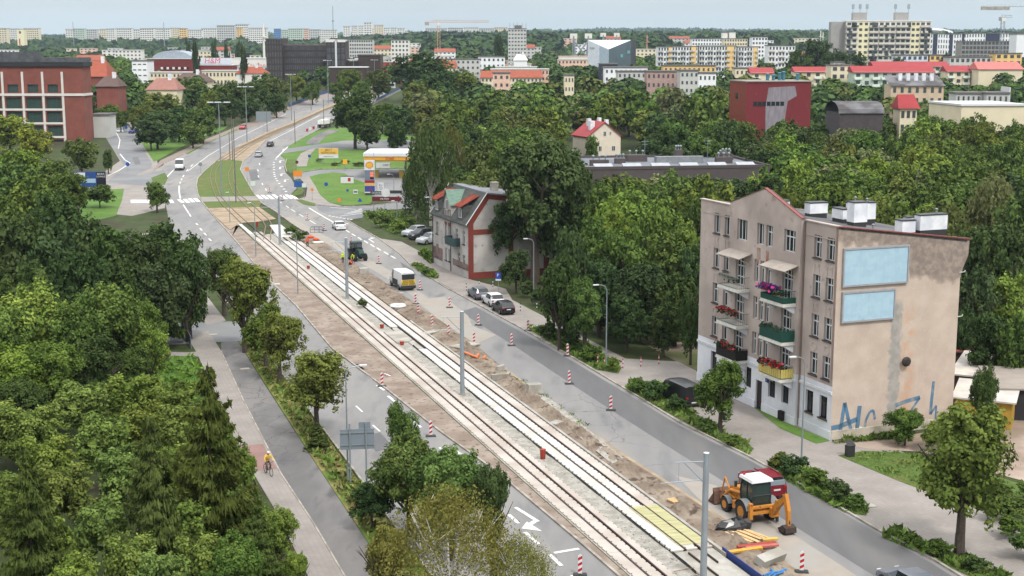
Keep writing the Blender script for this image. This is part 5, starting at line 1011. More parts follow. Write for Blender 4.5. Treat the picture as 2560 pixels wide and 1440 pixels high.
# big slab block on the right with roof antennas
Y = 720; a = onY(2113, 125, Y); sb = empty('slab_block', (a.x, Y, TZ(a.x, Y)), R(-3), 'long eleven-storey slab block with roof antennas above the red roofs', 'building')
Ws = (onY(2322, 125, Y).x - a.x); Hs = Zof(56, Y) - TZ(a.x, Y); FL = 11; fh = Hs / FL
segs = [(0, .14, 'b'), (.14, .27, 'y'), (.27, .385, 'b'), (.385, .585, 'b'), (.585, .765, 'b'), (.765, .87, 'y'), (.87, 1, 'b')]
MB().box(0, Ws, 0, 11, -3, Hs).build('wall', M_PALE, sb); MB().box(-.25, -.01, -.2, 11, -3, Hs + .2).build('end_wall', M('bare_concrete', C(160, 158, 156, .8), .9, .06, .4), sb); MB().box(-.3, Ws + .3, -.3, 11.2, Hs, Hs + .6).build('roof_edge', M_PALE, sb)
MB().box(-7, -.26, 3.4, 11, -3, Hs - .1).build('end_bay', MATS['bare_concrete'], sb)
for x0, x1, k in segs:
    if k == 'y': MB().box(x0 * Ws, x1 * Ws, -.12, -.005, -1, Hs - .3).build('yellow_bay', M_YELP, sb)
wq = MB(); bq = MB(); dk = MB()
for x0, x1, k in segs:
    n_ = 2 if k == 'y' else max(2, int((x1 - x0) * Ws / 2.3))
    for f_ in range(FL):
        z = f_ * fh
        for i in range(n_):
            xa = (x0 + (x1 - x0) * (i + .5) / n_) * Ws
            if k == 'y': wq.box(xa - .75, xa + .75, -.2, -.125, z + 1.0, z + 2.3)
            else: wq.box(xa - .95, xa + .95, -.08, .02, z + .15, z + 2.3 + .0)
        if k == 'b' and f_ > 0: bq.box(x0 * Ws + .2, x1 * Ws - .2, -1.25, -.09, z - .1, z + .95)
for f_ in range(60):
    x0, x1, k = random.choice([s_ for s_ in segs if s_[2] == 'b']); z = random.randrange(1, FL) * fh; xa = random.uniform(x0 + .01, x1 - .03) * Ws; dk.box(xa, xa + random.uniform(1, 2.4), -1.3, -1.27, z, z + random.choice((1.0, 2.4)))
for m_, nm2, mt_ in ((wq, 'window_row', M_DGL), (bq, 'balcony_row', M('balcony_pale', C(206, 202, 190, .8), .9, .1, .6)), (dk, 'screen', M_DGL)): q = m_.build(nm2, mt_, sb); q['kind'] = 'stuff'
for x0, x1 in ((.09, .255), (.59, .745)):
    MB().box(x0 * Ws, x1 * Ws, 3, 8, Hs + .6, Hs + 4.6).build('lift_housing', MATS['bare_concrete'], sb)
    am = MB()
    for k in range(3):
        x = (x0 + (x1 - x0) * k / 2) * Ws
        if k == 1 and x0 > .5: continue
        am.cyl((x, 4, Hs + 4.6), (x, 4, Hs + 9), .12, n=5)
        for t in range(3): am.box(x - .7 + .5 * t, x - .4 + .5 * t, 3.6, 3.8, Hs + 6.4, Hs + 8.8)
    q = am.build('antenna', M_STEEL, sb); q['kind'] = 'stuff'
# red-roofed terrace blocks
def redblock(x0, x1, eave, ridge, Y, label, mw=M_GNP, floors=4, band=True):
    a = onY(x0, 125, Y); b = onY(x1, 125, Y); zb = TZ(a.x, Y); h = Zof(eave, Y) - zb; hr = Zof(ridge, Y) - zb; w_ = b.x - a.x; D = 12
    o = empty('terrace_block', (a.x, Y, zb), R(-3), label, 'building', 'terrace blocks with red roofs'); MB().box(0, w_, 0, D, -3, h).build('wall', mw, o)
    MB().add([(-.5, -.7, h - .3), (w_ + .5, -.7, h - .3), (w_ + .5, D * .6, hr), (-.5, D * .6, hr), (w_ + .5, D + .5, h), (-.5, D + .5, h)], [(0, 1, 2, 3), (3, 2, 4, 5), (0, 3, 5), (1, 4, 2), (0, 5, 4, 1)]).build('roof', M_RRF, o)
    n_ = max(2, int(w_ / 3.2)); q = MB(); bq = MB()
    for i in range(n_):
        for k in range(floors):
            z = h - (k + 1) * 2.9 + .7; x = (i + .5) * w_ / n_; q.box(x - .8, x + .8, -.08, .02, z, z + 1.5)
            if band and i % 3 != 1: bq.box(x - 1.5, x + 1.5, -1.1, -.1, z - .9, z + .15)
    s_ = q.build('window_row', M_DGL, o); s_['kind'] = 'stuff'
    if band: s_ = bq.build('balcony_row', M('balcony_mint', C(226, 236, 224, .8), .9, .06, .4), o); s_['kind'] = 'stuff'
redblock(2137, 2336, 178, 164, 555, 'mint terrace block with long red roof and balconies')
redblock(2188, 2372, 164, 153, 625, 'second red-roofed terrace rising behind the mint one')
redblock(1990, 2080, 177, 166, 590, 'short red-roofed terrace left of the mint block', M_CREAM)
redblock(2372, 2428, 176, 163, 610, 'small red-roofed end block right of the mint terrace', M_CREAM)
redblock(1880, 1935, 180, 168, 600, 'red-roofed block peeping above the maroon hall', M_CREAM)
o, w_, h = block('tenement_far', 2232, 2362, 211, 452, 11, 'cream tenement with sagging dark roof among the trees', M('render_beige', C(206, 186, 160, .78), .9, .08, .6), 4, 7, R(-4), M_RFD, wfrac=(.38, .5), roof=None)
MB().add([(-.6, -.6, h - .1), (w_ + .4, -.6, h - .1), (w_ + .4, 11, h + 3), (-.6, 11, h + 3)], [(0, 1, 2, 3)]).build('roof', M('tar_roof', C(92, 88, 90), .9, .15, .4, col2=C(130, 130, 134), sc2=.2), o, fix=False)
for k in range(5): MB().box(w_ * (.2 + .15 * k), w_ * (.2 + .15 * k) + 1.1, 5, 6.2, h + 1, h + 3.8).build('chimney', M_CHIM, o)
MB().add([(w_ + .1, -.1, -3), (w_ + .1, 11, -3), (w_ + .1, 11, h + 3.2), (w_ + .1, -.1, h)], [(0, 1, 2, 3)]).build('gable_wall', M('gable_cream', C(240, 222, 180, .8), .9), o, fix=False)
block('tenement_far', 2397, 2470, 232, 425, 10, 'grey low house with dark roof, left half of the pair', M_PALEG, 2, 6, R(-5), M_RFD, wfrac=(.35, .45))
o, w_, h = block('tenement_far', 2474, 2528, 232, 420, 10, 'grey low house with dark roof and white gable', M_PALEG, 2, 4, R(-5), M_RFD, wfrac=(.35, .45)); MB().box(w_ + .05, w_ + .4, 0, 10, -3, h + 2).build('gable_wall', M_WHITE, o)
block('warehouse', 2412, 2580, 262, 345, 22, 'low shed with bright white roof at the right edge', M_CREAM, mr=M_WHITE, rz=R(4))
o, w_, h = block('barrel_hall', 2106, 2215, 280, 318, 14, 'hall with dark curved tar roof', M('tar_wall', C(90, 82, 84), .9), roof=None)
r_ = MB(); n_ = 8
for i in range(n_):
    t0, t1 = math.pi * i / n_, math.pi * (i + 1) / n_; r_.quad((-.3, 7 - 7.3 * math.cos(t0), h + 2.6 * math.sin(t0)), (w_ + .3, 7 - 7.3 * math.cos(t0), h + 2.6 * math.sin(t0)), (w_ + .3, 7 - 7.3 * math.cos(t1), h + 2.6 * math.sin(t1)), (-.3, 7 - 7.3 * math.cos(t1), h + 2.6 * math.sin(t1)))
r_.build('roof', MATS['tar_roof'], o, fix=False)
block('brick_chapel', 2258, 2300, 268, 322, 6, 'small red and cream turreted building', M_CREAM, 1, 3, 0, M_RRF, roof='hip')
for a in ((2243, 2321, 138, 690, 'pale blue-grey low block in front of the slab block', M('estate_bluegrey', C(206, 216, 226, .8), .9), 3, 6), (2326, 2364, 138, 690, 'ochre low block beside the slab block', M_ORP, 2, 3), (2376, 2480, 143, 650, 'weathered low building with flat roof', M_PALEG, 2, 8), (2490, 2556, 134, 700, 'ochre flat-roofed house at the right edge', M_ORP, 2, 4), (2086, 2140, 155, 640, 'small grey penthouse building left of the red roofs', M_PALEG, 2, 4), (2080, 2136, 163, 570, 'cream end block beside the mint terrace', M_CREAM, 3, 3)): block('low_block', a[0], a[1], a[2], a[3], 10, a[4], a[5], a[6], a[7])
block('villa', 2450, 2560, 172, 600, 14, 'house with large pitched red roof and skylights', M_CREAM, roof='hip', mr=M('villa_roof', C(196, 110, 104, .8), .85))
NWB = M('newbuild_white', C(236, 238, 240, .8), .8, .03, .4)
for x0, x1, t, nb, lb in ((2318, 2362, 86, 7, 'new white apartment block right of the slab block'), (2362, 2396, 87, 5, 'new white and navy apartment block'), (2396, 2420, 86, 4, 'third new white apartment block'), (2420, 2560, 85, 20, 'wide white new-build behind the concrete shell')):
    o, w_, h = block('apartment_block', x0, x1, t, 1050, 14, lb, NWB, 7, nb, wfrac=(.4, .6)); MB().box(w_ * .3, w_ * .55, -.3, -.12, 0, h).build('navy_bay', M('navy', C(60, 66, 90), .6), o)
o, w_, h = block('concrete_shell', 2404, 2552, 105, 1000, 14, 'unfinished concrete building shell under the crane', M('raw_concrete', C(150, 146, 140, .8), .9, .1, .3), 5, 16, wfrac=(.75, .68))
block('white_house_far', 2540, 2600, 87, 950, 14, 'white gable at the far right edge', NWB)
ar = MB(); 
pts = [onY(x, y, 2300) for x, y in ((2300, 78), (2330, 75), (2352, 77), (2372, 81), (2386, 87))]
ar.tube(pts, 4, 6); tag(ar.build('arena_roof', M_WHITE), 'white arched arena roof behind the new blocks', 'building')
# middle distance
for x0, x1, t, fl, bays, lb in ((1645, 1680, 118, 6, 5, 'stepped white block with grey balconies, leftmost of its row'), (1680, 1744, 117, 6, 9, 'white block with grey balconies, second of its row'), (1748, 1840, 116, 6, 13, 'long white block with grey balconies'), (1846, 1896, 118, 6, 7, 'white block with grey balconies, right end of its row')):
    o, w_, h = block('apartment_block', x0, x1, t, 850, 13, lb, NWB, fl, bays, band=True, wfrac=(.6, .55), bm=M_PALEG, group='white blocks with balconies')
    block_c = MB().box(w_ * .75, w_ * .95, -.2, -.12, -1, h).build('ochre_bay', M_ORP, o)
block('office_block', 1730, 1812, 98, 1250, 16, 'pale flat office block above the white balconies', NWB, 3, 12); block('office_block', 1810, 1868, 98, 1200, 16, 'sandy flat office block with rooftop turrets', M_CREAM, 3, 9); block('water_turret', 1805, 1818, 83, 1260, 8, 'left of two white rooftop turrets', M_PALE); block('water_turret', 1822, 1838, 82, 1260, 8, 'right of two white rooftop turrets', M_PALE)
block('apartment_block', 1880, 1918, 94, 1100, 13, 'small white cube block', NWB, 3, 5); block('apartment_block', 1922, 1988, 115, 800, 13, 'white block with dark red strip beside the tall trees', NWB, 5, 8, band=True)
o, w_, h = block('panel_block', 1270, 1316, 74, 1150, 14, 'lone grey tower block right of the crane', M_PALEG, 11, 6, wfrac=(.6, .4)); MB().box(w_ * .35, w_ * .75, 3, 9, h, h + 3).build('roof_housing', M_RFD, o)
for x in (.1, .3, .5, .8, .98): MB().cyl((w_ * x, 4, h), (w_ * x, 4, h + 5), .15, n=4).build('aerial', M_STEEL, o)
# white wedge-roofed office
Y = 760; pA, pB, pC, pD = onY(1470, 100, Y), onY(1522, 123, Y - 14), onY(1578, 100, Y + 4), onY(1590, 100, Y + 16); zb = TZ(0, Y) - 2
wo = empty('wedge_office', (pA.x, Y, 0), 0, 'white office with sharp folded roof and dark glass face', 'building'); L0 = lambda p, z=None: Vector((p.x - pA.x, p.y - Y, p.z if z is None else z))
MB().quad(L0(pA, zb), L0(pB, zb), L0(pB), L0(pA)).build('white_face', M('clad_white', C(222, 228, 236, .8), .6), wo, fix=False)
gfc = MB(); gfc.quad(L0(pB, zb), L0(pC, zb), L0(pC), L0(pB)); gfc.build('glass_face', M('curtain_glass', C(96, 112, 120), .25, .1, .2), wo, fix=False)
for i, (tx, tz) in enumerate(((.15, .35), (.4, .35), (.55, .62), (.75, .35), (.3, .15), (.62, .15), (.85, .7))):
    p = L0(pB, 0).lerp(L0(pC, 0), tx); z = zb + (pC.z - zb) * tz; MB().box(-1, 1, -.15, .1, 0, 1.6).build('window', M('teal_pane', C(120, 200, 200), .3), wo, p + Vector((0, -.1, z)))  # pale teal panes set in the dark glass face
MB().quad(L0(pC, zb), L0(pD, zb), L0(pD), L0(pC)).build('dark_face', flat('clad_navy', C(40, 46, 62)), wo, fix=False)
MB().add([L0(pA), L0(pB), L0(pC), L0(pD), L0(onY(1480, 100, Y + 16))], [(0, 1, 2, 3, 4)]).build('roof', M_WHITE, wo, fix=False)
sp_ = MB()
sp_.quad(L0(onY(1498, 115, Y - 7.6), zb), L0(onY(1522, 125, Y - 14.2), zb), L0(onY(1522, 126, Y - 14.2)), L0(onY(1498, 114, Y - 7.6))); sp_.build('grey_panel', M('clad_grey', C(180, 196, 210, .8), .5), wo, fix=False)
text('IDEA', wo, L0(onY(1480, 121, Y - 3)) + Vector((0, -.4, 0)), 1.6, M_DSTEEL, rot=(R(90), 0, R(-42)))
# stadium lighting masts
def xmast(x0, x1, t, b, Y, label):
    a, c = onY(x0, t, Y), onY(x1, t, Y); d, e_ = onY(x0 + 4, b, Y), onY(x1 - 4, b, Y); o = empty('floodlight_mast', (d.x, Y, TZ(d.x, Y)), 0, label, 'floodlight mast'); z = o.location
    m_ = MB()
    for p, q, r_ in ((a, d, .9), (c, e_, .9), (onY(x0 + 2, t + 14, Y), e_, .6), (onY(x1 - 2, t + 14, Y), d, .6), (onY(x0 - 4, b, Y), a, .5), (onY(x1 + 4, b, Y), c, .5)): m_.cyl(p - z, q - z, r_, n=5)
    m_.cyl(d - z, d - z - Vector((0, 0, 25)), .9, n=5); m_.cyl(e_ - z, e_ - z - Vector((0, 0, 25)), .9, n=5); m_.build('lattice', M_STEEL, o)
    for p in (a, c): MB().obox(p - z, 6, 1, 4).build('lamp_bank', M_PALE, o)
xmast(1434, 1471, 90, 142, 1150, 'near pair of crossed stadium masts left of the wedge office'); xmast(1508, 1542, 87, 120, 1500, 'far stadium masts above the wedge office roof')
block('grandstand', 1398, 1472, 141, 1050, 20, 'pale stadium grandstand left of the wedge office', M_PALE, mr=M_PINK)
# brown complex
MBR = M('bronze_clad', C(74, 60, 56), .6, .1, .4, stretch=(3, 3, .3)); 
o, w_, h = block('bronze_office', 665, 705, 99, 700, 18, 'dark brown office wing, tall left end', MBR, 6, 6, wfrac=(.5, .7)); o, w_, h = block('bronze_office', 705, 815, 114, 706, 18, 'long dark brown office wing with flat roof', MBR, 5, 22, mr=M('brown_roof', C(140, 116, 110), .8), wfrac=(.6, .7))
o, w_, h = block('bronze_tower', 816, 863, 106, 690, 16, 'dark brown office tower with a white vertical fin', MBR, 6, 4, wfrac=(.7, .8)); MB().box(w_ * .47, w_ * .56, -1.2, -.2, 0, h + .8).build('fin', M_WHITE, o); MB().box(-.3, w_ * .4, -.6, 6, h, h + 1.4).build('parapet', M_PALE, o); MB().box(w_ * .6, w_ + .3, -.6, 6, h, h + 1.2).build('parapet', M_PALE, o)
block('bronze_office', 895, 950, 138, 690, 16, 'low dark brown pavilion beside the tower', MBR, mr=M_RFD); block('entrance_roof', 822, 916, 168, 650, 8, 'low white flat canopy before the brown tower', MBR, mr=M_WHITE); block('bronze_office', 862, 898, 150, 700, 10, 'low dark link with white roof', MBR, mr=M_WHITE)
block('estate_block', 862, 932, 100, 1180, 14, 'grey new housing block with stepped balconies', M_PALEG, 6, 12, wfrac=(.65, .5)); block('estate_block', 830, 866, 99, 1200, 14, 'grey new housing block, left end', M_PALEG, 6, 6, wfrac=(.6, .5)); block('white_tower', 978, 1022, 101, 980, 13, 'white eight-storey tower near the crane', M_PALE, 8, 5, wfrac=(.5, .5))
block('red_shed', 952, 1000, 155, 720, 10, 'low red clad hall beyond the viaduct', M('clad_red', C(180, 70, 66, .8), .7), mr=M_PALEG)
# malls on the left
o, w_, h = block('maroon_mall', 366, 478, 147, 760, 30, 'maroon shopping hall with round window row', M('mall_maroon', C(112, 44, 44, .8), .8, .05, .3), mr=M_PALEG)
for k in range(10): q = MB().box(-.6, .6, -.15, -.01, 0, 1.2).build('window', M_GLASS if k % 2 else M_PALE, o, (w_ * (.33 + .065 * k), 0, h * .55))
r_ = MB(); n_ = 8
for i in range(n_): t0, t1 = math.pi * i / n_, math.pi * (i + 1) / n_; r_.quad((w_ * .5 - w_ * .45 * math.cos(t0), 6, h + 4.6 * math.sin(t0)), (w_ * .5 - w_ * .45 * math.cos(t1), 6, h + 4.6 * math.sin(t1)), (w_ * .5 - w_ * .45 * math.cos(t1), 28, h + 4.6 * math.sin(t1)), (w_ * .5 - w_ * .45 * math.cos(t0), 28, h + 4.6 * math.sin(t0)))
r_.poly([(w_ * .5 - w_ * .45 * math.cos(math.pi * i / n_), 6, h + 4.6 * math.sin(math.pi * i / n_)) for i in range(n_ + 1)]); r_.build('vault', M('zinc', C(150, 160, 172, .8), .6), o, fix=False)
o, w_, h = block('grey_mall', 495, 578, 163, 770, 26, 'maroon and grey shop hall with red lettering', M('mall_red2', C(126, 50, 52, .8), .8), mr=M_PALEG); MB().add([(0, -.4, h + .5), (w_, -.4, h + .5), (w_ * .93, 8, h + 4.2), (0, 8, h + 4.2)], [(0, 1, 2, 3)]).build('roof_slope', M('slate_far', C(150, 154, 162, .8), .8), o, fix=False); text('H&M', o, (w_ * .42, .6, h + 2.6), 4.2, M_RED, rot=(R(66), 0, 0))
o, w_, h = block('white_mall', 578, 668, 146, 800, 20, 'white shop hall with red script lettering', M_PALE, mr=M_WHITE); text('Kaufland', o, (w_ * .72, -.3, h - 4), 4.0, M_RED)
block('white_shop', 328, 366, 152, 730, 14, 'white shop building left of the maroon hall', NWB, 3, 3, wfrac=(.6, .2))
# houses with pitched roofs on the left
MTO = M('tile_orange', C(160, 86, 66, .7), .85, .1, .6); MTP = M('tile_pink', C(156, 112, 102, .7), .85, .1, .6); MTD = M('tile_dark', C(96, 78, 74, .8), .85, .1, .6)
def far_house(x0, x1, eave, ridge, Y, D, mw, mr, label, rz=0):
    a = onY(x0, 125, Y); b = onY(x1, 125, Y); zb = TZ(a.x, Y); w_ = b.x - a.x; h = Zof(eave, Y) - zb; hr = Zof(ridge, Y) - zb
    o = empty('house', (a.x, Y, zb), rz, label, 'house'); MB().box(0, w_, 0, D, -2, h).build('wall', mw, o)
    MB().add([(-.5, -.5, h), (w_ + .5, -.5, h), (w_ + .5, D + .5, h), (-.5, D + .5, h), (w_ * .2, D / 2, hr), (w_ * .8, D / 2, hr)], [(0, 1, 5, 4), (2, 3, 4, 5), (1, 2, 5), (3, 0, 4), (0, 3, 2, 1)]).build('roof', mr, o); MB().box(w_ * .6, w_ * .6 + 1.2, D * .4, D * .4 + 1, h, hr + 1.5).build('chimney', M_CHIM, o)
    return o
far_house(206, 262, 190, 150, 520, 14, MATS['office_brick'], MTO, 'brick house with steep orange tiled roof behind the office'); far_house(236, 290, 214, 190, 470, 10, MATS['office_brick'], MTD, 'small brick house with dark roof behind the office'); far_house(362, 438, 222, 194, 480, 12, M_CREAM, MTP, 'house with faded pink hipped roof and white chimney'); far_house(428, 516, 202, 182, 560, 12, M_CREAM, MTD, 'house with dark roof and two white chimneys'); far_house(588, 660, 182, 166, 640, 12, M_PALE, MTO, 'house with orange roof left of the brown offices'); far_house(1285, 1318, 150, 136, 800, 9, NWB, M_PALE, 'white mansard house with arched windows')
block('grey_shed', 222, 262, 285, 418, 8, 'pale grey shed wall beside the brick office', M_PALEG)
for a in ((1116, 1200, 148, 760, 'long grey-white shop hall beyond the trees', M_PALEG), (1195, 1262, 142, 780, 'white car showroom with blue sign', NWB), (1232, 1275, 182, 560, 'low workshop with an orange front', M_PINK), (1412, 1436, 187, 520, 'plain cream gable among the trees', M_CREAM), (1512, 1620, 168, 600, 'row of low white sheds before the wedge office', NWB), (1545, 1640, 178, 570, 'low grey workshop with long roof', M_PALEG), (1618, 1702, 178, 545, 'weathered brick workshop with small windows', M('brick_pale', C(176, 148, 140, .8), .9)), (1702, 1748, 176, 530, 'pale windowless rendered block', M_PALEG), (1748, 1792, 182, 530, 'white house with dark balcony', NWB), (1660, 1790, 164, 620, 'ochre low row behind the workshops', M_ORP), (1500, 1545, 160, 640, 'dark navy low hall beside the wedge office', M('navy2', C(64, 66, 84), .7)), (1840, 1895, 170, 640, 'cream low house left of the maroon hall', M_CREAM)): block('low_building', a[0], a[1], a[2], a[3], 10, a[4], a[5], 2, max(3, int((a[1] - a[0]) / 11)), wfrac=(.4, .4))
# scattered small pale buildings of the suburbs
rb = random.Random(21); tints = [(M_PALE, 'white'), (M_CREAM, 'cream'), (NWB, 'bright white'), (M_PALEG, 'grey'), (M_PINK, 'pinkish')]; cn = {}; FB = []
for i in range(95):
    Y = rb.uniform(640, 2100); x = rb.uniform(-20, 2080) if i % 4 else rb.uniform(200, 900); h = rb.uniform(5, 11) * (1 if Y < 1200 else 1.5); a = onY(x, 125, Y); t = 125 - (TZ(a.x, Y) + h - HC) * FP / Y
    FB.append((x, x + rb.uniform(10, 32) * (FP / Y), t, Y, *rb.choice(tints), rb.random() < .2))
for x0, x1, t, Y, m_, c, hip in sorted(FB): cn[c] = cn.get(c, 0) + 1; block('suburban_house', x0, x1, t, Y, 10, f'small {c} building among the far trees, {ORD(cn[c])} {c} one from left', m_, 2, max(2, int((x1 - x0) / 9)), mr=MTO if hip else M_PALEG, roof='hip' if hip else 'flat', group='small buildings among the far trees', wfrac=(.45, .45))
# cranes
def crane(xm, top, Y, xa, xb, yj, m_, label):
    p = onY(xm, 125, Y); zb = TZ(p.x, Y); o = empty('tower_crane', (p.x, Y, zb), 0, label, 'crane'); H_ = Zof(top, Y) - zb; zj = Zof(yj, Y) - zb
    s_ = 1.1; q = MB()
    for sx in (-s_, s_):
        for sy in (-s_, s_): q.cyl((sx, sy, 0), (sx, sy, H_), .16, n=4)
    for k in range(int(H_ / 2.4)):
        z = k * 2.4; q.cyl((-s_, -s_, z), (s_, -s_, z + 2.4), .09, n=4); q.cyl((s_, -s_, z), (s_, s_, z + 2.4), .09, n=4); q.cyl((-s_, s_, z), (-s_, -s_, z + 2.4), .09, n=4)
    q.build('mast', m_, o); a = onY(xa, yj, Y).x - p.x; b = onY(xb, yj, Y).x - p.x; j = MB()
    for y in (-.7, .7): j.cyl((a, y, zj), (b, y, zj), .16, n=4)
    j.cyl((a * .5, 0, zj + 1.6), (b, 0, zj + 1.3), .16, n=4); n_ = int((b - a) / 2.6)
    for k in range(n_): x = a + (b - a) * k / n_; x2 = a + (b - a) * (k + 1) / n_; j.cyl((x, -.7, zj), ((x + x2) / 2, 0, zj + 1.4), .08, n=4); j.cyl(((x + x2) / 2, 0, zj + 1.4), (x2, .7, zj), .08, n=4)
    j.build('jib', m_, o)
    if xa < xm: MB().box(a, a + (0 - a) * .3, -1, 1, zj - 2.5, zj).build('counterweight', M_CONC, o)
    MB().box(-1.4, 1.4, -1.6, .2, zj - 2.6, zj - .2).build('cab', M_PALE, o)
MCR = flat('crane_orange', C(220, 170, 140), .6); crane(1097, 55, 1150, 1062, 1222, 58, MCR, 'orange tower crane with long jib over the tall trees'); crane(2503, 44, 980, 2498, 2530, 46, M_STEEL, 'short grey tower crane over the concrete shell'); crane(2680, 14, 1000, 2453, 2720, 20, M_STEEL, 'grey crane jib reaching in at the top right corner')
# masts and chimneys on the horizon
def mast(x, top, Y, r, label, m_=None, base=130):
    p = onY(x, base, Y); zb = TZ(p.x, Y); h = Zof(top, Y) - zb; o = empty('mast', (p.x, Y, zb), 0, label, 'mast'); MB().cyl((0, 0, 0), (0, 0, h), r, r * .5, 6).build('shaft', m_ or M_STEEL, o); MB().cyl((0, 0, h * .72), (0, 0, h * .74), r * 2.2, n=6).build('platform', m_ or M_STEEL, o)
mast(834, 18, 1500, .55, 'tall thin transmitter mast left of centre'); mast(660, 60, 950, 1.0, 'white slim tower beside the brown office', M_PALE); mast(412, 58, 2200, .8, 'thin mast above the left skyline'); mast(186, 57, 2200, .7, 'thin rooftop mast at far left'); mast(1617, 88, 1400, .9, 'small orange and white radio tower', flat('mast_red', C(214, 150, 130))); mast(2050, 78, 1700, 1.0, 'left of two slim chimneys near the slab block', M_PALE); mast(2056, 82, 1700, .9, 'right of two slim chimneys near the slab block', M_PALE)
# viaduct rails and buses
def railing(px, label, h=1.25, m_=None):
    q = MB(); strip_mesh(q, dense(W(*px), 8), .12, .1, h); tag(q.build('guard_rail', m_ or flat('rail_blue', C(62, 96, 140), .7)), label, 'railing')
railing([(722, 268), (800, 238), (860, 222), (905, 213)], 'blue guard rail along the left edge of the viaduct'); railing([(942, 254), (965, 242), (985, 232), (1000, 225)], 'blue guard rail along the right edge of the viaduct')
vi = MB(); pts = dense(W((930, 262), (950, 252), (985, 234), (1003, 225)), 6)
for a, b in zip(pts, pts[1:]): vi.add([a + Vector((.4, 0, -.1)), b + Vector((.4, 0, -.1)), b + Vector((.4, 0, .9)), a + Vector((.4, 0, .9)), a + Vector((2.2, -1, -3)), b + Vector((2.2, -1, -3))], [(0, 1, 2, 3), (4, 5, 1, 0)])
tag(vi.build('viaduct_girder', M_CONC, fix=False), 'pale concrete side of the road viaduct', 'viaduct')
def barrier(px, label, h=.9, w_=.5): q = MB(); strip_mesh(q, dense(W(*px), 5), w_, .08, h); tag(q.build('crash_barrier', M('barrier', C(198, 180, 156), .9, .1, 1)), label, 'barrier')
barrier([(596, 372), (669, 336), (736, 309), (800, 280), (880, 245), (930, 229)], 'low sandy concrete barrier beside the far tram tracks', .5, .35)
# ================================================================ vehicles
def paint(name, c, rough=.28): return mat('paint_' + name, c, rough, .02, 2, spec=.5)
M_RIM = flat('wheel_rim', C(150, 152, 156), .35, .5, .6); M_TYRE = flat('tyre', (.014, .014, .015), .85); M_PLATE = flat('plate_white', C(236, 236, 230)); M_TAIL = flat('tail_lamp', C(170, 20, 24), .3); M_HEAD = flat('head_lamp', C(226, 232, 236), .15); M_TRIM = flat('trim_black', (.02, .02, .021), .6); M_CGL = flat('car_glass', (.012, .015, .017), .05, .6)
SHAPES = {   # x (fraction of length, front +), top, is roof
    'suv': dict(st=[(-.5, .40, 0), (-.49, .60, 0), (-.465, .66, 0), (-.40, .96, 1), (-.22, 1.0, 1), (.02, .985, 1), (.20, .66, 0), (.44, .58, 0), (.49, .50, 0), (.5, .36, 0)], belt=.63, wr=.21),
    'hatch': dict(st=[(-.5, .38, 0), (-.49, .58, 0), (-.47, .65, 0), (-.37, .95, 1), (-.18, 1.0, 1), (.04, .97, 1), (.22, .65, 0), (.44, .56, 0), (.49, .48, 0), (.5, .34, 0)], belt=.62, wr=.22),
    'wagon': dict(st=[(-.5, .40, 0), (-.49, .62, 0), (-.475, .66, 0), (-.43, .95, 1), (-.2, 1.0, 1), (.02, .98, 1), (.19, .66, 0), (.44, .58, 0), (.49, .5, 0), (.5, .36, 0)], belt=.64, wr=.21),
    'sedan': dict(st=[(-.5, .40, 0), (-.49, .62, 0), (-.34, .68, 0), (-.2, .96, 1), (-.05, 1.0, 1), (.08, .97, 1), (.23, .66, 0), (.44, .57, 0), (.49, .48, 0), (.5, .34, 0)], belt=.64, wr=.23),
    'van': dict(st=[(-.5, .3, 0), (-.498, .55, 0), (-.49, .97, 1), (-.3, 1.0, 1), (.1, 1.0, 1), (.24, .95, 1), (.38, .56, 0), (.47, .48, 0), (.495, .4, 0), (.5, .28, 0)], belt=.54, wr=.135)}
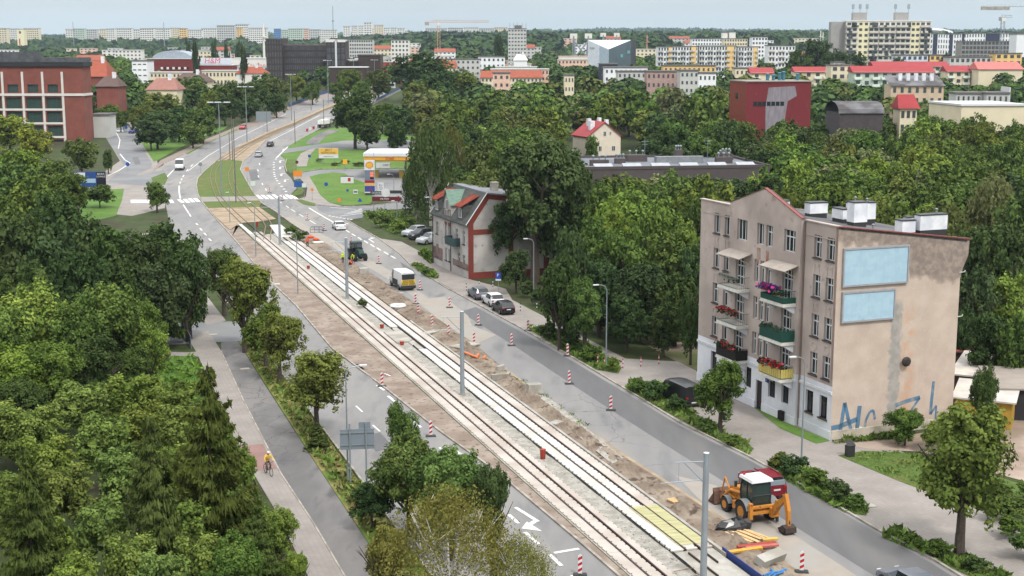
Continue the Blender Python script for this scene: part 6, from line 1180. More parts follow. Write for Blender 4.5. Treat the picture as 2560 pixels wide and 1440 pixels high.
def car(label, P, head, L_, W_, H_, shape, pm, cat='car', group=None, van_glass=None, name=None):
    """body lofted from stations; glass faces form their own part. local +x is forward"""
    s_ = SHAPES[shape]; o = empty(name or {'van': 'parked_van'}.get(shape, 'parked_car'), P, head, label, cat, group); body, gl = MB(), MB(); rings = []
    for f, t, roof in s_['st']:
        x = f * L_; wf = 1 - .10 * max(0, abs(f) - .38) / .12; w_ = W_ / 2 * wf; zb, zs, zl = .17 * H_ if abs(f) < .48 else .22 * H_, .36 * H_, min(s_['belt'], t) * H_; zt = t * H_
        if roof: ring = [(x, w_ * .92, zb), (x, w_, zs), (x, w_ * .98, zl), (x, w_ * (.80 if shape != 'van' else .9), zt - .035 * H_), (x, w_ * .66, zt), (x, 0, zt + .006 * H_)]
        else: ring = [(x, w_ * .92, zb), (x, w_, min(zs, zt * .8)), (x, w_ * .98, zt - .05 * H_ if zt > zs else zt), (x, w_ * .92, zt - .015 * H_), (x, w_ * .7, zt), (x, 0, zt + .008 * H_)]
        rings.append((ring, roof))
    for i in range(len(rings) - 1):
        (a, ra), (b, rb) = rings[i], rings[i + 1]
        for sgn_ in (1, -1):
            for j in range(5):
                q = [Vector((p[0], p[1] * sgn_, p[2])) for p in (a[j], b[j], b[j + 1], a[j + 1])]
                side = ra and rb and j == 2; scr = (ra != rb) and j >= 3
                if shape == 'van':
                    xm = (a[0][0] + b[0][0]) / 2 / L_; side = side and xm > .12; scr = (ra != rb) and j >= 3 and xm > 0
                    if not ra and rb and xm < 0: scr = False
                if side or scr: gl.quad(*q)
                else: body.quad(*q)
                if ra != rb and j == 2: pass
    for ring in (rings[0][0], rings[-1][0]):
        body.poly([Vector(p) for p in ring] + [Vector((p[0], -p[1], p[2])) for p in ring[::-1][1:]])
    body.poly([Vector((f * L_, s * W_ * .46, .17 * H_)) for f, s in ((-.48, 1), (.48, 1), (.48, -1), (-.48, -1))])
    body.build('body', pm, o, smooth=False); gl.build('glazing', M_CGL, o, fix=False)
    r_ = s_['wr'] * H_ * (1.0 if shape != 'van' else 1.0); r_ = max(.30, min(.40, r_))
    k = (round(r_, 2),)
    for fx in (.315, -.295):
        for sy in (1, -1):
            w_ = MB().cyl((0, -.11, 0), (0, .11, 0), r_, n=16).build('wheel', M_TYRE, o, (fx * L_, sy * (W_ / 2 - .1), r_)); MB().cyl((0, -.125, 0), (0, .125, 0), r_ * .62, n=12).build('rim', M_RIM, w_)
            ar = MB()
            for t in range(8): a0, a1 = math.pi * t / 8, math.pi * (t + 1) / 8; R2 = r_ * 1.18; ar.quad((R2 * math.cos(a0), 0, R2 * math.sin(a0)), (R2 * math.cos(a1), 0, R2 * math.sin(a1)), (r_ * .9 * math.cos(a1), 0, r_ * .9 * math.sin(a1)), (r_ * .9 * math.cos(a0), 0, r_ * .9 * math.sin(a0)))
            ar.build('wheel_arch', M_TRIM, o, (fx * L_, sy * (W_ / 2 + .006), r_), fix=False)
    zl = .5 * H_ if shape != 'van' else .4 * H_
    for sy in (1, -1):
        MB().box(-L_ / 2 - .012, -L_ / 2 + .1, sy * W_ * .36 - .12, sy * W_ * .36 + .12, zl, zl + .1 * H_).build('tail_light', M_TAIL, o); MB().box(L_ / 2 - .14, L_ / 2 + .012, sy * W_ * .34 - .14, sy * W_ * .34 + .14, .42 * H_ if shape != 'van' else .34 * H_, (.5 if shape != 'van' else .40) * H_).build('headlight', M_HEAD, o)
        MB().box(.2 * L_ - .07, .2 * L_ + .07, sy * (W_ / 2 + .02), sy * (W_ / 2 + .18), s_['belt'] * H_ - .02, s_['belt'] * H_ + .13).build('mirror', pm, o)
    MB().box(-L_ / 2 - .022, -L_ / 2 + .02, -.26, .26, .42 * H_ if shape != 'van' else .2 * H_, (.42 if shape != 'van' else .2) * H_ + .11).build('number_plate', M_PLATE, o)
    MB().box(-L_ / 2 - .035, -L_ / 2 + .2, -W_ * .45, W_ * .45, .18 * H_ if shape != 'van' else .11 * H_, .3 * H_ if shape != 'van' else .18 * H_).build('rear_bumper', M_TRIM if shape in ('suv', 'van') else pm, o)
    return o
def hd(a, b): p, q = gp(*a), gp(*b); return math.atan2(q.y - p.y, q.x - p.x)
def rearpt(px, L_, head): p = gp(*px); return p + Vector((math.cos(head), math.sin(head), 0)) * L_ / 2 + Vector((0, 0, .04))
P_W, P_BK, P_GR, P_MR, P_SL, P_DK = paint('white', C(238, 240, 242)), paint('black', C(34, 34, 38)), paint('grey', C(112, 118, 128)), paint('maroon', C(130, 30, 44)), paint('silver', C(190, 194, 198)), paint('dark', C(56, 60, 68))
S0 = STREET
mv = car('maroon estate car stopped behind the backhoe loader', rearpt((1942, 1252), 4.3, S0), S0, 4.3, 1.75, 1.65, 'wagon', P_MR)
for y in (-.55, .55): MB().box(-1.7, .2, y - .03, y + .03, 1.655, 1.71).build('roof_rail', P_MR, mv)
MB().box(-2.13, -2.02, -.62, .62, 1.08, 1.42).build('rear_window', flat('rear_glass_pale', C(150, 164, 170), .1), mv)
car('grey car with pale roof at the bottom right edge', rearpt((2330, 1520), 4.4, S0), S0, 4.4, 1.8, 1.5, 'hatch', P_GR)
car('grey hatchback parked first in the row by the pavement', rearpt((1208, 752), 4.2, S0), S0, 4.2, 1.8, 1.5, 'suv', P_GR, group='cars parked by the blue parking sign')
car('white crossover parked in the middle of the row', rearpt((1245, 770), 4.2, S0), S0, 4.2, 1.8, 1.58, 'suv', P_W, group='cars parked by the blue parking sign')
car('black car parked last in the row by the pavement', rearpt((1272, 789), 4.3, S0), S0, 4.3, 1.8, 1.5, 'hatch', P_BK, group='cars parked by the blue parking sign')
car('black van parked on the pavement behind the small tree', rearpt((1735, 1020), 5.0, S0 + R(4)), S0 + R(4), 5.0, 1.95, 1.95, 'van', P_BK, 'van')
car('white saloon car driving past the black fence panel', rearpt((853, 577), 4.6, hd((866, 590), (835, 566))), hd((866, 590), (835, 566)), 4.6, 1.85, 1.45, 'sedan', P_W, name='moving_car')
for px, lb, c, sh in (((1036, 590), 'silver car parked farthest from the mansard house', P_SL, 'suv'), ((1050, 597), 'dark-sided silver car parked second by the mansard house', P_DK, 'suv'), ((1073, 609), 'silver off-roader parked nearest the mansard house', P_SL, 'suv')): p = gp(*px); car(lb, p + Vector((0, 0, .03)), S0 + R(118), 4.5, 1.85, 1.75, sh, c, group='cars parked beside the mansard house')
cv = car('white service van with yellow and black chevrons on its rear', rearpt((1021, 728), 5.6, S0 + R(3)), S0 + R(3), 5.6, 2.05, 2.5, 'van', P_W, 'van', name='service_van')
cm = MB(); MB().box(-2.83, -2.80, -.93, .93, .75, 1.45).build('rear_panel', flat('chevron_yellow', C(252, 206, 40)), cv)
for k in range(6):
    for s in (1, -1): y = .08 + k * .16; cm.add([(-2.84, s * y, .76), (-2.84, s * (y + .09), .76), (-2.84, s * max(.0, y - .25), 1.44), (-2.84, s * max(.0, y - .34), 1.44)], [(0, 1, 2, 3)])
q = cm.build('chevron', M_TRIM, cv, fix=False); q['kind'] = 'stuff'; MB().box(-2.83, -2.78, -.85, .85, 1.5, 2.2).build('rear_window', M_CGL, cv); MB().box(-2.9, -2.7, -1.0, 1.0, .35, .7).build('step_bumper', M_TRIM, cv); MB().box(-1.4, 1.0, -1.04, -1.03, .5, 1.3).build('side_stripe', M_TRIM, cv); MB().box(-1.4, 1.0, 1.03, 1.04, .5, 1.3).build('side_stripe', M_TRIM, cv)
h_ = hd((470, 405), (440, 450)); wv = car('white van coming towards the camera on the left carriageway', gp(450, 424) + Vector((0, 0, .04)), h_, 5.8, 2.05, 2.6, 'van', P_W, 'van', name='delivery_van')
h_ = hd((640, 400), (668, 374)); car('silver car driving away on the far right carriageway', gp(647, 392) + Vector((0, 0, .04)), h_, 4.4, 1.8, 1.5, 'hatch', P_SL, name='moving_car'); h_ = hd((668, 376), (700, 350)); car('dark car driving ahead of the silver one', gp(676, 366) + Vector((0, 0, .04)), h_, 4.4, 1.8, 1.5, 'suv', P_DK, name='moving_car')
h_ = hd((640, 310), (590, 335)); car('red car coming down the far left carriageway', gp(607, 323) + Vector((0, 0, .04)), h_, 4.2, 1.8, 1.5, 'hatch', paint('red', C(206, 50, 60)), name='moving_car'); car('blue car in the left side street', gp(335, 333) + Vector((0, 0, .04)), R(-105), 4.3, 1.8, 1.5, 'hatch', paint('blue', C(40, 50, 130)), name='moving_car')
# parked tipper truck and buses on the viaduct
def truck(P, head):
    o = empty('tipper_truck', P, head, 'truck with white load and dark chassis parked under the dark tree', 'truck'); MB().box(-4, 3.8, -1.15, 1.15, .7, 1.15).build('chassis', flat('chassis_brown', C(60, 44, 44)), o); MB().box(-3.9, 1.6, -1.2, 1.2, 1.16, 2.5, .1, .05).build('load_body', M_PALE, o); MB().box(2.0, 3.9, -1.15, 1.15, 1.16, 2.9, .15, .05).build('cab', M_WHITE, o); MB().box(3.75, 3.93, -1.0, 1.0, 1.9, 2.7).build('windscreen', M_CGL, o)
    for x in (-2.8, -1.5, 2.8):
        for s in (-1, 1): w_ = MB().cyl((0, -.15, 0), (0, .15, 0), .5, n=14).build('wheel', M_TYRE, o, (x, s * 1.0, .5)); MB().cyl((0, -.17, 0), (0, .17, 0), .28, n=10).build('rim', M_RIM, w_)
truck(gp(812, 318), hd((790, 320), (860, 300)))
def bus(px0, px1, Y, label):
    a, b = onY(px0, 218, Y), onY(px1, 218, Y); z0 = TZ(a.x, Y); L_ = b.x - a.x; o = empty('city_bus', (a.x, Y, z0), 0, label, 'bus', 'buses on the viaduct'); MB().box(0, L_, -1.25, 1.25, .35, 3.0).build('body', M_WHITE, o); MB().box(.3, L_ - .3, -1.27, 1.27, 1.35, 2.4).build('window_band', M_CGL, o); MB().box(.8, L_ - 1, -.9, .9, 3.0, 3.3).build('roof_box', M_PALEG, o)
    for x in (1.8, L_ - 2.2): MB().cyl((x, -1.28, .48), (x, 1.28, .48), .48, n=12).build('wheel', M_TYRE, o)
bus(906, 952, 668, 'white bus, left of two on the viaduct'); bus(960, 988, 668, 'white bus, right of two on the viaduct')
# ---------------------------------------------------------------- backhoe loader
def wheel(parent, x, y, r, w_, rim):
    o = MB(); o.cyl((0, -w_ / 2, 0), (0, w_ / 2, 0), r, n=20); t = o.build('wheel', M_TYRE, parent, (x, y, r)); m_ = MB()
    for k in range(16): a = 2 * math.pi * k / 16; m_.obox((math.cos(a) * r, 0, math.sin(a) * r), .1, w_ * .95, .09, 0, 0, -a)
    q = m_.build('tread', M_TYRE, t); q['kind'] = 'stuff'; MB().cyl((0, -w_ / 2 - .015, 0), (0, w_ / 2 + .015, 0), r * .56, n=16).build('rim', rim, t); return t
M_OR = M('machine_orange', C(214, 142, 60), .55, .1, 2, col3=C(150, 96, 50), sc3=4, lo3=.6, hi3=.7); M_GRY = M('machine_grey', C(130, 134, 134), .6, .06, 2); M_RST = M('bucket_rust', C(112, 84, 72), .8, .2, 3); M_BKT = M('bucket_dark', C(76, 62, 58), .75, .15, 3)
pl_, pf_ = gp(1858, 1306), gp(1814, 1273); hh_ = S0 + R(2); bp_ = (pl_ + Vector((math.sin(hh_), -math.cos(hh_), 0)) * 1.0)
bl = empty('backhoe_loader', bp_ + Vector((0, 0, .045)), hh_, 'orange backhoe loader with grey roof standing in the road', 'excavator')
for y in (-1.0, 1.0): wheel(bl, 0, y, .72, .45, M_OR); wheel(bl, 2.35, y * .95, .5, .36, M_OR)
MB().box(-.5, 3.1, -.45, .45, .55, 1.0).build('chassis', M_OR, bl); MB().extr([(.95, 1.0), (3.0, 1.0), (3.05, 1.45), (2.4, 1.75), (.95, 1.85)], -.42, .42).build('bonnet', M_OR, bl)
MB().box(.9, 1.5, .5, 1.0, .55, 1.05).build('tank', M_OR, bl); MB().box(.9, 1.5, -1.0, -.5, .55, 1.05).build('tank', M_OR, bl)
for y in (-1.0, 1.0):
    f = MB()
    for k in range(8): a0, a1 = R(20 + 17.5 * k), R(20 + 17.5 * (k + 1)); f.quad((.86 * math.cos(a0), y - .26, .72 + .86 * math.sin(a0)), (.86 * math.cos(a1), y - .26, .72 + .86 * math.sin(a1)), (.86 * math.cos(a1), y + .26, .72 + .86 * math.sin(a1)), (.86 * math.cos(a0), y + .26, .72 + .86 * math.sin(a0)))
    f.build('mudguard', M_GRY, bl, fix=False); f = MB()
    for k in range(6): a0, a1 = R(40 + 20 * k), R(40 + 20 * (k + 1)); f.quad((2.35 + .6 * math.cos(a0), y * .95 - .2, .5 + .6 * math.sin(a0)), (2.35 + .6 * math.cos(a1), y * .95 - .2, .5 + .6 * math.sin(a1)), (2.35 + .6 * math.cos(a1), y * .95 + .2, .5 + .6 * math.sin(a1)), (2.35 + .6 * math.cos(a0), y * .95 + .2, .5 + .6 * math.sin(a0)))
    f.build('mudguard', M_GRY, bl, fix=False)
cb = MB(); cp_ = [(-.55, 1.15), (.9, 1.15), (1.05, 1.9), (.85, 2.75), (-.45, 2.75), (-.6, 1.9)]
MB().extr(cp_, -.66, .66).build('cab_glass', flat('cab_glass', (.02, .035, .032), .06, .5), bl)
for y in (-.68, .68):
    for i in range(6): a, b = cp_[i], cp_[(i + 1) % 6]; cb.cyl((a[0], y, a[1]), (b[0], y, b[1]), .045, n=6)
    cb.cyl((.2, y, 1.15), (.15, y, 2.75), .035, n=6)
for a in cp_: cb.cyl((a[0], -.68, a[1]), (a[0], .68, a[1]), .045, n=6)
cb.build('cab_frame', M_TRIM, bl); r_ = MB(); r_.box(-.68, 1.05, -.82, .82, 2.8, 2.98, .06, .06); rf_ = r_.build('cab_roof', M_WHITE, bl); r_ = MB()
for k in range(5): r_.box(-.45 + .26 * k, -.35 + .26 * k, -.6, .6, 2.985, 3.02)
q = r_.build('roof_rib', M_PALEG, rf_); q['kind'] = 'stuff'; MB().cyl((.8, .55, 2.98), (.8, .55, 3.12), .09, n=8).build('beacon', M_RED, rf_)
for s in (-1, 1):
    MB().cyl((1.0, s * .7, 2.3), (1.15, s * 1.05, 2.35), .02, n=4).build('mirror_arm', M_TRIM, bl); MB().box(1.08, 1.14, s * 1.0 - .1, s * 1.0 + .1, 2.1, 2.5).build('mirror', M_TRIM, bl)
    la = MB(); la.tube([(1.1, s * .55, 1.6), (2.4, s * .62, 1.45), (3.3, s * .62, .75), (3.75, s * .62, .45)], .11, 6); la.tube([(1.8, s * .62, 1.0), (3.1, s * .62, 1.15)], .06, 6); la.tube([(2.6, s * .62, 1.5), (3.2, s * .62, 2.1), (3.6, s * .62, 1.0)], .06, 6); la.build('loader_arm', M_OR, bl)
bk_ = [(3.6, .1), (3.75, .95), (3.95, 1.15), (3.88, .6), (4.0, .22), (4.6, .08), (4.62, .02), (3.8, .02)]; MB().extr(bk_, -1.15, 1.15).build('loader_bucket', M_RST, bl)
for s in (-1, 1): MB().extr([(3.65, .05), (3.75, .95), (4.55, .08)], s * 1.15, s * 1.1).build('bucket_cheek', M_RST, bl)
MB().cyl((2.9, -.35, 1.6), (2.9, -.35, 2.3), .045, n=6).build('exhaust', M_RST, bl)
rear = MB(); rear.box(-1.0, -.75, -1.05, 1.05, .75, .95); rear.box(-1.0, -.75, -1.05, 1.05, 1.15, 1.3); rear.build('rear_frame', M_OR, bl)
for s in (-1, 1):
    MB().box(-1.05, -.8, s * 1.02 - .12, s * 1.02 + .12, .45, 1.55).build('stabiliser', M_OR, bl); MB().box(-1.02, -.83, s * 1.02 - .07, s * 1.02 + .07, .08, .45).build('stabiliser_leg', M_DSTEEL, bl); MB().box(-1.06, -1.0, s * 1.02 - .08, s * 1.02 + .08, 1.4, 1.5).build('tail_light', M_RED, bl)
bm_ = MB(); yb = -.55
def beam(m_, a, b, w_, h0, h1):
    a, b = Vector(a), Vector(b); d = (b - a).normalized(); s_ = Vector((0, 1, 0)) * w_ / 2; u_ = d.cross(Vector((0, 1, 0))).normalized()
    P = [a + s_ + u_ * h0 / 2, a - s_ + u_ * h0 / 2, a - s_ - u_ * h0 / 2, a + s_ - u_ * h0 / 2, b + s_ + u_ * h1 / 2, b - s_ + u_ * h1 / 2, b - s_ - u_ * h1 / 2, b + s_ - u_ * h1 / 2]; m_.add(P, [(0, 1, 2, 3), (7, 6, 5, 4), (0, 4, 5, 1), (1, 5, 6, 2), (2, 6, 7, 3), (3, 7, 4, 0)])
bm_.box(-1.35, -1.0, yb - .2, yb + .2, .55, 1.15); beam(bm_, (-1.2, yb, .85), (-1.9, yb, 1.75), .28, .38, .42); beam(bm_, (-1.85, yb, 1.65), (-2.75, yb, 2.35), .26, .42, .3); bm_.build('boom', M_OR, bl)
st_ = MB(); beam(st_, (-2.55, yb, 2.55), (-2.95, yb, 1.5), .24, .34, .36); beam(st_, (-2.95, yb, 1.55), (-3.05, yb, .55), .22, .36, .26); st_.build('dipper_arm', M_OR, bl); hy = MB(); hy.cyl((-1.75, yb, 2.0), (-2.6, yb, 2.6), .06, n=6); hy.cyl((-2.7, yb, 2.2), (-3.2, yb, .7), .05, n=6); hy.cyl((-1.3, yb, 1.1), (-1.95, yb, 1.95), .06, n=6); hy.build('hydraulic_ram', M_DSTEEL, bl)
bkb = MB(); bkb.extr([(-3.2, .62), (-2.95, .55), (-2.75, .1), (-2.5, .02), (-2.2, .4), (-2.28, .45), (-2.5, .2), (-2.62, .22), (-2.8, .3)], yb - .4, yb + .4)
bkb = MB(); bkb.extr([(-2.95, .62), (-3.35, .5), (-3.4, .15), (-3.1, .0), (-2.6, .08), (-2.45, .3), (-2.55, .3), (-2.75, .18), (-3.08, .12), (-3.25, .25), (-3.2, .45)], yb - .42, yb + .42); bkb.build('digging_bucket', M_BKT, bl)
for s in (-1, 1): MB().extr([(-2.95, .6), (-3.35, .5), (-3.4, .15), (-3.1, .0), (-2.6, .08), (-2.5, .28)], yb + s * .42, yb + s * .38).build('bucket_cheek', M_BKT, bl)
# ---------------------------------------------------------------- tractor
th = S0 + math.pi + R(8); tr = empty('tractor', gp(893, 650) + Vector((0, 0, .04)), th, 'dark green tractor standing at the edge of the churned earth', 'tractor'); M_TG = M('tractor_green', C(36, 66, 62), .5, .1, 2)
for y in (-.85, .85): wheel(tr, -.9, y, .8, .45, flat('rim_pale', C(120, 124, 116))); wheel(tr, 1.3, y * .95, .52, .35, MATS['rim_pale'])
MB().extr([(.1, .7), (2.0, .7), (2.1, 1.2), (1.7, 1.6), (.1, 1.75)], -.38, .38).build('bonnet', M_TG, tr); MB().box(-1.3, .4, -.35, .35, .5, 1.0).build('chassis', M_TRIM, tr); MB().extr([(-1.2, 1.2), (.15, 1.2), (.3, 1.9), (.05, 2.55), (-1.05, 2.55)], -.7, .7).build('cab_glass', M_CGL, tr); MB().box(-1.2, .2, -.8, .8, 2.56, 2.72, .08, .08).build('cab_roof', M_TG, tr); MB().cyl((.5, -.3, 1.7), (.5, -.3, 2.6), .05, n=6).build('exhaust', M_TRIM, tr)
for y in (-.85, .85): MB().box(-1.6, -.2, y - .25, y + .25, 1.6, 1.68).build('mudguard', M_TG, tr)
cf = MB()
for x in (-.72, .72):
    for a in ((-1.2, 1.2), (-.4, 1.2), (.15, 1.2)): cf.cyl((a[0], x, 1.2), (a[0] * .85, x, 2.55), .04, n=5)
cf.build('cab_frame', M_TRIM, tr)
# ================================================================ people
M_SKIN = flat('skin', C(206, 160, 136), .6); M_HAIR = flat('hair_dark', C(50, 40, 34), .9)
def person(label, P, rz, pose, cols, hair=None, extra=None, h=1.75, name='person'):
    """continuous skinned body; pose gives joint offsets. local +x is forward"""
    o = empty(name, P, rz, label, 'person'); s_ = h / 1.75; J = {'pel': (0, 0, .95), 'chest': (.0, 0, 1.3), 'neck': (0, 0, 1.47), 'head': (.02, 0, 1.62), 'top': (.02, 0, 1.7)}
    for sd_, y in (('l', 1), ('r', -1)):
        J.update({'hip' + sd_: (0, y * .1, .9), 'kn' + sd_: (.03, y * .11, .5), 'an' + sd_: (0, y * .11, .09), 'to' + sd_: (.16, y * .12, .04), 'sh' + sd_: (0, y * .19, 1.42), 'el' + sd_: (-.02, y * .25, 1.14), 'wr' + sd_: (.04, y * .26, .89), 'ha' + sd_: (.05, y * .26, .83)})
    J.update(pose); rad = {'pel': .145, 'chest': .16, 'neck': .06, 'head': .105, 'top': .085}
    for q, r_ in (('hip', .1), ('kn', .065), ('an', .045), ('to', .04), ('sh', .075), ('el', .05), ('wr', .034), ('ha', .038)): rad[q + 'l'] = rad[q + 'r'] = r_
    E_ = [('pel', 'chest'), ('chest', 'neck'), ('neck', 'head'), ('head', 'top')]
    for s in 'lr':
        E_ += [('pel', 'hip' + s), ('hip' + s, 'kn' + s), ('kn' + s, 'an' + s), ('an' + s, 'to' + s), ('chest', 'sh' + s), ('sh' + s, 'el' + s), ('el' + s, 'wr' + s), ('wr' + s, 'ha' + s)]
        w_ = Vector(J['ha' + s]); d = (w_ - Vector(J['wr' + s])).normalized(); y = 1 if s == 'l' else -1; sid = d.cross(Vector((0, y, 0))).normalized()
        for k in range(5):
            a = w_ + sid * (.022 * (k - 1.5)) if k < 4 else w_ - d * .03 + sid * .03; L_ = (.06, .075, .07, .055, .045)[k]; b = a + (d if k < 4 else (d + sid * 1.2).normalized()) * L_ + Vector((0, -y * .012, 0)); J['f%s%d' % (s, k)] = tuple(a); J['g%s%d' % (s, k)] = tuple(b); rad['f%s%d' % (s, k)] = .012; rad['g%s%d' % (s, k)] = .009; E_ += [('ha' + s, 'f%s%d' % (s, k)), ('f%s%d' % (s, k), 'g%s%d' % (s, k))]
    ks = list(J); ix = {k: i for i, k in enumerate(ks)}; me = bpy.data.meshes.new('skeleton'); me.from_pydata([tuple(c * s_ for c in J[k]) for k in ks], [(ix[a], ix[b]) for a, b in E_], []); ob = bpy.data.objects.new('skeleton', me); COL.objects.link(ob)
    ob.modifiers.new('skin', 'SKIN'); ob.modifiers.new('sub', 'SUBSURF').levels = 1
    for i, k in enumerate(ks): sv = me.skin_vertices[0].data[i]; sv.radius = (rad[k] * s_, rad[k] * s_); sv.use_root = (k == 'pel')
    dg = bpy.context.evaluated_depsgraph_get(); bm2 = bpy.data.meshes.new_from_object(ob.evaluated_get(dg)); bpy.data.objects.remove(ob); bm2.name = 'body'
    bm2.materials.clear(); [bm2.materials.append(m) for m in (cols['skin'], cols['top'], cols['legs'], cols['shoe'])]
    segs = [(Vector(J[a]) * s_, Vector(J[b]) * s_, a, b) for a, b in E_]
    def cls(c):
        best = None
        for a, b, na, nb in segs:
            d = b - a; t = max(0, min(1, (c - a).dot(d) / max(d.length_squared, 1e-9))); q = (c - (a + d * t)).length
            if best is None or q < best[0]: best = (q, na, nb)
        na, nb = best[1], best[2]
        if nb[:2] in ('to',) : return 3
        if nb[:2] in ('kn', 'an', 'hi'): return 2
        if na == 'neck' or nb == 'top' or na[0] in 'fg' or nb[0] in 'fg' or nb[:2] == 'ha': return 0
        if nb[:2] == 'wr' and not cols.get('sleeve', 1): return 0
        return 1
    bm2.polygons.foreach_set('material_index', [cls(p.center) for p in bm2.polygons]); bm2.polygons.foreach_set('use_smooth', [True] * len(bm2.polygons)); link('body', bm2, o)
    hx = Vector(J['head']) * s_; hm_ = MB(); hm_.ball((hx.x - .02, hx.y, hx.z + .035), .118 * s_, .112 * s_, .115 * s_, 10, 6); hm_.build('hair' if not extra else 'helmet', hair or M_HAIR, o, smooth=True)
    fc = MB(); fc.ball((hx.x + .1 * s_, hx.y, hx.z - .01), .02, .016, .03); 
    for y in (-.035, .035): fc.ball((hx.x + .088 * s_, hx.y + y, hx.z + .02), .012)
    fc.build('face_detail', cols['skin'], o); return o
HV, OG, NV, BLK, GRYC = flat('hivis_yellow', C(214, 236, 60), .7), flat('hivis_orange', C(240, 96, 50), .7), flat('trouser_navy', C(40, 44, 62), .9), flat('cloth_black', C(36, 32, 36), .9), flat('cloth_grey', C(110, 112, 118), .9)
YS = flat('shirt_yellow', C(246, 200, 80), .8); DC = lambda top, legs: dict(skin=M_SKIN, top=top, legs=legs, shoe=M_TRIM)
person('worker in yellow hi-vis jacket standing left of the tractor', gp(857, 661) + Vector((0, 0, .1)), S0 + R(200), {}, DC(HV, NV), HV, 1)
person('worker in yellow vest bending beside the tractor wheel', gp(884, 660) + Vector((0, 0, .1)), S0 + R(150), {'chest': (.28, 0, 1.16), 'neck': (.42, 0, 1.24), 'head': (.52, 0, 1.3), 'top': (.57, 0, 1.36), 'shl': (.36, .19, 1.22), 'shr': (.36, -.19, 1.22), 'ell': (.46, .22, .95), 'elr': (.46, -.22, .95), 'wrl': (.56, .15, .74), 'wrr': (.56, -.15, .74), 'hal': (.6, .14, .69), 'har': (.6, -.14, .69)}, DC(HV, BLK), HV, 1)
person('worker in red-orange vest crouching in the dirt', gp(875, 668) + Vector((0, 0, .12)), S0 + R(230), {'pel': (-.1, 0, .36), 'hipl': (-.08, .12, .36), 'hipr': (-.08, -.12, .36), 'knl': (.3, .17, .5), 'knr': (.3, -.17, .42), 'anl': (.12, .15, .09), 'anr': (.0, -.15, .09), 'tol': (.27, .15, .04), 'tor': (.15, -.15, .04), 'chest': (.1, 0, .68), 'neck': (.22, 0, .82), 'head': (.3, 0, .93), 'top': (.33, 0, 1.0), 'shl': (.14, .19, .78), 'shr': (.14, -.19, .78), 'ell': (.3, .24, .58), 'elr': (.3, -.24, .58), 'wrl': (.48, .16, .42), 'wrr': (.48, -.16, .42), 'hal': (.52, .15, .38), 'har': (.52, -.15, .38)}, DC(OG, NV), flat('helmet_red', C(190, 60, 50)), 1)
person('worker in orange jacket standing by the rails with arms lowered', gp(769, 621) + Vector((0, 0, .1)), S0 + R(180), {'head': (.1, 0, 1.58), 'top': (.13, 0, 1.66)}, DC(OG, NV), OG, 1)
person('pedestrian in black walking on the left footway', gp(460, 809) + Vector((0, 0, .05)), S0 + math.pi, {'knl': (.16, .1, .52), 'anl': (.2, .1, .1), 'tol': (.36, .1, .06), 'knr': (-.02, -.1, .5), 'anr': (-.25, -.1, .16), 'tor': (-.12, -.1, .05)}, DC(BLK, BLK))
person('pedestrian in blue jacket passing the blue fence', gp(471, 852) + Vector((0, 0, .05)), S0, {'knl': (.14, .1, .52), 'anl': (.16, .1, .1), 'tol': (.32, .1, .06), 'anr': (-.22, -.1, .14), 'tor': (-.08, -.1, .04)}, DC(flat('jacket_blue', C(60, 80, 130)), flat('jeans', C(80, 100, 140))))
person('pedestrian far away on the viaduct pavement', gp(783, 239) + Vector((0, 0, .08)), 0, {}, DC(BLK, BLK))
# cyclist
ch_ = S0 + math.pi + R(14); bc = gp(671, 1188) + Vector((0, 0, .05)); by = empty('bicycle', bc, ch_, 'dark bicycle ridden by the man in the yellow shirt', 'bicycle')
for x in (-.52, .55): t_ = MB().torus((0, 0, 0), .33, .022, 'y', 24, 6).build('wheel', M_TYRE, by, (x, 0, .35)); sp2_ = MB(); [sp2_.cyl((0, 0, 0), (.32 * math.cos(k * .785), 0, .32 * math.sin(k * .785)), .005, n=3) for k in range(8)]; q = sp2_.build('spoke', M_STEEL, t_); q['kind'] = 'stuff'
fr = MB(); fr.tube([(-.52, 0, .35), (-.02, 0, .32), (-.18, 0, .88), (-.52, 0, .35)], .018); fr.tube([(-.02, 0, .32), (.38, 0, .82), (-.14, 0, .78)], .02); fr.tube([(.55, 0, .35), (.4, 0, .75), (.36, 0, .98)], .018); fr.build('frame', M_DSTEEL, by); MB().tube([(.3, .3, 1.06), (.38, .12, 1.0), (.36, 0, .98), (.38, -.12, 1.0), (.3, -.3, 1.06)], .015).build('handlebar', M_TRIM, by); MB().box(-.32, -.06, -.08, .08, .9, .96, .03, .02).build('saddle', M_TRIM, by); MB().tube([(0, .1, .2), (0, .1, .32), (0, -.1, .32), (0, -.1, .44)], .015).build('crank', M_STEEL, by)
person('man in yellow shirt and white cap cycling towards the camera', bc, ch_, {'pel': (-.18, 0, 1.03), 'hipl': (-.16, .1, 1.0), 'hipr': (-.16, -.1, 1.0), 'knl': (.2, .13, .78), 'knr': (.12, -.13, .62), 'anl': (.05, .12, .46), 'anr': (-.02, -.12, .24), 'tol': (.18, .12, .43), 'tor': (.12, -.12, .2), 'chest': (-.02, 0, 1.36), 'neck': (.06, 0, 1.54), 'head': (.12, 0, 1.68), 'top': (.13, 0, 1.76), 'shl': (.0, .2, 1.48), 'shr': (.0, -.2, 1.48), 'ell': (.12, .31, 1.24), 'elr': (.12, -.31, 1.24), 'wrl': (.28, .3, 1.1), 'wrr': (.28, -.3, 1.1), 'hal': (.31, .3, 1.08), 'har': (.31, -.3, 1.08)}, DC(YS, flat('shorts_grey', C(80, 74, 78))), M_WHITE)
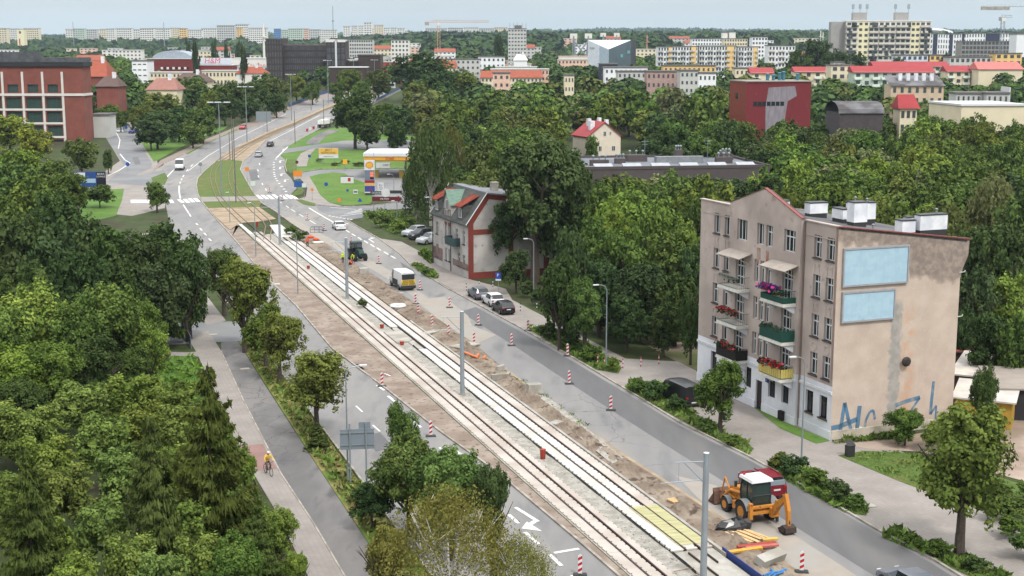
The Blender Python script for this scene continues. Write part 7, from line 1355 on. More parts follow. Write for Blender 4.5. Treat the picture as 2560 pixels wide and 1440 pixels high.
# ================================================================ poles, lamps, beacons
M_MAST = M('mast_galvanised', C(166, 176, 184), .45, .06, 1.2, metal=.3, spec=.5)
def tram_mast(px, h, label, arms=1):
    p = gp(*px); o = empty('tram_mast', p, 0, label, 'mast', 'new tram catenary masts'); MB().cyl((0, 0, 0), (0, 0, h), .21, .17, 14).build('shaft', M_MAST, o); MB().cyl((0, 0, 0), (0, 0, .25), .3, .26, 14).build('base', M_CONC, o); MB().cyl((0, 0, h), (0, 0, h + .02), .172, n=14).build('cap', M_WHITE, o)
    d = Vector((-CA, -SA, 0)); a = MB(); z1, z2 = h - .5, h - 1.75; a.cyl(d * .15 + Vector((0, 0, z1)), d * 2.0 + Vector((0, 0, z1 + .12)), .035, n=6); a.cyl(d * .15 + Vector((0, 0, z2)), d * 1.45 + Vector((0, 0, z1 + .08)), .03, n=6); a.cyl(d * .4 + Vector((0, 0, z2 + .15)), d * 2.9 + Vector((0, 0, z2 + .2)), .03, n=6); a.cyl(d * 1.75 + Vector((0, 0, z1 + .1)), d * 1.75 + Vector((0, 0, z2 + .2)), .012, n=4); a.build('bracket_arm', M_MAST, o); return o
for px, lb in (((1758, 1449), 'thick galvanised tram mast nearest the camera'), ((1156, 989), 'galvanised tram mast beside the orange pipes'), ((868, 748), 'galvanised tram mast near the tractor'), ((700, 613), 'galvanised tram mast by the old rail junction')): tram_mast(px, 7.8, lb)
def lamp(px, h, arm, dirv, label, r=.075, head=.55, m_=None):
    p = gp(*px); o = empty('street_lamp', p, 0, label, 'street lamp', 'street lamps'); m_ = m_ or M_STEEL; q = MB(); q.cyl((0, 0, 0), (0, 0, h - .5), r, r * .6, 8); d = Vector((dirv[0], dirv[1], 0)).normalized()
    q.build('pole', m_, o); MB().tube([(0, 0, h - .5), Vector((0, 0, h - .15)) + d * .15, Vector((0, 0, h)) + d * .45, Vector((0, 0, h + .08)) + d * arm], r * .5, 6).build('arm', m_, o)
    e_ = d * arm + Vector((0, 0, h + .08)); l_ = MB(); l_.obox(e_ + d * head * .5, head, .22, .1, math.atan2(d.y, d.x)); l_.build('lamp_head', M_WHITE, o)
rt = (CA, SA); lf = (-CA, -SA)
for px, h, arm, dv_, lb in (((870, 1203), 8.5, 1.0, rt, 'street lamp with curved arm left of the near carriageway'), ((663, 850), 6.0, 1.2, rt, 'street lamp among the verge trees'), ((1515, 919), 8.3, .9, lf, 'tall street lamp by the red-white posts'), ((2003, 1163), 8.4, .8, lf, 'street lamp before the tenement plinth'), ((745, 736), 8.0, .6, lf, 'slim lamp standing in the dirt strip left of the tracks'), ((640, 642), 8.2, .5, lf, 'slim lamp at the far end of the dirt strip'), ((993, 577), 5.2, .4, lf, 'pole at the overgrown corner'), ((1334, 762), 8.2, .8, lf, 'lamp pole half hidden by the maple'), ((936, 486), 9.5, .8, rt, 'dark pole beside the price totem'), ((575, 557), 5.5, .01, lf, 'short pole in the sand by the tracks'), ((1090, 645), 9.2, 1.0, lf, 'lamp behind the mansard house corner'), ((985, 485), 4.2, .9, lf, 'small lamp on the forecourt')): lamp(px, h, arm, dv_, lb)
def twin(px, top, label, w_=2.4):
    p = gp(*px); d = ray(px[0], top); h = HC + d[2] * p.y / d[1] - p.z; o = empty('twin_lamp', p, 0, label, 'street lamp', 'tall twin street lamps'); MB().cyl((0, 0, 0), (0, 0, h), .16, .08, 8).build('pole', M_STEEL, o); MB().cyl((-w_, 0, h), (w_, 0, h), .05, n=6).build('crossbar', M_STEEL, o)
    for x in (-w_, w_ - 1.3, -w_ + 1.6): MB().box(x, x + 1.3, -.2, .2, h - .08, h + .14).build('lamp_head', M_WHITE, o)
for px, t, lb in (((555, 492), 256, 'tall twin lamp on the median lawn'), ((618, 358), 217, 'tall twin lamp beside the far tram bed'), ((729, 301), 186, 'twin lamp halfway up the ramp'), ((821, 259), 151, 'twin lamp at the start of the viaduct'), ((885, 226), 152, 'twin lamp on the viaduct, left'), ((937, 222), 150, 'twin lamp on the viaduct, middle'), ((976, 222), 138, 'twin lamp on the viaduct, right')): twin(px, t, lb, 2.4 if t > 200 else 1.8)
def pole(px, top, label, r=.12, m_=None):
    p = gp(*px); d = ray(px[0], top); h = HC + d[2] * p.y / d[1] - p.z; tag(MB().cyl((0, 0, 0), (0, 0, h), r, r * .7, 8).build('trolley_pole', m_ or M('pole_dull', C(120, 116, 112), .7), None, p), label, 'pole', 'old overhead wire poles')
for px, t, lb in (((590, 507), 300, 'old leaning wire pole by the crossing'), ((738, 361), 278, 'old wire pole at the station grass'), ((668, 330), 272, 'old wire pole beside the grey sign board'), ((778, 276), 230, 'old wire pole near the viaduct start'), ((575, 400), 330, 'old wire pole inside the curve'), ((810, 322), 248, 'old wire pole by the parked truck'), ((582, 402), 288, 'second old wire pole inside the curve')): pole(px, t, lb)
# traffic beacons
def beacon_proto():
    o = empty('traffic_beacon', (0, 0, -100)); b = MB(); b.box(-.42, .42, -.22, .22, 0, .1, .05, .04); b.build('foot', M_TRIM, o); st = []
    p = MB(); p.box(-.125, .125, -.03, .03, .12, 1.22); p.add([(-.125, -.03, 1.22), (.125, -.03, 1.22), (.125, .03, 1.22), (-.125, .03, 1.22), (0, -.03, 1.34), (0, .03, 1.34)], [(0, 1, 4), (2, 3, 5), (1, 2, 5, 4), (3, 0, 4, 5)]); pl = p.build('panel', M_WHITE, o)
    for y in (-.034, .034):
        for k in range(3): z = .2 + k * .36; s = MB(); s.add([(-.124, y, z), (.124, y, z + .14), (.124, y, z + .32), (-.124, y, z + .18)], [(0, 1, 2, 3)]); s.build('stripe', M_RED, pl, fix=False)
    return o
bpr = beacon_proto(); BEA = [((955, 967), 'on the left carriageway kerb'), ((1077, 1092), 'half hidden behind the young trees'), ((1450, 1440), 'at the bottom edge by the birch'), ((2004, 1432), 'nearest the camera by the blue pipes'), ((1527, 1027), 'mid road abreast of the tenement'), ((1423, 961), 'mid road, next beyond the one by the tenement'), ((1279, 865), 'mid road near the lamp post'), ((1185, 861), 'beside the orange pipes'), ((1121, 840), 'in front of the tram mast arm'), ((1196, 814), 'mid road opposite the black parked car'), ((1080, 816), 'on the pale patch beside the earth heaps'), ((1124, 770), 'mid road opposite the white parked car'), ((1046, 789), 'right behind the pile of kerbs'), ((1039, 761), 'just past the chevron van'), ((1050, 726), 'at the rear corner of the chevron van'), ((1320, 828), 'on the verge end by the driveway'), ((1419, 891), 'standing in the weedy verge'), ((947, 660), 'to the right of the tractor'), ((879, 612), 'behind the tractor cab'), ((811, 577), 'behind the white saloon'), ((769, 551), 'before the side street mouth'), ((706, 502), 'on the zebra crossing right side'), ((674, 483), 'at the zebra crossing median')]
bpr.location = gp(*BEA[0][0]) + Vector((0, 0, .05))
for i, (px, lb) in enumerate(BEA):
    o = bpr if i == 0 else copy_tree(bpr); o.location = gp(*px) + Vector((0, 0, .05)); o.rotation_euler = (0, 0, random.uniform(-.25, .25)); tag(o, 'red and white striped traffic beacon ' + lb, 'traffic beacon', 'red and white traffic beacons')
o = MB().box(-.13, .13, -.5, .6, 0, .05).build('fallen_beacon', M_WHITE, None, gp(969, 940) + Vector((0, 0, .08)), (0, 0, R(30))); tag(o, 'white beacon panel lying on the dirt strip', 'traffic beacon'); 
for k in range(2): s = MB(); s.add([(-.12, -.35 + .5 * k, .055), (.12, -.2 + .5 * k, .055), (.12, .0 + .5 * k, .055), (-.12, -.15 + .5 * k, .055)], [(0, 1, 2, 3)]); s.build('stripe', M_RED, o, fix=False)
def post(px, c2, label, grp):
    o = empty('bollard', gp(*px) + Vector((0, 0, .02)), 0, label, 'bollard', grp)
    for k in range(5): MB().cyl((0, 0, .2 * k), (0, 0, .2 * (k + 1)), .05, n=8).build('band', M_WHITE if k % 2 else c2, o)
for px, lb in (((1557, 921), 'left of three on the pavement entrance'), ((1602, 917), 'middle of three on the pavement entrance'), ((1647, 911), 'right of three on the pavement entrance'), ((1494, 911), 'in the weeds left of the lamp post'), ((1511, 919), 'right at the lamp post foot'), ((1382, 841), 'among the dark shrubs, middle'), ((1401, 856), 'among the dark shrubs, right'), ((1365, 831), 'among the dark shrubs, left')): post(px, M_RED, 'red and white bollard ' + lb, 'red and white bollards')
for px, lb in (((1166, 727), 'left of the grey parked car'), ((1198, 718), 'behind the grey parked car'), ((1232, 718), 'left of the parking sign'), ((1301, 778), 'right of the black parked car'), ((1342, 774), 'near the dark shrub bed')): post(px, M_TRIM, 'black and white bollard ' + lb, 'black and white bollards')
# parking sign, big sign back, small railings
p = gp(1246, 737); o = empty('parking_sign', p, R(-6), 'blue parking sign on a post behind the parked cars', 'sign'); MB().cyl((0, 0, 0), (0, 0, 2.9), .035, n=6).build('post', M_STEEL, o); MB().box(-.35, .35, -.06, -.02, 2.1, 2.9).build('plate', flat('parking_blue', C(30, 80, 180)), o); MB().box(-.35, .35, -.06, -.02, 1.85, 2.06).build('sub_plate', M_WHITE, o); text('P', o, (-.05, -.065, 2.55), .55, M_WHITE)
p = gp(896, 1216); o = empty('road_sign_board', p, R(8), 'grey back of a large road sign on two posts', 'sign')
for x in (-.55, .6): MB().cyl((x, 0, 0), (x, 0, 4.7), .06, n=8).build('post', M_STEEL, o)
MB().box(-1.25, 1.2, .08, .13, 2.75, 4.25).build('panel', M('sign_back', C(150, 162, 172), .5, .04, 1, metal=.3), o); MB().box(.1, .95, .08, .12, 4.27, 4.75).build('top_panel', MATS['sign_back'], o)
for z in (3.05, 3.95): MB().box(-1.25, 1.2, .02, .07, z, z + .07).build('stiffener', M_STEEL, o)
f = MB(); a, b = gp(452, 820), gp(478, 872); d = b - a; L_ = d.length
f.box(0, L_, -.02, .02, .15, 1.25); fo = f.build('fence_panel', flat('fence_blue', C(52, 110, 150)), None, a, (0, 0, math.atan2(d.y, d.x))); tag(fo, 'blue mesh fence beside the footway', 'fence')
MB().box(0, L_, -.03, .03, 1.25, 1.33).build('rail', M_STEEL, fo); [MB().cyl((L_ * k / 3, 0, -.1), (L_ * k / 3, 0, 1.35), .04, n=6).build('post', M_STEEL, fo) for k in range(4)]
o = empty('site_fence', gp(792, 582), R(4), 'black mesh fence panel standing on the road edge', 'fence'); q = MB(); q.tube([(-1.1, 0, .05), (-1.15, 0, .7), (-.85, 0, 1.05), (.85, 0, 1.05), (1.15, 0, .7), (1.1, 0, .05), (-1.1, 0, .05)], .04); q.cyl((-1.1, 0, .55), (1.1, 0, .55), .03); q.cyl((-.35, 0, .05), (-.35, 0, 1.05), .03); q.cyl((.4, 0, .05), (.4, 0, 1.05), .03); q.build('frame', M_TRIM, o); q = MB(); [q.cyl((-1.08 + .09 * k, 0, .06), (-1.08 + .09 * k, 0, 1.0 if abs(-1.08 + .09 * k) < .9 else .7), .006, n=3) for k in range(25)]; q = q.build('mesh', M_DSTEEL, o); q['kind'] = 'stuff'
# ================================================================ building site odds and ends
def put(mb, name, m_, px, rz, label, cat, z=.12, grp=None): return tag(mb.build(name, m_, None, gp(*px) + Vector((0, 0, z)), (0, 0, rz)), label, cat, grp)
c = MB(); c.box(-.75, .75, -.55, .55, 0, .85, .12, .1); put(c, 'concrete_block', M_CONC, (1335, 985), ANG, 'grey concrete cabinet base beside the grass patch', 'concrete block'); c = MB(); c.box(-.65, .65, -.5, .5, 0, .8, .04, .04); put(c, 'concrete_block', M_CONC, (909, 686), ANG, 'pale concrete block near the tractor', 'concrete block')
for px, lb, rz in (((1242, 952), 'upended kerb slab leaning on the earth', .4), ((1270, 948), 'short upright slab beside the heap', 1.4), ((1251, 930), 'flat dark slab on the heap', .9)): c = MB(); c.box(-.55, .55, -.16, .16, 0, .55); put(c, 'loose_kerbstone', M_CONC, px, rz, lb, 'kerbstone', .1, 'loose kerbstones')
for px, lb, sx, sy in (((1163, 868), 'pale concrete plate between heap and road', 1.5, .9), ((1390, 1062), 'small white slab on the dirt', .6, .4), ((1075, 835), 'thin slab lying beside the track', 1.1, .5)): c = MB(); c.box(-sx, sx, -sy, sy, 0, .12); put(c, 'concrete_plate', M_CONC, px, .9, lb, 'concrete plate', .14)
c = MB(); c.torus((0, 0, .15), .8, .2, 'z', 18, 6); put(c, 'white_hose_coil', M_WHITE, (995, 770), 0, 'coil of white pipe on the earth heap', 'pipe')
MPO = flat('pipe_orange', C(238, 130, 70), .5); c = MB(); c.cyl((0, 0, .12), (-1.7, 2.6, .18), .11, n=10); put(c, 'drain_pipe', MPO, (1195, 902), 0, 'long orange drain pipe on the heap', 'pipe', .2, 'orange drain pipes')
for px, lb in (((1192, 900), 'short orange drain pipe, left of the pair'), ((1209, 905), 'short orange drain pipe, right of the pair')): c = MB(); c.cyl((0, 0, .12), (.15, 1.0, .15), .13, n=10); put(c, 'drain_pipe', MPO, px, 0, lb, 'pipe', .22, 'orange drain pipes')
for px, lb, h in (((1357, 1150), 'red plastic drum standing in the gravel', .75), ((955, 822), 'small red drum in the gravel strip', .4), ((1005, 864), 'small red drum beside the crossing pad', .35), ((643, 567), 'red box by the old rail junction', .8), ((771, 673), 'dark red drum in the gravel', .4)): c = MB(); c.cyl((0, 0, 0), (0, 0, h), .2, .22, 12); c.cyl((0, 0, h), (0, 0, h + .05), .24, n=12); put(c, 'drum', M('drum_red', C(170, 66, 50), .6), px, 0, lb, 'drum', .06)
bg_ = MB(); rv = random.Random(3); n_ = 13; ring = []
vs3 = []
for j in range(5):
    for i in range(n_): t = 2 * math.pi * i / n_; k = (1, .92, .7, .45, .15)[j] * rv.uniform(.82, 1.12); vs3.append((1.3 * k * math.cos(t), .75 * k * math.sin(t), (0, .3, .5, .62, .7)[j] * rv.uniform(.75, 1.2)))
bg_.add(vs3, [(j * n_ + i, j * n_ + (i + 1) % n_, (j + 1) * n_ + (i + 1) % n_, (j + 1) * n_ + i) for j in range(4) for i in range(n_)] + [tuple(range(4 * n_, 5 * n_))]); put(bg_, 'plastic_sheet', flat('black_plastic', (.012, .012, .013), .3, .5), (1836, 1325), ANG, 'crumpled black plastic sheet over a heap', 'sheet')
MW = M('new_wood', C(226, 190, 140), .8, .12, 2, stretch=(4, .4, 1)); pk = empty('plank_pile', gp(1868, 1345) + Vector((0, 0, .15)), S0 + R(20), 'pile of fresh wooden planks on the earth', 'planks')
for k in range(11): MB().box(-1.2 + rv.uniform(-.3, .3), 1.2 + rv.uniform(-.3, .3), -.07, .07, 0, .045).build('plank', MW, pk, (0, -.8 + .15 * k + rv.uniform(-.04, .04), .03 * (k % 3)), (0, 0, rv.uniform(-.12, .12)))
pt = empty('pallet', gp(1690, 1258) + Vector((0, 0, .15)), ANG + .2, 'small wooden pallet on the churned earth', 'pallet')
for k in range(5): MB().box(-.5, .5, -.06, .06, .1, .13).build('board', MW, pt, (0, -.36 + .18 * k, 0))
for x in (-.42, 0, .42): MB().box(x - .05, x + .05, -.4, .4, 0, .1).build('bearer', MW, pt)
rm_ = [(-.9, 1.0), (-.4, .9)]
for (px, col, lb, L2, rz) in (((1862, 1385), C(226, 170, 70), 'yellow plastic board in the rubbish pile', 2.4, .35), ((1890, 1372), C(170, 70, 60), 'rust-red beam lying across the rubbish pile', 2.6, .3), ((1905, 1376), C(196, 110, 100), 'pink-red pipe beside the rust-red beam', 2.2, .28), ((1925, 1358), C(220, 180, 90), 'pale yellow board end near the road', 1.0, .2), ((1908, 1398), C(110, 40, 44), 'dark red frame piece by the concrete lump', .9, 1.3)): c = MB(); c.obox((0, 0, .12), L2, .28, .12, 0, .1); put(c, 'scrap_board', mat('scrap_' + str(px[0]), col, .7, .1, 3), px, rz, lb, 'scrap', .15, 'scrap beside the backhoe')
c = MB(); c.obox((0, 0, .3), 2.2, .7, .5, 0, R(20)); put(c, 'concrete_lump', M_CONC, (1926, 1410), R(42), 'broken slab of concrete on the earth', 'concrete lump', .1)
for k, px in enumerate(((1940, 1443), (1950, 1446), (1932, 1448))): c = MB(); c.tube([(-.9, -.1 * k, .1), (-.3, .1, .16), (.3, .05, .14), (.9, .3 + .1 * k, .1)], .06, 6); put(c, 'blue_pipe', flat('pipe_blue', C(50, 130, 200), .5), px, .4 + .3 * k, ('left', 'right', 'lower')[k] + ' strand of the blue cable pipes at the bottom edge', 'pipe', .15, 'blue cable pipes')
c = MB(); c.box(-.3, .3, -.25, .25, 0, .9); c.add([(-.35, -.3, .92), (.35, -.3, .92), (.35, .3, 1.2), (-.35, .3, 1.2)], [(0, 1, 2, 3)]); put(c, 'litter_bin', M_TRIM, (2124, 1142), .3, 'black litter bin on the lawn corner', 'bin', .03)
for px, lb in (((777, 596), 'orange jackets thrown over the material stack'), ((790, 602), 'orange and white materials by the worker')): c = MB(); c.ball((0, 0, .15), .55, .4, .3, 9, 5); put(c, 'site_bundle', OG, px, 0, lb, 'bundle', .08)
c = MB(); c.obox((0, 0, .2), 1.6, .9, .2, .3); put(c, 'board_stack', M_PALE, (795, 610), .2, 'stack of pale boards beside the orange bundle', 'boards', .08)
for k in range(5): c = MB(); c.box(-.6, .6, -.2, .2, 0, .9); put(c, 'road_barrier', M_WHITE if k % 2 else M_RED, (768 + k * 8, 329 - k * 3), hd((768, 329), (800, 317)), ('white' if k % 2 else 'red') + ' water-filled barrier, ' + ORD(k + 1) + ' from the left before the truck', 'barrier', .05, 'water-filled barriers before the truck')
# ================================================================ vegetation
rng_ = np.random.default_rng(11)
def leaf_mesh(name, pos, nrm, size, tint, aspect=.62, mat_=None, col=None, tan=None):
    """one rhombic face per leaf spray, with a per-face tint"""
    n = len(pos); nrm = nrm / np.maximum(np.linalg.norm(nrm, axis=1, keepdims=True), 1e-6)
    r = rng_.normal(size=(n, 3)) if tan is None else np.cross(tan, nrm); t = np.cross(nrm, r); t /= np.maximum(np.linalg.norm(t, axis=1, keepdims=True), 1e-6); b = np.cross(nrm, t)
    s = size[:, None]; v = np.empty((n, 4, 3)); v[:, 0] = pos - t * s; v[:, 1] = pos - b * s * aspect; v[:, 2] = pos + t * s; v[:, 3] = pos + b * s * aspect
    me = bpy.data.meshes.new(name); me.vertices.add(4 * n); me.vertices.foreach_set('co', v.reshape(-1)); me.loops.add(4 * n); me.loops.foreach_set('vertex_index', np.arange(4 * n, dtype=np.int32))
    me.polygons.add(n); me.polygons.foreach_set('loop_start', np.arange(0, 4 * n, 4, dtype=np.int32))
    a = me.attributes.new('tint', 'FLOAT', 'FACE'); a.data.foreach_set('value', np.clip(tint, 0, 1).astype(np.float32))
    if col is not None:
        c = me.attributes.new('tcol', 'FLOAT_COLOR', 'FACE'); c.data.foreach_set('color', np.concatenate([col, np.ones((n, 1))], 1).astype(np.float32).reshape(-1))
    me.materials.append(mat_ or M_LEAF); me.update(calc_edges=True); return me
def sph(n, up=0.0):
    d = rng_.normal(size=(n, 3)); d[:, 2] += up; return d / np.linalg.norm(d, axis=1, keepdims=True)
def broad(n, leaf, lobes=15, sub=12, seed=0, shape=(1, 1), open_=0.0, droop=0.0):
    """crown of lobes, each made of leaf clumps; radius 1, z -1..1"""
    global rng_
    rng_ = np.random.default_rng(seed); d = sph(lobes, .25); rad = rng_.uniform(.5, .72, lobes); c = d * rad[:, None]; c[:, 2] *= 1.0
    c[0] = (0, 0, .1); lr = rng_.uniform(.27, .44, lobes); lr[0] = .55
    taper = lambda z: np.clip(shape[0] + (shape[1] - shape[0]) * (z + 1) / 2, .2, 1.3)
    c[:, :2] *= taper(c[:, 2])[:, None]; lt = rng_.uniform(0, 1, lobes)
    K = lobes * sub; li = np.repeat(np.arange(lobes), sub); sd_ = sph(K, .35); sc_ = c[li] + sd_ * (lr[li] * rng_.uniform(.75, 1.05, K))[:, None]; sr = lr[li] * rng_.uniform(.28, .5, K); st = rng_.uniform(0, 1, K)
    keep = rng_.uniform(size=K) > open_; pr = np.where(keep, sr ** 2, 1e-9); pr /= pr.sum(); k = rng_.choice(K, n, p=pr)
    dd = sph(n, .3); pos = sc_[k] + dd * (sr[k] * rng_.uniform(.35, 1.08, n))[:, None]; pos[:, 2] -= droop * rng_.uniform(0, 1, n) ** 2
    ni = int(n * .14); q = rng_.integers(0, lobes, ni); pos[:ni] = c[q] * .8 + sph(ni) * (lr[q] * rng_.uniform(.1, .7, ni))[:, None]  # inner leaves, enlarged below, added to block light inside the crown
    m = np.abs(pos).max(0); pos /= np.array([max(m[0], m[1]), max(m[0], m[1]), m[2]])
    nr = dd * .8 + rng_.normal(size=(n, 3)) * .55 + sd_[k] * .5; nr[:, 2] += .35
    tint = .5 + .34 * (lt[li][k] - .5) + .36 * (st[k] - .5) + .5 * (rng_.uniform(size=n) - .5)
    sz = leaf * rng_.uniform(.5, 1.4, n); sz[:ni] *= 2.4; return leaf_mesh('crown', pos, nr, sz, tint)
def hanging(n, leaf, seed, strands=240):
    """weeping crown: strands of small leaves hanging from an open dome"""
    global rng_
    rng_ = np.random.default_rng(seed); d = sph(strands, .8); r = rng_.uniform(.35, 1, strands) ** .5; top = d * r[:, None] * np.array([.92, .92, .95]); ln = rng_.uniform(.25, .9, strands) * (.5 + .5 * r); st = rng_.uniform(0, 1, strands)
    k = rng_.integers(0, strands, n); f = rng_.uniform(0, 1, n); pos = top[k].copy(); pos[:, 2] -= ln[k] * f; pos += rng_.normal(size=(n, 3)) * .045; pos[:, :2] *= (1 + .12 * f)[:, None]
    pos[:, 2] = np.clip(pos[:, 2], -1, 1.05); nr = rng_.normal(size=(n, 3)); nr[:, 2] *= .4; nr += top[k] * .6
    return leaf_mesh('crown', pos, nr, leaf * rng_.uniform(.6, 1.3, n), .5 + .4 * (st[k] - .5) + .4 * (rng_.uniform(size=n) - .5), .5)
def conifer(n, leaf, seed, whorls=20):
    global rng_
    rng_ = np.random.default_rng(seed); P = []; Nn = []; T = []; S = []
    br = []
    for i in range(whorls):
        z = .03 + .95 * (i / whorls) ** .9; L = (1 - z) ** .82 * rng_.uniform(.85, 1.05) + .03
        m = int(6 + 5 * (1 - z))
        for j in range(m): br.append((z + rng_.uniform(-.015, .015), L * rng_.uniform(.72, 1.08), rng_.uniform(0, 6.283), rng_.uniform(0, 1)))
    w_ = np.array([b[1] ** 1.25 for b in br]); w_ /= w_.sum(); k = rng_.choice(len(br), n, p=w_); B = np.array(br)[k]
    f = rng_.uniform(.05, 1, n) ** .7; side = rng_.normal(size=n) * .17 * (1.15 - f) ** .5 * B[:, 1]; ca, sa = np.cos(B[:, 2]), np.sin(B[:, 2]); rr = f * B[:, 1]
    x = ca * rr - sa * side; y = sa * rr + ca * side; z = B[:, 0] - .05 * B[:, 1] * np.sin(f * 2.6) + .035 * B[:, 1] * f ** 3 - np.abs(side) * .07 - rng_.uniform(0, .018, n) * B[:, 1]
    nr = rng_.normal(size=(n, 3)) * .35; nr[:, 2] += .8; nr[:, 0] += ca * .2; nr[:, 1] += sa * .2; tg = np.stack([ca - sa * side * 3, sa + ca * side * 3, -.15 + 0 * ca], 1) + rng_.normal(size=(n, 3)) * .3
    return leaf_mesh('crown', np.stack([x, y, z], 1), nr, leaf * rng_.uniform(.5, 1.3, n), .45 + .35 * (B[:, 3] - .5) + .25 * (f - .5) + .4 * (rng_.uniform(size=n) - .5), .33, tan=tg)
def trunk(seed, fork=.45, limbs=7, r=.028, spread=.3, up=.9):
    rnd = random.Random(seed); m = MB(); m.cyl((0, 0, 0), (0, 0, fork * .5), r * 1.15, r * .95, 7, False); m.cyl((0, 0, fork * .5), (.01, 0, fork), r * .95, r * .8, 7, False)
    for i in range(limbs):
        t = 2 * math.pi * (i + rnd.uniform(-.3, .3)) / limbs; s_ = spread * rnd.uniform(.5, 1); z1 = up * rnd.uniform(.7, 1); mid = Vector((math.cos(t) * s_ * .45, math.sin(t) * s_ * .45, fork + (z1 - fork) * .45)); e_ = Vector((math.cos(t) * s_, math.sin(t) * s_, z1))
        z0 = fork * rnd.uniform(.8, 1.0); m.cyl((0, 0, z0), mid, r * .55, r * .36, 5, False); m.cyl(mid, e_, r * .36, r * .1, 5, False)
        for j in range(2): q = mid.lerp(e_, rnd.uniform(.2, .7)); m.cyl(q, q + Vector((rnd.uniform(-.12, .12), rnd.uniform(-.12, .12), rnd.uniform(.05, .15))), r * .2, r * .06, 4, False)
    return m
TM = {k: trunk(k, **a).mesh('trunk', M_BARK) for k, a in {1: dict(), 2: dict(fork=.3, limbs=9, spread=.34), 3: dict(fork=.38, limbs=5, r=.03)}.items()}
def straight(m_, r=.016): t = MB(); t.cyl((0, 0, 0), (0, 0, 1), r, .002, 6, False); return t.mesh('trunk', m_)
TM['s'] = straight(M_BARK)
bt = trunk(9, .34, 10, .02, .3, .97); TM['b'] = bt.mesh('trunk', M_BARKW)
PROTO = {
    'oakN': [broad(17000, .036, 18, 14, 21), broad(17000, .036, 15, 14, 22)], 'limeN': [broad(15000, .036, 14, 13, 31, (1.12, .62)), broad(15000, .036, 15, 12, 32, (1.15, .7))],
    'oakM': [broad(6000, .055, 17, 11, 41), broad(6000, .055, 14, 11, 42), broad(6000, .055, 20, 9, 43)], 'acaM': [broad(5200, .05, 22, 9, 51, (.9, 1.05), .25), broad(5200, .05, 20, 10, 52, (1, .95), .2)],
    'oakF': [broad(1500, .1, 13, 8, 61), broad(1500, .1, 11, 8, 62), broad(1500, .1, 15, 7, 63)], 'popF': [broad(900, .13, 12, 6, 71, (1, .6))],
    'birN': [hanging(13000, .021, 81, 480)], 'birM': [hanging(6500, .05, 82, 300)], 'wilM': [hanging(7000, .055, 83, 260)], 'spr': [conifer(26000, .042, 91, 19), conifer(24000, .044, 92, 17)],
    'sumac': [broad(9000, .05, 22, 10, 101, (1, .95), .1), broad(9000, .05, 24, 9, 102, (1, 1), .1)], 'shrubM': [broad(2600, .075, 12, 8, 111), broad(2600, .075, 10, 9, 112)]}
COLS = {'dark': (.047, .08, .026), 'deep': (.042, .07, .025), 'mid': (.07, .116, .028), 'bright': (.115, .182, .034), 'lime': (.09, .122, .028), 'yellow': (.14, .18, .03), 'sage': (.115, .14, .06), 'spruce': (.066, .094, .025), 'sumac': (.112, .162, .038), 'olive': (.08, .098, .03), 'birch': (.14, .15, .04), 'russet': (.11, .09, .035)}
TREES = []
TNAME = {'spr': 'spruce_tree', 'birN': 'birch_tree', 'birM': 'birch_tree', 'wilM': 'willow_tree', 'popF': 'poplar_tree', 'sumac': 'sumac_shrub', 'shrubM': 'shrub'}
CDESC = {'dark': 'dark green', 'deep': 'very dark green', 'mid': 'mid-green', 'bright': 'bright green', 'lime': 'yellowish green', 'yellow': 'yellow-green', 'sage': 'silvery green', 'spruce': 'dark', 'sumac': 'mottled green', 'olive': 'olive green', 'birch': 'pale olive', 'russet': 'brownish'}
_ti = [0]
def tree(kind, base, h, r, col, zone, px, frac=.78, trunk_k=None, desc=None):
    _ti[0] += 1; i = _ti[0]; c = COLS[col]; k_ = random.uniform(.85, 1.15); c = (c[0] * k_ * random.uniform(.9, 1.1), c[1] * k_, c[2] * k_ * random.uniform(.85, 1.15))
    nm = TNAME.get(kind, 'broadleaf_tree'); o = empty(nm, base, random.uniform(0, 6.28)); me = PROTO[kind][i % len(PROTO[kind])]
    if kind == 'spr': cr_ = link('crown', me, o, (0, 0, h * .02), (0, 0, 0), (r, r, h)); t_ = link('trunk', TM['s'], o, (0, 0, 0), (0, 0, 0), (h, h, h * .98))
    else:
        Hc = h * frac; cr_ = link('crown', me, o, (0, 0, h - Hc / 2), (0, 0, 0), (r, r, Hc / 2))
        if nm not in ('shrub', 'sumac_shrub'): sxy = min(h, r * 3.0) * (1.1 if 'bir' in kind else 1); t_ = link('trunk', TM[trunk_k or ('b' if 'bir' in kind else 1 + i % 3)], o, (0, 0, -.1), (0, 0, random.uniform(0, 6)), (sxy, sxy, h * (.96 if kind == 'birN' else .88)))
    cr_.color = (*c, 1); TREES.append((zone, (desc or CDESC[col]) + ' ' + {'spr': 'spruce', 'birN': 'birch', 'birM': 'birch', 'wilM': 'willow', 'popF': 'poplar', 'sumac': 'sumac shrub', 'shrubM': 'shrub'}.get(kind, 'tree'), px, base.y, o)); return o
def T(cx, top, hw, h, kind, col, zone, frac=None, **k):
    frac = frac or (.93 if kind in ('oakM', 'acaM') else .82); b = ptop(cx, top, h); s_ = FP / b.y; return tree(kind, b, h, hw / s_, col, zone, cx, frac, **k)
def TB(cx, base, top, hw, kind, col, zone, frac=.78, **k):
    b = gp(cx, base); d = ray(cx, top); z = HC + d[2] * b.y / d[1]; s_ = FP / b.y; return tree(kind, b, z - b.z, hw / s_, col, zone, cx, frac, **k)
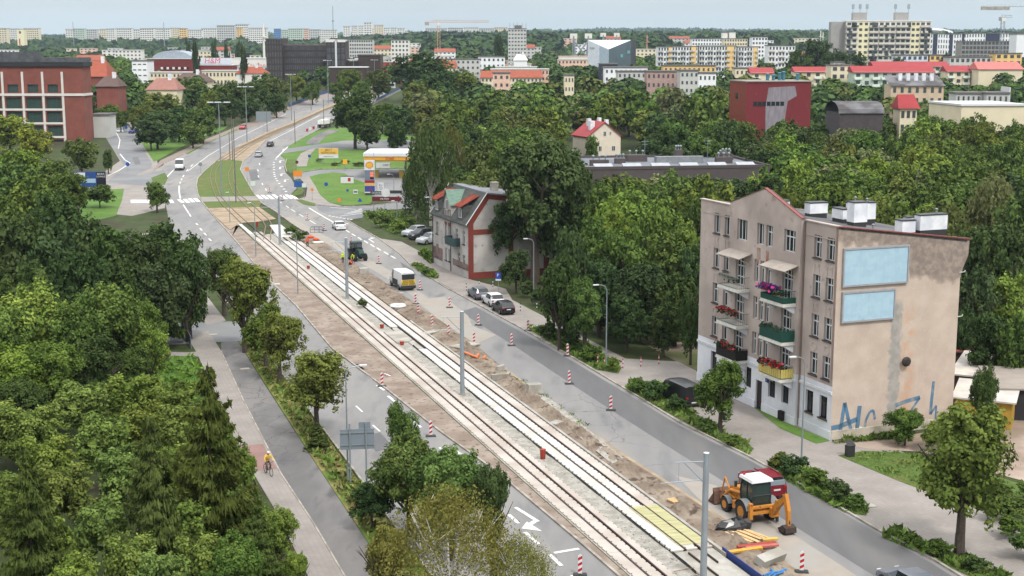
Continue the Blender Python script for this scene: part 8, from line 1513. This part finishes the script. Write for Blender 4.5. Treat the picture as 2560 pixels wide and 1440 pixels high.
# ---- named foreground and middle trees
z = 'in the garden left of the footway'
for a in ((515, 905, 165, 12.8, 'spr', 'spruce'), (372, 1030, 130, 10.6, 'spr', 'spruce'), (60, 1110, 150, 9.6, 'spr', 'spruce'), (640, 1255, 95, 5.6, 'spr', 'spruce')): T(*a, z)
for a in ((690, 1260, 62, 4.6, 'oakN', 'bright'), (610, 1130, 45, 3.4, 'limeN', 'bright'), (740, 1375, 40, 3.2, 'oakN', 'bright'), (590, 1330, 90, 5.5, 'oakN', 'mid')): T(*a, z)
for x, y in ((80, 1010), (200, 955), (330, 930), (430, 955), (120, 1085), (255, 1035), (360, 1010), (465, 1010), (545, 1070), (30, 1180), (160, 1150), (300, 1110), (420, 1100), (500, 1150), (10, 1000), (250, 1250), (450, 1240), (110, 1280), (330, 1330), (560, 1200), (400, 1370), (180, 1390), (500, 1330)): T(x, y, 88, 5.2 + (x * 7 % 10) / 8, 'sumac', ('sumac', 'bright', 'sumac', 'mid', 'russet')[(x + y) % 5], 'in the thicket behind the spruces', .9)
z = 'left of the footway bend'
for a in ((75, 700, 125, 11.5, 'oakN', 'bright'), (0, 740, 110, 10.5, 'oakN', 'mid'), (185, 730, 100, 10.5, 'oakN', 'mid'), (262, 700, 120, 11, 'oakN', 'mid'), (345, 745, 75, 8.5, 'oakN', 'mid'), (370, 800, 55, 7, 'limeN', 'bright'), (20, 850, 110, 8, 'oakN', 'bright'), (120, 840, 100, 8, 'oakN', 'mid'), (230, 830, 90, 7.5, 'oakN', 'dark'), (40, 940, 80, 6, 'oakN', 'dark'), (330, 860, 60, 5.5, 'oakN', 'mid'), (375, 905, 20, 3, 'limeN', 'bright')): T(*a, z)
z = 'in the dark clump below the blue billboard'
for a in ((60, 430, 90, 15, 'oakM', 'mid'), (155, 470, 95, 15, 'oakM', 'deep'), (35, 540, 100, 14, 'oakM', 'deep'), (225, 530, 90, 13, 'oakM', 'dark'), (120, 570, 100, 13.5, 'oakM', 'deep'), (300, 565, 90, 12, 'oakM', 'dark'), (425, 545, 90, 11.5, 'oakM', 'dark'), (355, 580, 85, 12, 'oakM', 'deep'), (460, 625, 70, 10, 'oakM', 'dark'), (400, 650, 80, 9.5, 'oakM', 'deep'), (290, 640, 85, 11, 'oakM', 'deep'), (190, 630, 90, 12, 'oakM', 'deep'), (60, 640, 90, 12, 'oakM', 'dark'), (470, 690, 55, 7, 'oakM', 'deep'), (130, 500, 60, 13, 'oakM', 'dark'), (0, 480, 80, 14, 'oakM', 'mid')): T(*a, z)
z = 'beside the brick office'
for a in ((20, 285, 75, 11, 'oakM', 'yellow'), (85, 320, 55, 10, 'oakM', 'yellow'), (-10, 380, 70, 11, 'oakM', 'bright'), (120, 395, 65, 11, 'oakM', 'mid'), (60, 370, 70, 12, 'oakM', 'bright'), (200, 342, 48, 9, 'oakM', 'lime'), (268, 372, 17, 6, 'oakM', 'dark'), (170, 430, 55, 9, 'oakM', 'mid'), (30, 400, 80, 12, 'oakM', 'mid')): T(*a, z)
TB(393, 532, 452, 36, 'oakM', 'mid', 'at the left junction crossing', .92); TB(250, 520, 462, 42, 'oakM', 'mid', 'below the blue office billboard', .9)
z = 'on the roundabout green'
for a in ((478, 190, 58, 13, 'oakM', 'mid'), (405, 228, 62, 12, 'oakM', 'lime'), (352, 262, 34, 10, 'oakM', 'lime'), (445, 262, 62, 11, 'oakM', 'dark'), (390, 275, 62, 11, 'oakM', 'dark'), (505, 265, 45, 11, 'oakM', 'mid'), (540, 205, 45, 13, 'oakM', 'dark'), (520, 225, 30, 12, 'oakM', 'lime'), (322, 195, 38, 12, 'oakM', 'dark'), (270, 258, 35, 8, 'oakM', 'mid'), (300, 275, 30, 7, 'oakM', 'mid'), (375, 305, 45, 8, 'oakM', 'deep'), (480, 300, 40, 8, 'oakM', 'mid')): T(*a, z)
z = 'along the left of the viaduct'
for a in ((590, 200, 45, 13, 'oakM', 'dark'), (640, 205, 42, 12, 'oakM', 'dark'), (690, 190, 40, 13, 'oakM', 'olive'), (740, 185, 36, 12, 'oakM', 'lime'), (775, 120, 38, 18, 'oakM', 'deep'), (665, 180, 45, 14, 'oakM', 'mid'), (780, 200, 30, 10, 'oakM', 'mid'), (560, 240, 40, 10, 'oakM', 'dark'), (620, 240, 45, 9, 'oakM', 'dark'), (690, 232, 35, 9, 'oakM', 'dark'), (870, 172, 36, 13, 'oakM', 'lime'), (945, 172, 38, 13, 'oakM', 'olive'), (905, 200, 35, 9, 'oakM', 'mid'), (840, 205, 30, 8, 'oakM', 'mid')): T(*a, z)
z = 'beside the viaduct and petrol station'
for a in ((1055, 128, 88, 21, 'oakM', 'dark'), (1040, 200, 50, 15, 'oakM', 'olive'), (1095, 175, 60, 15, 'oakM', 'dark'), (1150, 170, 50, 14, 'oakM', 'lime'), (955, 255, 42, 10, 'oakM', 'mid'), (1010, 265, 50, 11, 'oakM', 'dark'), (985, 300, 40, 9, 'oakM', 'dark'), (1070, 250, 60, 14, 'oakM', 'olive')): T(*a, z)
TB(888, 372, 224, 68, 'oakM', 'dark', 'in front of the viaduct, over the parked truck', .95, desc='big irregular dark'); TB(918, 375, 290, 45, 'oakM', 'dark', 'beside the petrol station drive', .9)
TB(1078, 565, 292, 68, 'birM', 'dark', 'between the petrol station and the mansard house', .93, desc='tall drooping dark'); TB(1040, 545, 400, 40, 'birM', 'deep', 'behind the brown direction signs', .92); TB(1128, 520, 300, 40, 'birM', 'olive', 'behind the mansard house', .9); TB(1190, 500, 400, 55, 'oakM', 'bright', 'behind the mansard roof', .9); TB(1215, 520, 430, 40, 'oakM', 'mid', 'behind the mansard chimney', .9)
z = 'over the brick-edged house'
TB(1338, 702, 318, 128, 'oakN', 'dark', z, .86, desc='huge dark maple-like'); TB(1480, 420, 335, 22, 'oakM', 'mid', 'in front of the red-roofed cream house', .95); TB(1290, 640, 330, 90, 'oakN', 'mid', z, .8); TB(1420, 690, 350, 75, 'oakN', 'dark', z, .85); TB(1270, 690, 480, 70, 'oakN', 'deep', z, .75)
z = 'between the mansard house and the tenement'
for a in ((1600, 455, 105, 14, 'acaM', 'bright'), (1690, 425, 85, 14.5, 'acaM', 'mid'), (1520, 445, 70, 14, 'acaM', 'mid'), (1745, 480, 60, 13, 'acaM', 'mid'), (1480, 525, 70, 13, 'acaM', 'mid'), (1560, 560, 90, 12, 'acaM', 'mid'), (1660, 560, 90, 12, 'acaM', 'mid'), (1740, 600, 55, 11, 'acaM', 'dark'), (1500, 640, 80, 9, 'oakM', 'deep'), (1600, 660, 80, 8.5, 'oakM', 'deep'), (1690, 680, 70, 8, 'oakM', 'deep'), (1430, 560, 60, 13, 'oakM', 'deep'), (1640, 500, 70, 13, 'acaM', 'bright'), (1710, 540, 60, 12, 'acaM', 'bright'), (1550, 500, 60, 13, 'acaM', 'bright'), (1570, 740, 60, 6, 'oakM', 'deep'), (1660, 750, 60, 6, 'oakM', 'deep'), (1730, 740, 40, 7, 'oakM', 'deep'), (1400, 640, 60, 10, 'oakM', 'deep')): T(*a, z)
TB(1462, 885, 690, 72, 'limeN', 'mid', 'at the kerb beside the lamp post', .8); TB(1290, 735, 620, 45, 'oakM', 'deep', 'behind the parked cars', .9)
z = 'behind the tenement'
for a in ((1990, 380, 100, 14, 'oakM', 'mid'), (2080, 370, 85, 14, 'oakM', 'sage'), (1890, 430, 55, 12, 'oakM', 'bright'), (2210, 380, 95, 14, 'acaM', 'bright'), (2330, 372, 100, 15, 'acaM', 'bright'), (2180, 450, 80, 12, 'oakM', 'mid'), (2420, 450, 80, 13, 'oakM', 'mid'), (2490, 430, 75, 15, 'wilM', 'sage'), (2540, 420, 60, 14, 'oakM', 'mid'), (2340, 510, 70, 11, 'oakM', 'bright'), (2270, 500, 60, 11, 'oakM', 'bright'), (2440, 560, 75, 12, 'oakM', 'dark'), (2520, 560, 80, 13, 'oakM', 'dark'), (2440, 660, 70, 10, 'oakM', 'deep'), (2520, 680, 75, 9, 'oakM', 'bright'), (2480, 780, 70, 7.5, 'oakM', 'dark'), (2550, 780, 60, 8, 'oakM', 'mid'), (2040, 440, 70, 12, 'oakM', 'mid'), (1950, 440, 55, 11, 'oakM', 'bright'), (2410, 760, 40, 7, 'oakM', 'deep'), (2120, 480, 60, 11, 'oakM', 'deep')): T(*a, z)
z = 'on the verge left of the road'
TB(613, 882, 632, 92, 'limeN', 'lime', z, .82); TB(793, 1090, 865, 125, 'limeN', 'lime', z, .78, desc='neat yellowish green lime'); TB(700, 960, 770, 80, 'limeN', 'lime', z, .9); TB(560, 790, 610, 62, 'oakN', 'dark', z, .85); TB(665, 925, 750, 70, 'limeN', 'mid', z, .9); TB(1005, 1165, 1000, 52, 'limeN', 'mid', z, .95); TB(1025, 1340, 1075, 105, 'oakN', 'mid', z, .9); TB(1130, 1400, 1110, 120, 'oakN', 'mid', z, .85); TB(930, 1330, 1200, 70, 'oakN', 'dark', z, .9); TB(1230, 1440, 1150, 60, 'oakN', 'dark', z, .75)
T(1120, 1195, 205, 9.2, 'birN', 'birch', 'with bare white limbs at the bottom edge', .85); T(1300, 1320, 110, 6, 'birN', 'birch', 'low at the bottom edge', .9); T(960, 1300, 80, 5.2, 'limeN', 'birch', 'low beside the birch', .9)
TB(2397, 1396, 985, 178, 'limeN', 'lime', 'on the right verge at the lower right corner', .84, desc='large yellowish green lime'); TB(1800, 1085, 888, 84, 'limeN', 'mid', 'in front of the tenement door', .92); TB(2262, 1115, 1018, 60, 'oakN', 'mid', 'in front of the graffiti wall', .92); TB(2455, 1100, 905, 42, 'oakN', 'dark', 'before the black garage', .9); TB(2350, 1130, 1040, 55, 'limeN', 'lime', 'beside the graffiti wall corner', .95)
tb = TB(795, 1125, 1055, 42, 'spr', 'spruce', 'at the foot of the lime tree', 1)
# ---- shrubs and hedges
z = 'on the weedy verges by the right kerb'
for x, y, t, hw, c in ((1600, 985, 945, 38, 'mid'), (1640, 1005, 950, 36, 'dark'), (1690, 1030, 985, 30, 'dark'), (1760, 1080, 1045, 32, 'mid'), (1830, 1115, 1085, 32, 'mid'), (1985, 1195, 1135, 42, 'dark'), (2040, 1225, 1165, 42, 'mid'), (2090, 1255, 1195, 42, 'dark'), (2140, 1275, 1230, 32, 'mid'), (1955, 1175, 1130, 34, 'lime'), (2280, 1365, 1335, 40, 'mid'), (2350, 1395, 1350, 42, 'mid'), (2440, 1430, 1390, 45, 'dark'), (1420, 870, 815, 34, 'deep'), (1370, 850, 800, 32, 'deep'), (1480, 905, 860, 30, 'mid'), (1535, 930, 890, 22, 'bright'), (1345, 765, 720, 24, 'deep'), (1320, 745, 700, 24, 'deep'), (960, 570, 530, 28, 'mid'), (1000, 585, 545, 28, 'bright'), (1025, 580, 535, 22, 'mid'), (930, 548, 528, 18, 'mid'), (1065, 690, 668, 16, 'mid')): TB(x, y, t, hw, 'shrubM', c, z, 1.0)
z = 'in the undergrowth beside the tenement'
for x, y, hw in ((1440, 800, 34), (1490, 830, 34), (1550, 860, 34), (1600, 860, 32), (1650, 865, 32), (1700, 870, 30), (1520, 800, 34), (1580, 810, 34), (1640, 815, 34), (1700, 820, 34), (1730, 850, 26), (1390, 760, 30), (1450, 760, 32), (1510, 770, 32), (1370, 735, 28), (1410, 720, 28)): TB(x, y, y - 62, hw * 1.2, 'shrubM', ('deep', 'dark', 'deep', 'mid')[x // 10 % 4], z, 1.0)
z = 'in the hedge at the right edge'
for x, y, t, hw in ((2500, 1260, 1205, 50), (2545, 1300, 1240, 55), (2530, 1345, 1290, 55), (2560, 1400, 1320, 55), (2480, 1300, 1240, 40), (2590, 1260, 1200, 50)): TB(x, y, t, hw, 'shrubM', 'mid', z, 1.0)
z = 'beside the garden path'
for x, y, t, hw in ((440, 860, 805, 28), (425, 835, 800, 25)): TB(x, y, t, hw, 'shrubM', 'bright', z, 1.0)
z = 'by the construction heaps'
for x, y, t, hw, c in ((730, 590, 562, 22, 'mid'), (755, 605, 575, 20, 'dark'), (905, 770, 745, 16, 'dark'), (745, 600, 580, 18, 'bright')): TB(x, y, t, hw, 'shrubM', c, z, 1.0)
z = 'on the grass behind the petrol station'
for x, y, t, hw, c in ((862, 410, 398, 14, 'dark'), (800, 405, 395, 12, 'sage'), (900, 415, 404, 22, 'olive'), (840, 414, 406, 14, 'olive'), (1005, 400, 380, 20, 'olive')): TB(x, y, t, hw, 'shrubM', c, z, 1.0)
# ---- the wood on the right: grid scatter kept clear of what the photo shows in front
KEEP = [(x0, t, x1, t + 9, Y) for x0, x1, t, Y, *_ in FB] + [(1445, 288, 1560, 375, 345), (1465, 374, 1920, 425, 250), (1815, 190, 2030, 292, 395), (1083, 440, 1340, 690, 186), (903, 378, 1025, 500, 316), (560, 200, 1003, 480, 640), (2232, 190, 2400, 240, 450), (2397, 222, 2530, 255, 420), (2105, 262, 2215, 282, 318), (2137, 160, 2340, 205, 555), (2412, 250, 2560, 264, 345), (1412, 185, 1436, 205, 520), (1618, 176, 1792, 215, 530), (2090, 50, 2322, 180, 720), (1468, 96, 1590, 150, 750), (1645, 110, 1900, 150, 850), (2318, 80, 2560, 130, 1000), (665, 97, 865, 160, 690), (366, 140, 478, 170, 760), (495, 145, 578, 172, 770), (206, 150, 262, 185, 520), (0, 140, 235, 345, 405), (240, 300, 400, 470, 500), (362, 194, 438, 210, 480), (978, 100, 1022, 132, 980), (1270, 70, 1316, 118, 1150), (862, 98, 935, 125, 1180), (1116, 140, 1262, 158, 780), (1512, 160, 1640, 176, 600), (1432, 88, 1472, 135, 1150), (2258, 262, 2300, 278, 322)]
def inpoly(x, y, P):
    c = False
    for i in range(len(P)):
        (x0, y0), (x1, y1) = P[i], P[i - 1]
        if (y0 > y) != (y1 > y) and x < (x1 - x0) * (y - y0) / (y1 - y0) + x0: c = not c
    return c
def proj(p):
    dep = p.y * _cp + (HC - p.z) * _sp; up = p.y * _sp + (p.z - HC) * _cp; return CX + FP * p.x / dep, CY - FP * up / dep
def clear(p, h, r):
    x, t = proj(p + Vector((0, 0, h))); s_ = FP / p.y * r; _, b = proj(p)
    for x0, y0, x1, y1, Y in KEEP:
        if p.y < Y + 14 and x + s_ * .85 > x0 and x - s_ * .85 < x1 and t < y1 and b > y0: return False
    return True
WOOD = [(1010, 235), (1120, 200), (1280, 198), (1400, 205), (1600, 205), (1700, 212), (1800, 228), (1815, 290), (2035, 262), (2110, 285), (2230, 285), (2330, 262), (2700, 255), (2700, 720), (2420, 690), (2420, 600), (2300, 545), (1950, 485), (1760, 480), (1740, 600), (1480, 600), (1240, 470), (1140, 440), (1090, 400), (1100, 330), (1010, 330)]
rnd = random.Random(5); gx = 9.5; wood_cols = ['mid', 'dark', 'mid', 'bright', 'dark', 'olive', 'deep', 'lime', 'mid', 'sage']
y = 175.0
while y < 455:
    g_ = gx if y < 330 else 14; x = -60.0
    while x < 215:
        p = Vector((x + rnd.uniform(-3, 3), y + rnd.uniform(-3, 3), 0)); p.z = TZ(p.x, p.y); h = rnd.uniform(9.5, 15.5); r = rnd.uniform(4.2, 6.2) * (1 if y < 330 else 1.2)
        cx, top = proj(p + Vector((0, 0, h)))
        ok = inpoly(cx, top, WOOD) and clear(p, h, r) and not (250 < p.y < 284 and 10 < p.x < 50) and not (338 < p.y < 365 and 15 < p.x < 36) and not (390 < p.y < 415 and 60 < p.x < 95)
        if ok:
            zone = 'in the wood behind the flat-roofed block' if 1380 < cx < 1940 else ('in the wood right of the petrol station' if cx <= 1380 else 'in the wood beyond the tenement')
            tree(('oakM', 'oakM', 'acaM', 'oakM', 'wilM' if rnd.random() < .3 else 'oakM')[int(rnd.random() * 5)] if y < 330 else 'oakF', p, h, r, rnd.choice(wood_cols), zone, cx, .95)
        x += g_
    y += g_
# ---- farther trees as individuals, then the distant mass
far_zone = lambda cx: 'in the far left suburb' if cx < 860 else ('in the far middle suburb' if cx < 1450 else ('in the far right suburb' if cx < 2080 else 'among the red-roofed terraces'))
y = 455.0; nfar = 0
while y < 0:
    x = -.40 * y
    while x < .40 * y:
        p = Vector((x + rnd.uniform(-6, 6), y + rnd.uniform(-6, 6), 0)); p.z = TZ(p.x, p.y); h = rnd.uniform(7, 12.5); r = rnd.uniform(3.5, 6); cx, top = proj(p + Vector((0, 0, h)))
        if clear(p, h, r) and not (560 < cx < 1000 and top > 195) and rnd.random() < .62: tree('oakF', p, h, r, rnd.choice(wood_cols), far_zone(cx), cx, .9); nfar += 1
        x += 13
    y += 15
for cx, top, hw, h, Y in ((487, 98, 11, 22, 640), (608, 108, 10, 18, 640), (565, 104, 8, 20, 900), (595, 100, 8, 20, 950), (535, 95, 9, 20, 1000), (470, 95, 8, 20, 1050), (1245, 86, 16, 24, 900), (2180, 120, 1, 1, 5000)):
    if Y < 4000: p = onY(cx, 125, Y); p.z = TZ(p.x, Y); hh = Zof(top, Y) - p.z; tree('popF', p, hh, hw * Y / FP, 'deep', 'standing out of the far suburb', cx, .97)
for cx, top, hw, Y in ((2050, 98, 52, 660), (2000, 120, 40, 640), (2095, 125, 40, 650), (2140, 130, 30, 640), (2370, 130, 35, 690), (2250, 140, 25, 640), (1990, 200, 60, 420)):
    p = onY(cx, 125, Y); p.z = TZ(p.x, Y); tree('oakM', p, Zof(top, Y) - p.z, hw * Y / FP, 'deep' if Y > 600 else 'mid', 'below the long slab block' if Y > 600 else 'beside the maroon hall', cx, .95)
# labels: ordinal from the left within each place and look
gl = {}
for zone, desc, px, Y, o in TREES: gl.setdefault((zone, desc), []).append((px, o))
for (zone, desc), L_ in gl.items():
    L_.sort(key=lambda a: a[0])
    for i, (px, o) in enumerate(L_): tag(o, f'{desc} {zone}' + (f', {ORD(i + 1)} from left' if len(L_) > 1 else ''), 'shrub' if 'shrub' in desc else 'tree', 'trees ' + zone if 'shrub' not in desc else 'shrubs ' + zone)
def farmat():
    m = bpy.data.materials.new('foliage_far'); m.use_nodes = True; n = m.node_tree.nodes; l = m.node_tree.links; p = n['Principled BSDF']; p.inputs['Roughness'].default_value = 1; p.inputs['Specular IOR Level'].default_value = 0
    a = n.new('ShaderNodeAttribute'); a.attribute_name = 'tcol'; t = n.new('ShaderNodeAttribute'); t.attribute_name = 'tint'; r = n.new('ShaderNodeMapRange'); r.inputs['To Min'].default_value = .6; r.inputs['To Max'].default_value = 1.4; l.new(t.outputs['Fac'], r.inputs[0])
    v = n.new('ShaderNodeVectorMath'); v.operation = 'SCALE'; l.new(a.outputs['Color'], v.inputs[0]); l.new(r.outputs[0], v.inputs['Scale']); l.new(v.outputs[0], p.inputs['Base Color']); return m
M_FAR = farmat()
def mass(name, spots, nq, label, sz=.4):
    """many distant crowns as one mass; spots: (x, y, z, r, h, colour)"""
    global rng_
    rng_ = np.random.default_rng(3); S = np.array([s[:5] for s in spots]); Cc = np.array([s[5] for s in spots]); k = np.repeat(np.arange(len(S)), nq); n = len(k); d = sph(n, .45)
    pos = np.stack([S[k, 0] + d[:, 0] * S[k, 3] * rng_.uniform(.6, 1, n), S[k, 1] + d[:, 1] * S[k, 3] * rng_.uniform(.6, 1, n), S[k, 2] + S[k, 4] * (.55 + .45 * d[:, 2])], 1)
    nr = d + rng_.normal(size=(n, 3)) * .35; nr[:, 2] += .3
    me = leaf_mesh(name, pos, nr, S[k, 3] * sz * rng_.uniform(.7, 1.3, n), rng_.uniform(0, 1, n), .8, M_FAR, Cc[k]); tag(link(name, me), label, kind='stuff')
cx0 = lambda x, y: CX + FP * x / y
sp1 = []; sp2 = []; y = 455.0
while y < 6600:
    st = 13 if y < 1000 else (19 if y < 1600 else (26 if y < 2400 else (40 if y < 3600 else 70))); x = -.42 * y
    while x < .42 * y:
        p = Vector((x + rnd.uniform(-.45, .45) * st, y + rnd.uniform(-.45, .45) * st, 0)); p.z = TZ(p.x, p.y); big = y > 1500
        h = rnd.uniform(7, 12) if not big else (rnd.uniform(7, 12) if cx0(x, y) < 850 and y < 2400 else rnd.uniform(12, 19)); r = rnd.uniform(4, 7) if y < 1500 else st * rnd.uniform(.5, .75); cx, top = proj(p + Vector((0, 0, h)))
        pr_ = .62 if y < 1500 else .93
        if rnd.random() < pr_ and clear(p, h, r) and not (y < 760 and 560 < cx < 1000 and top > 195):
            c = COLS[rnd.choice(('mid', 'dark', 'deep', 'dark', 'olive') if y < 1500 else ('deep', 'dark', 'deep'))]; k_ = rnd.uniform(.8, 1.2) * (1 if y < 1500 else .85); (sp1 if y < 1500 else sp2).append((p.x, p.y, p.z, r, h, (c[0] * k_, c[1] * k_, c[2] * k_)))
        x += st
    y += st * .95
mass('distant_trees', [s for s in sp1 if s[1] < 900], 210, 'mass of trees between the nearer far houses', .17); mass('distant_trees', [s for s in sp1 if s[1] >= 900], 60, 'mass of trees between the farthest houses', .34); mass('far_forest', sp2, 34, 'dark forest reaching to the hills')
# ---- weeds and grass tufts along verges
def tufts(name, px, n, hgt, cols, label, off=.05):
    global rng_
    rng_ = np.random.default_rng(len(px) * 7 + n); P = [p if isinstance(p, Vector) else gp(*p) for p in px]; xs = [p.x for p in P]; ys = [p.y for p in P]; Q = [(p.x, p.y) for p in P]; pts = []
    t = 0
    while len(pts) < n and t < n * 30:
        t += 1; x, y = random.uniform(min(xs), max(xs)), random.uniform(min(ys), max(ys))
        if inpoly(x, y, Q): pts.append((x, y, TZ(x, y) + off))
    pos = np.array(pts); m = len(pos); hh = hgt * rng_.uniform(.4, 1.3, m) * (.6 + .8 * (np.sin(pos[:, 0] * 1.3) * np.cos(pos[:, 1] * 1.7) > 0)); pos[:, 2] += hh * .5; nr = rng_.normal(size=(m, 3)); nr[:, 2] = rng_.uniform(0, .7, m)
    cc = np.array([cols[i] for i in rng_.integers(0, len(cols), m)])
    me = leaf_mesh(name, pos, nr, hh * .8, rng_.uniform(0, 1, m), .35, M_FAR, cc); tag(link(name, me), label, kind='stuff')
G1, G2, G3 = (.09, .15, .03), (.13, .17, .045), (.2, .16, .07)
for lb, px in VERGES: tufts('weeds', px, 1500, .32, [G1, G1, COLS['mid'], G2], 'tall weeds on the ' + lb.split('verge ')[-1] if 'verge' in lb else 'tall weeds on the ' + lb)
tufts('weeds', [uv(50, 18.0), uv(50, 20), uv(145, 20), uv(145, 18.3)], 5200, .3, [G1, G2, G2, G3], 'weeds and dry grass under the left street trees')
tufts('weeds', [uv(70, 9.5), uv(70, 13.1), uv(104, 12.8), uv(140, 13.3), uv(140, 9)], 3000, .3, [G1, G1, (.11, .2, .03)], 'long grass beside the left footway')
tufts('weeds', [uv(102, 39.5), uv(102, 41.5), uv(120, 41.8), uv(120, 39.6)], 500, .14, [G1, G2], 'grass tufts left on the churned earth')
tufts('weeds', [(2080, 1106), (2240, 1088), (2240, 1098), (2085, 1112)], 500, .3, [G1, COLS['olive']], 'weeds at the foot of the graffiti wall')
tufts('weeds', [(2095, 1140), (2160, 1128), (2300, 1135), (2560, 1240), (2400, 1260), (2250, 1205)], 1800, .14, [G1, G2], 'rough lawn grass by the hedge')
# ================================================================ air
hz = MB().box(-6800, 6800, -120, 9600, -4, 260).build('haze', mat('haze_dummy', (1, 1, 1))); hz['kind'] = 'stuff'; hz['label'] = 'thin summer haze over the town'
hm = bpy.data.materials.new('haze'); hm.use_nodes = True; n = hm.node_tree.nodes; n.remove(n['Principled BSDF']); pv = n.new('ShaderNodeVolumePrincipled'); pv.inputs['Color'].default_value = (.66, .82, 1.0, 1); pv.inputs['Density'].default_value = 5e-5; pv.inputs['Anisotropy'].default_value = .1
hm.node_tree.links.new(pv.outputs[0], n['Material Output'].inputs['Volume']); hz.data.materials.clear(); hz.data.materials.append(hm)
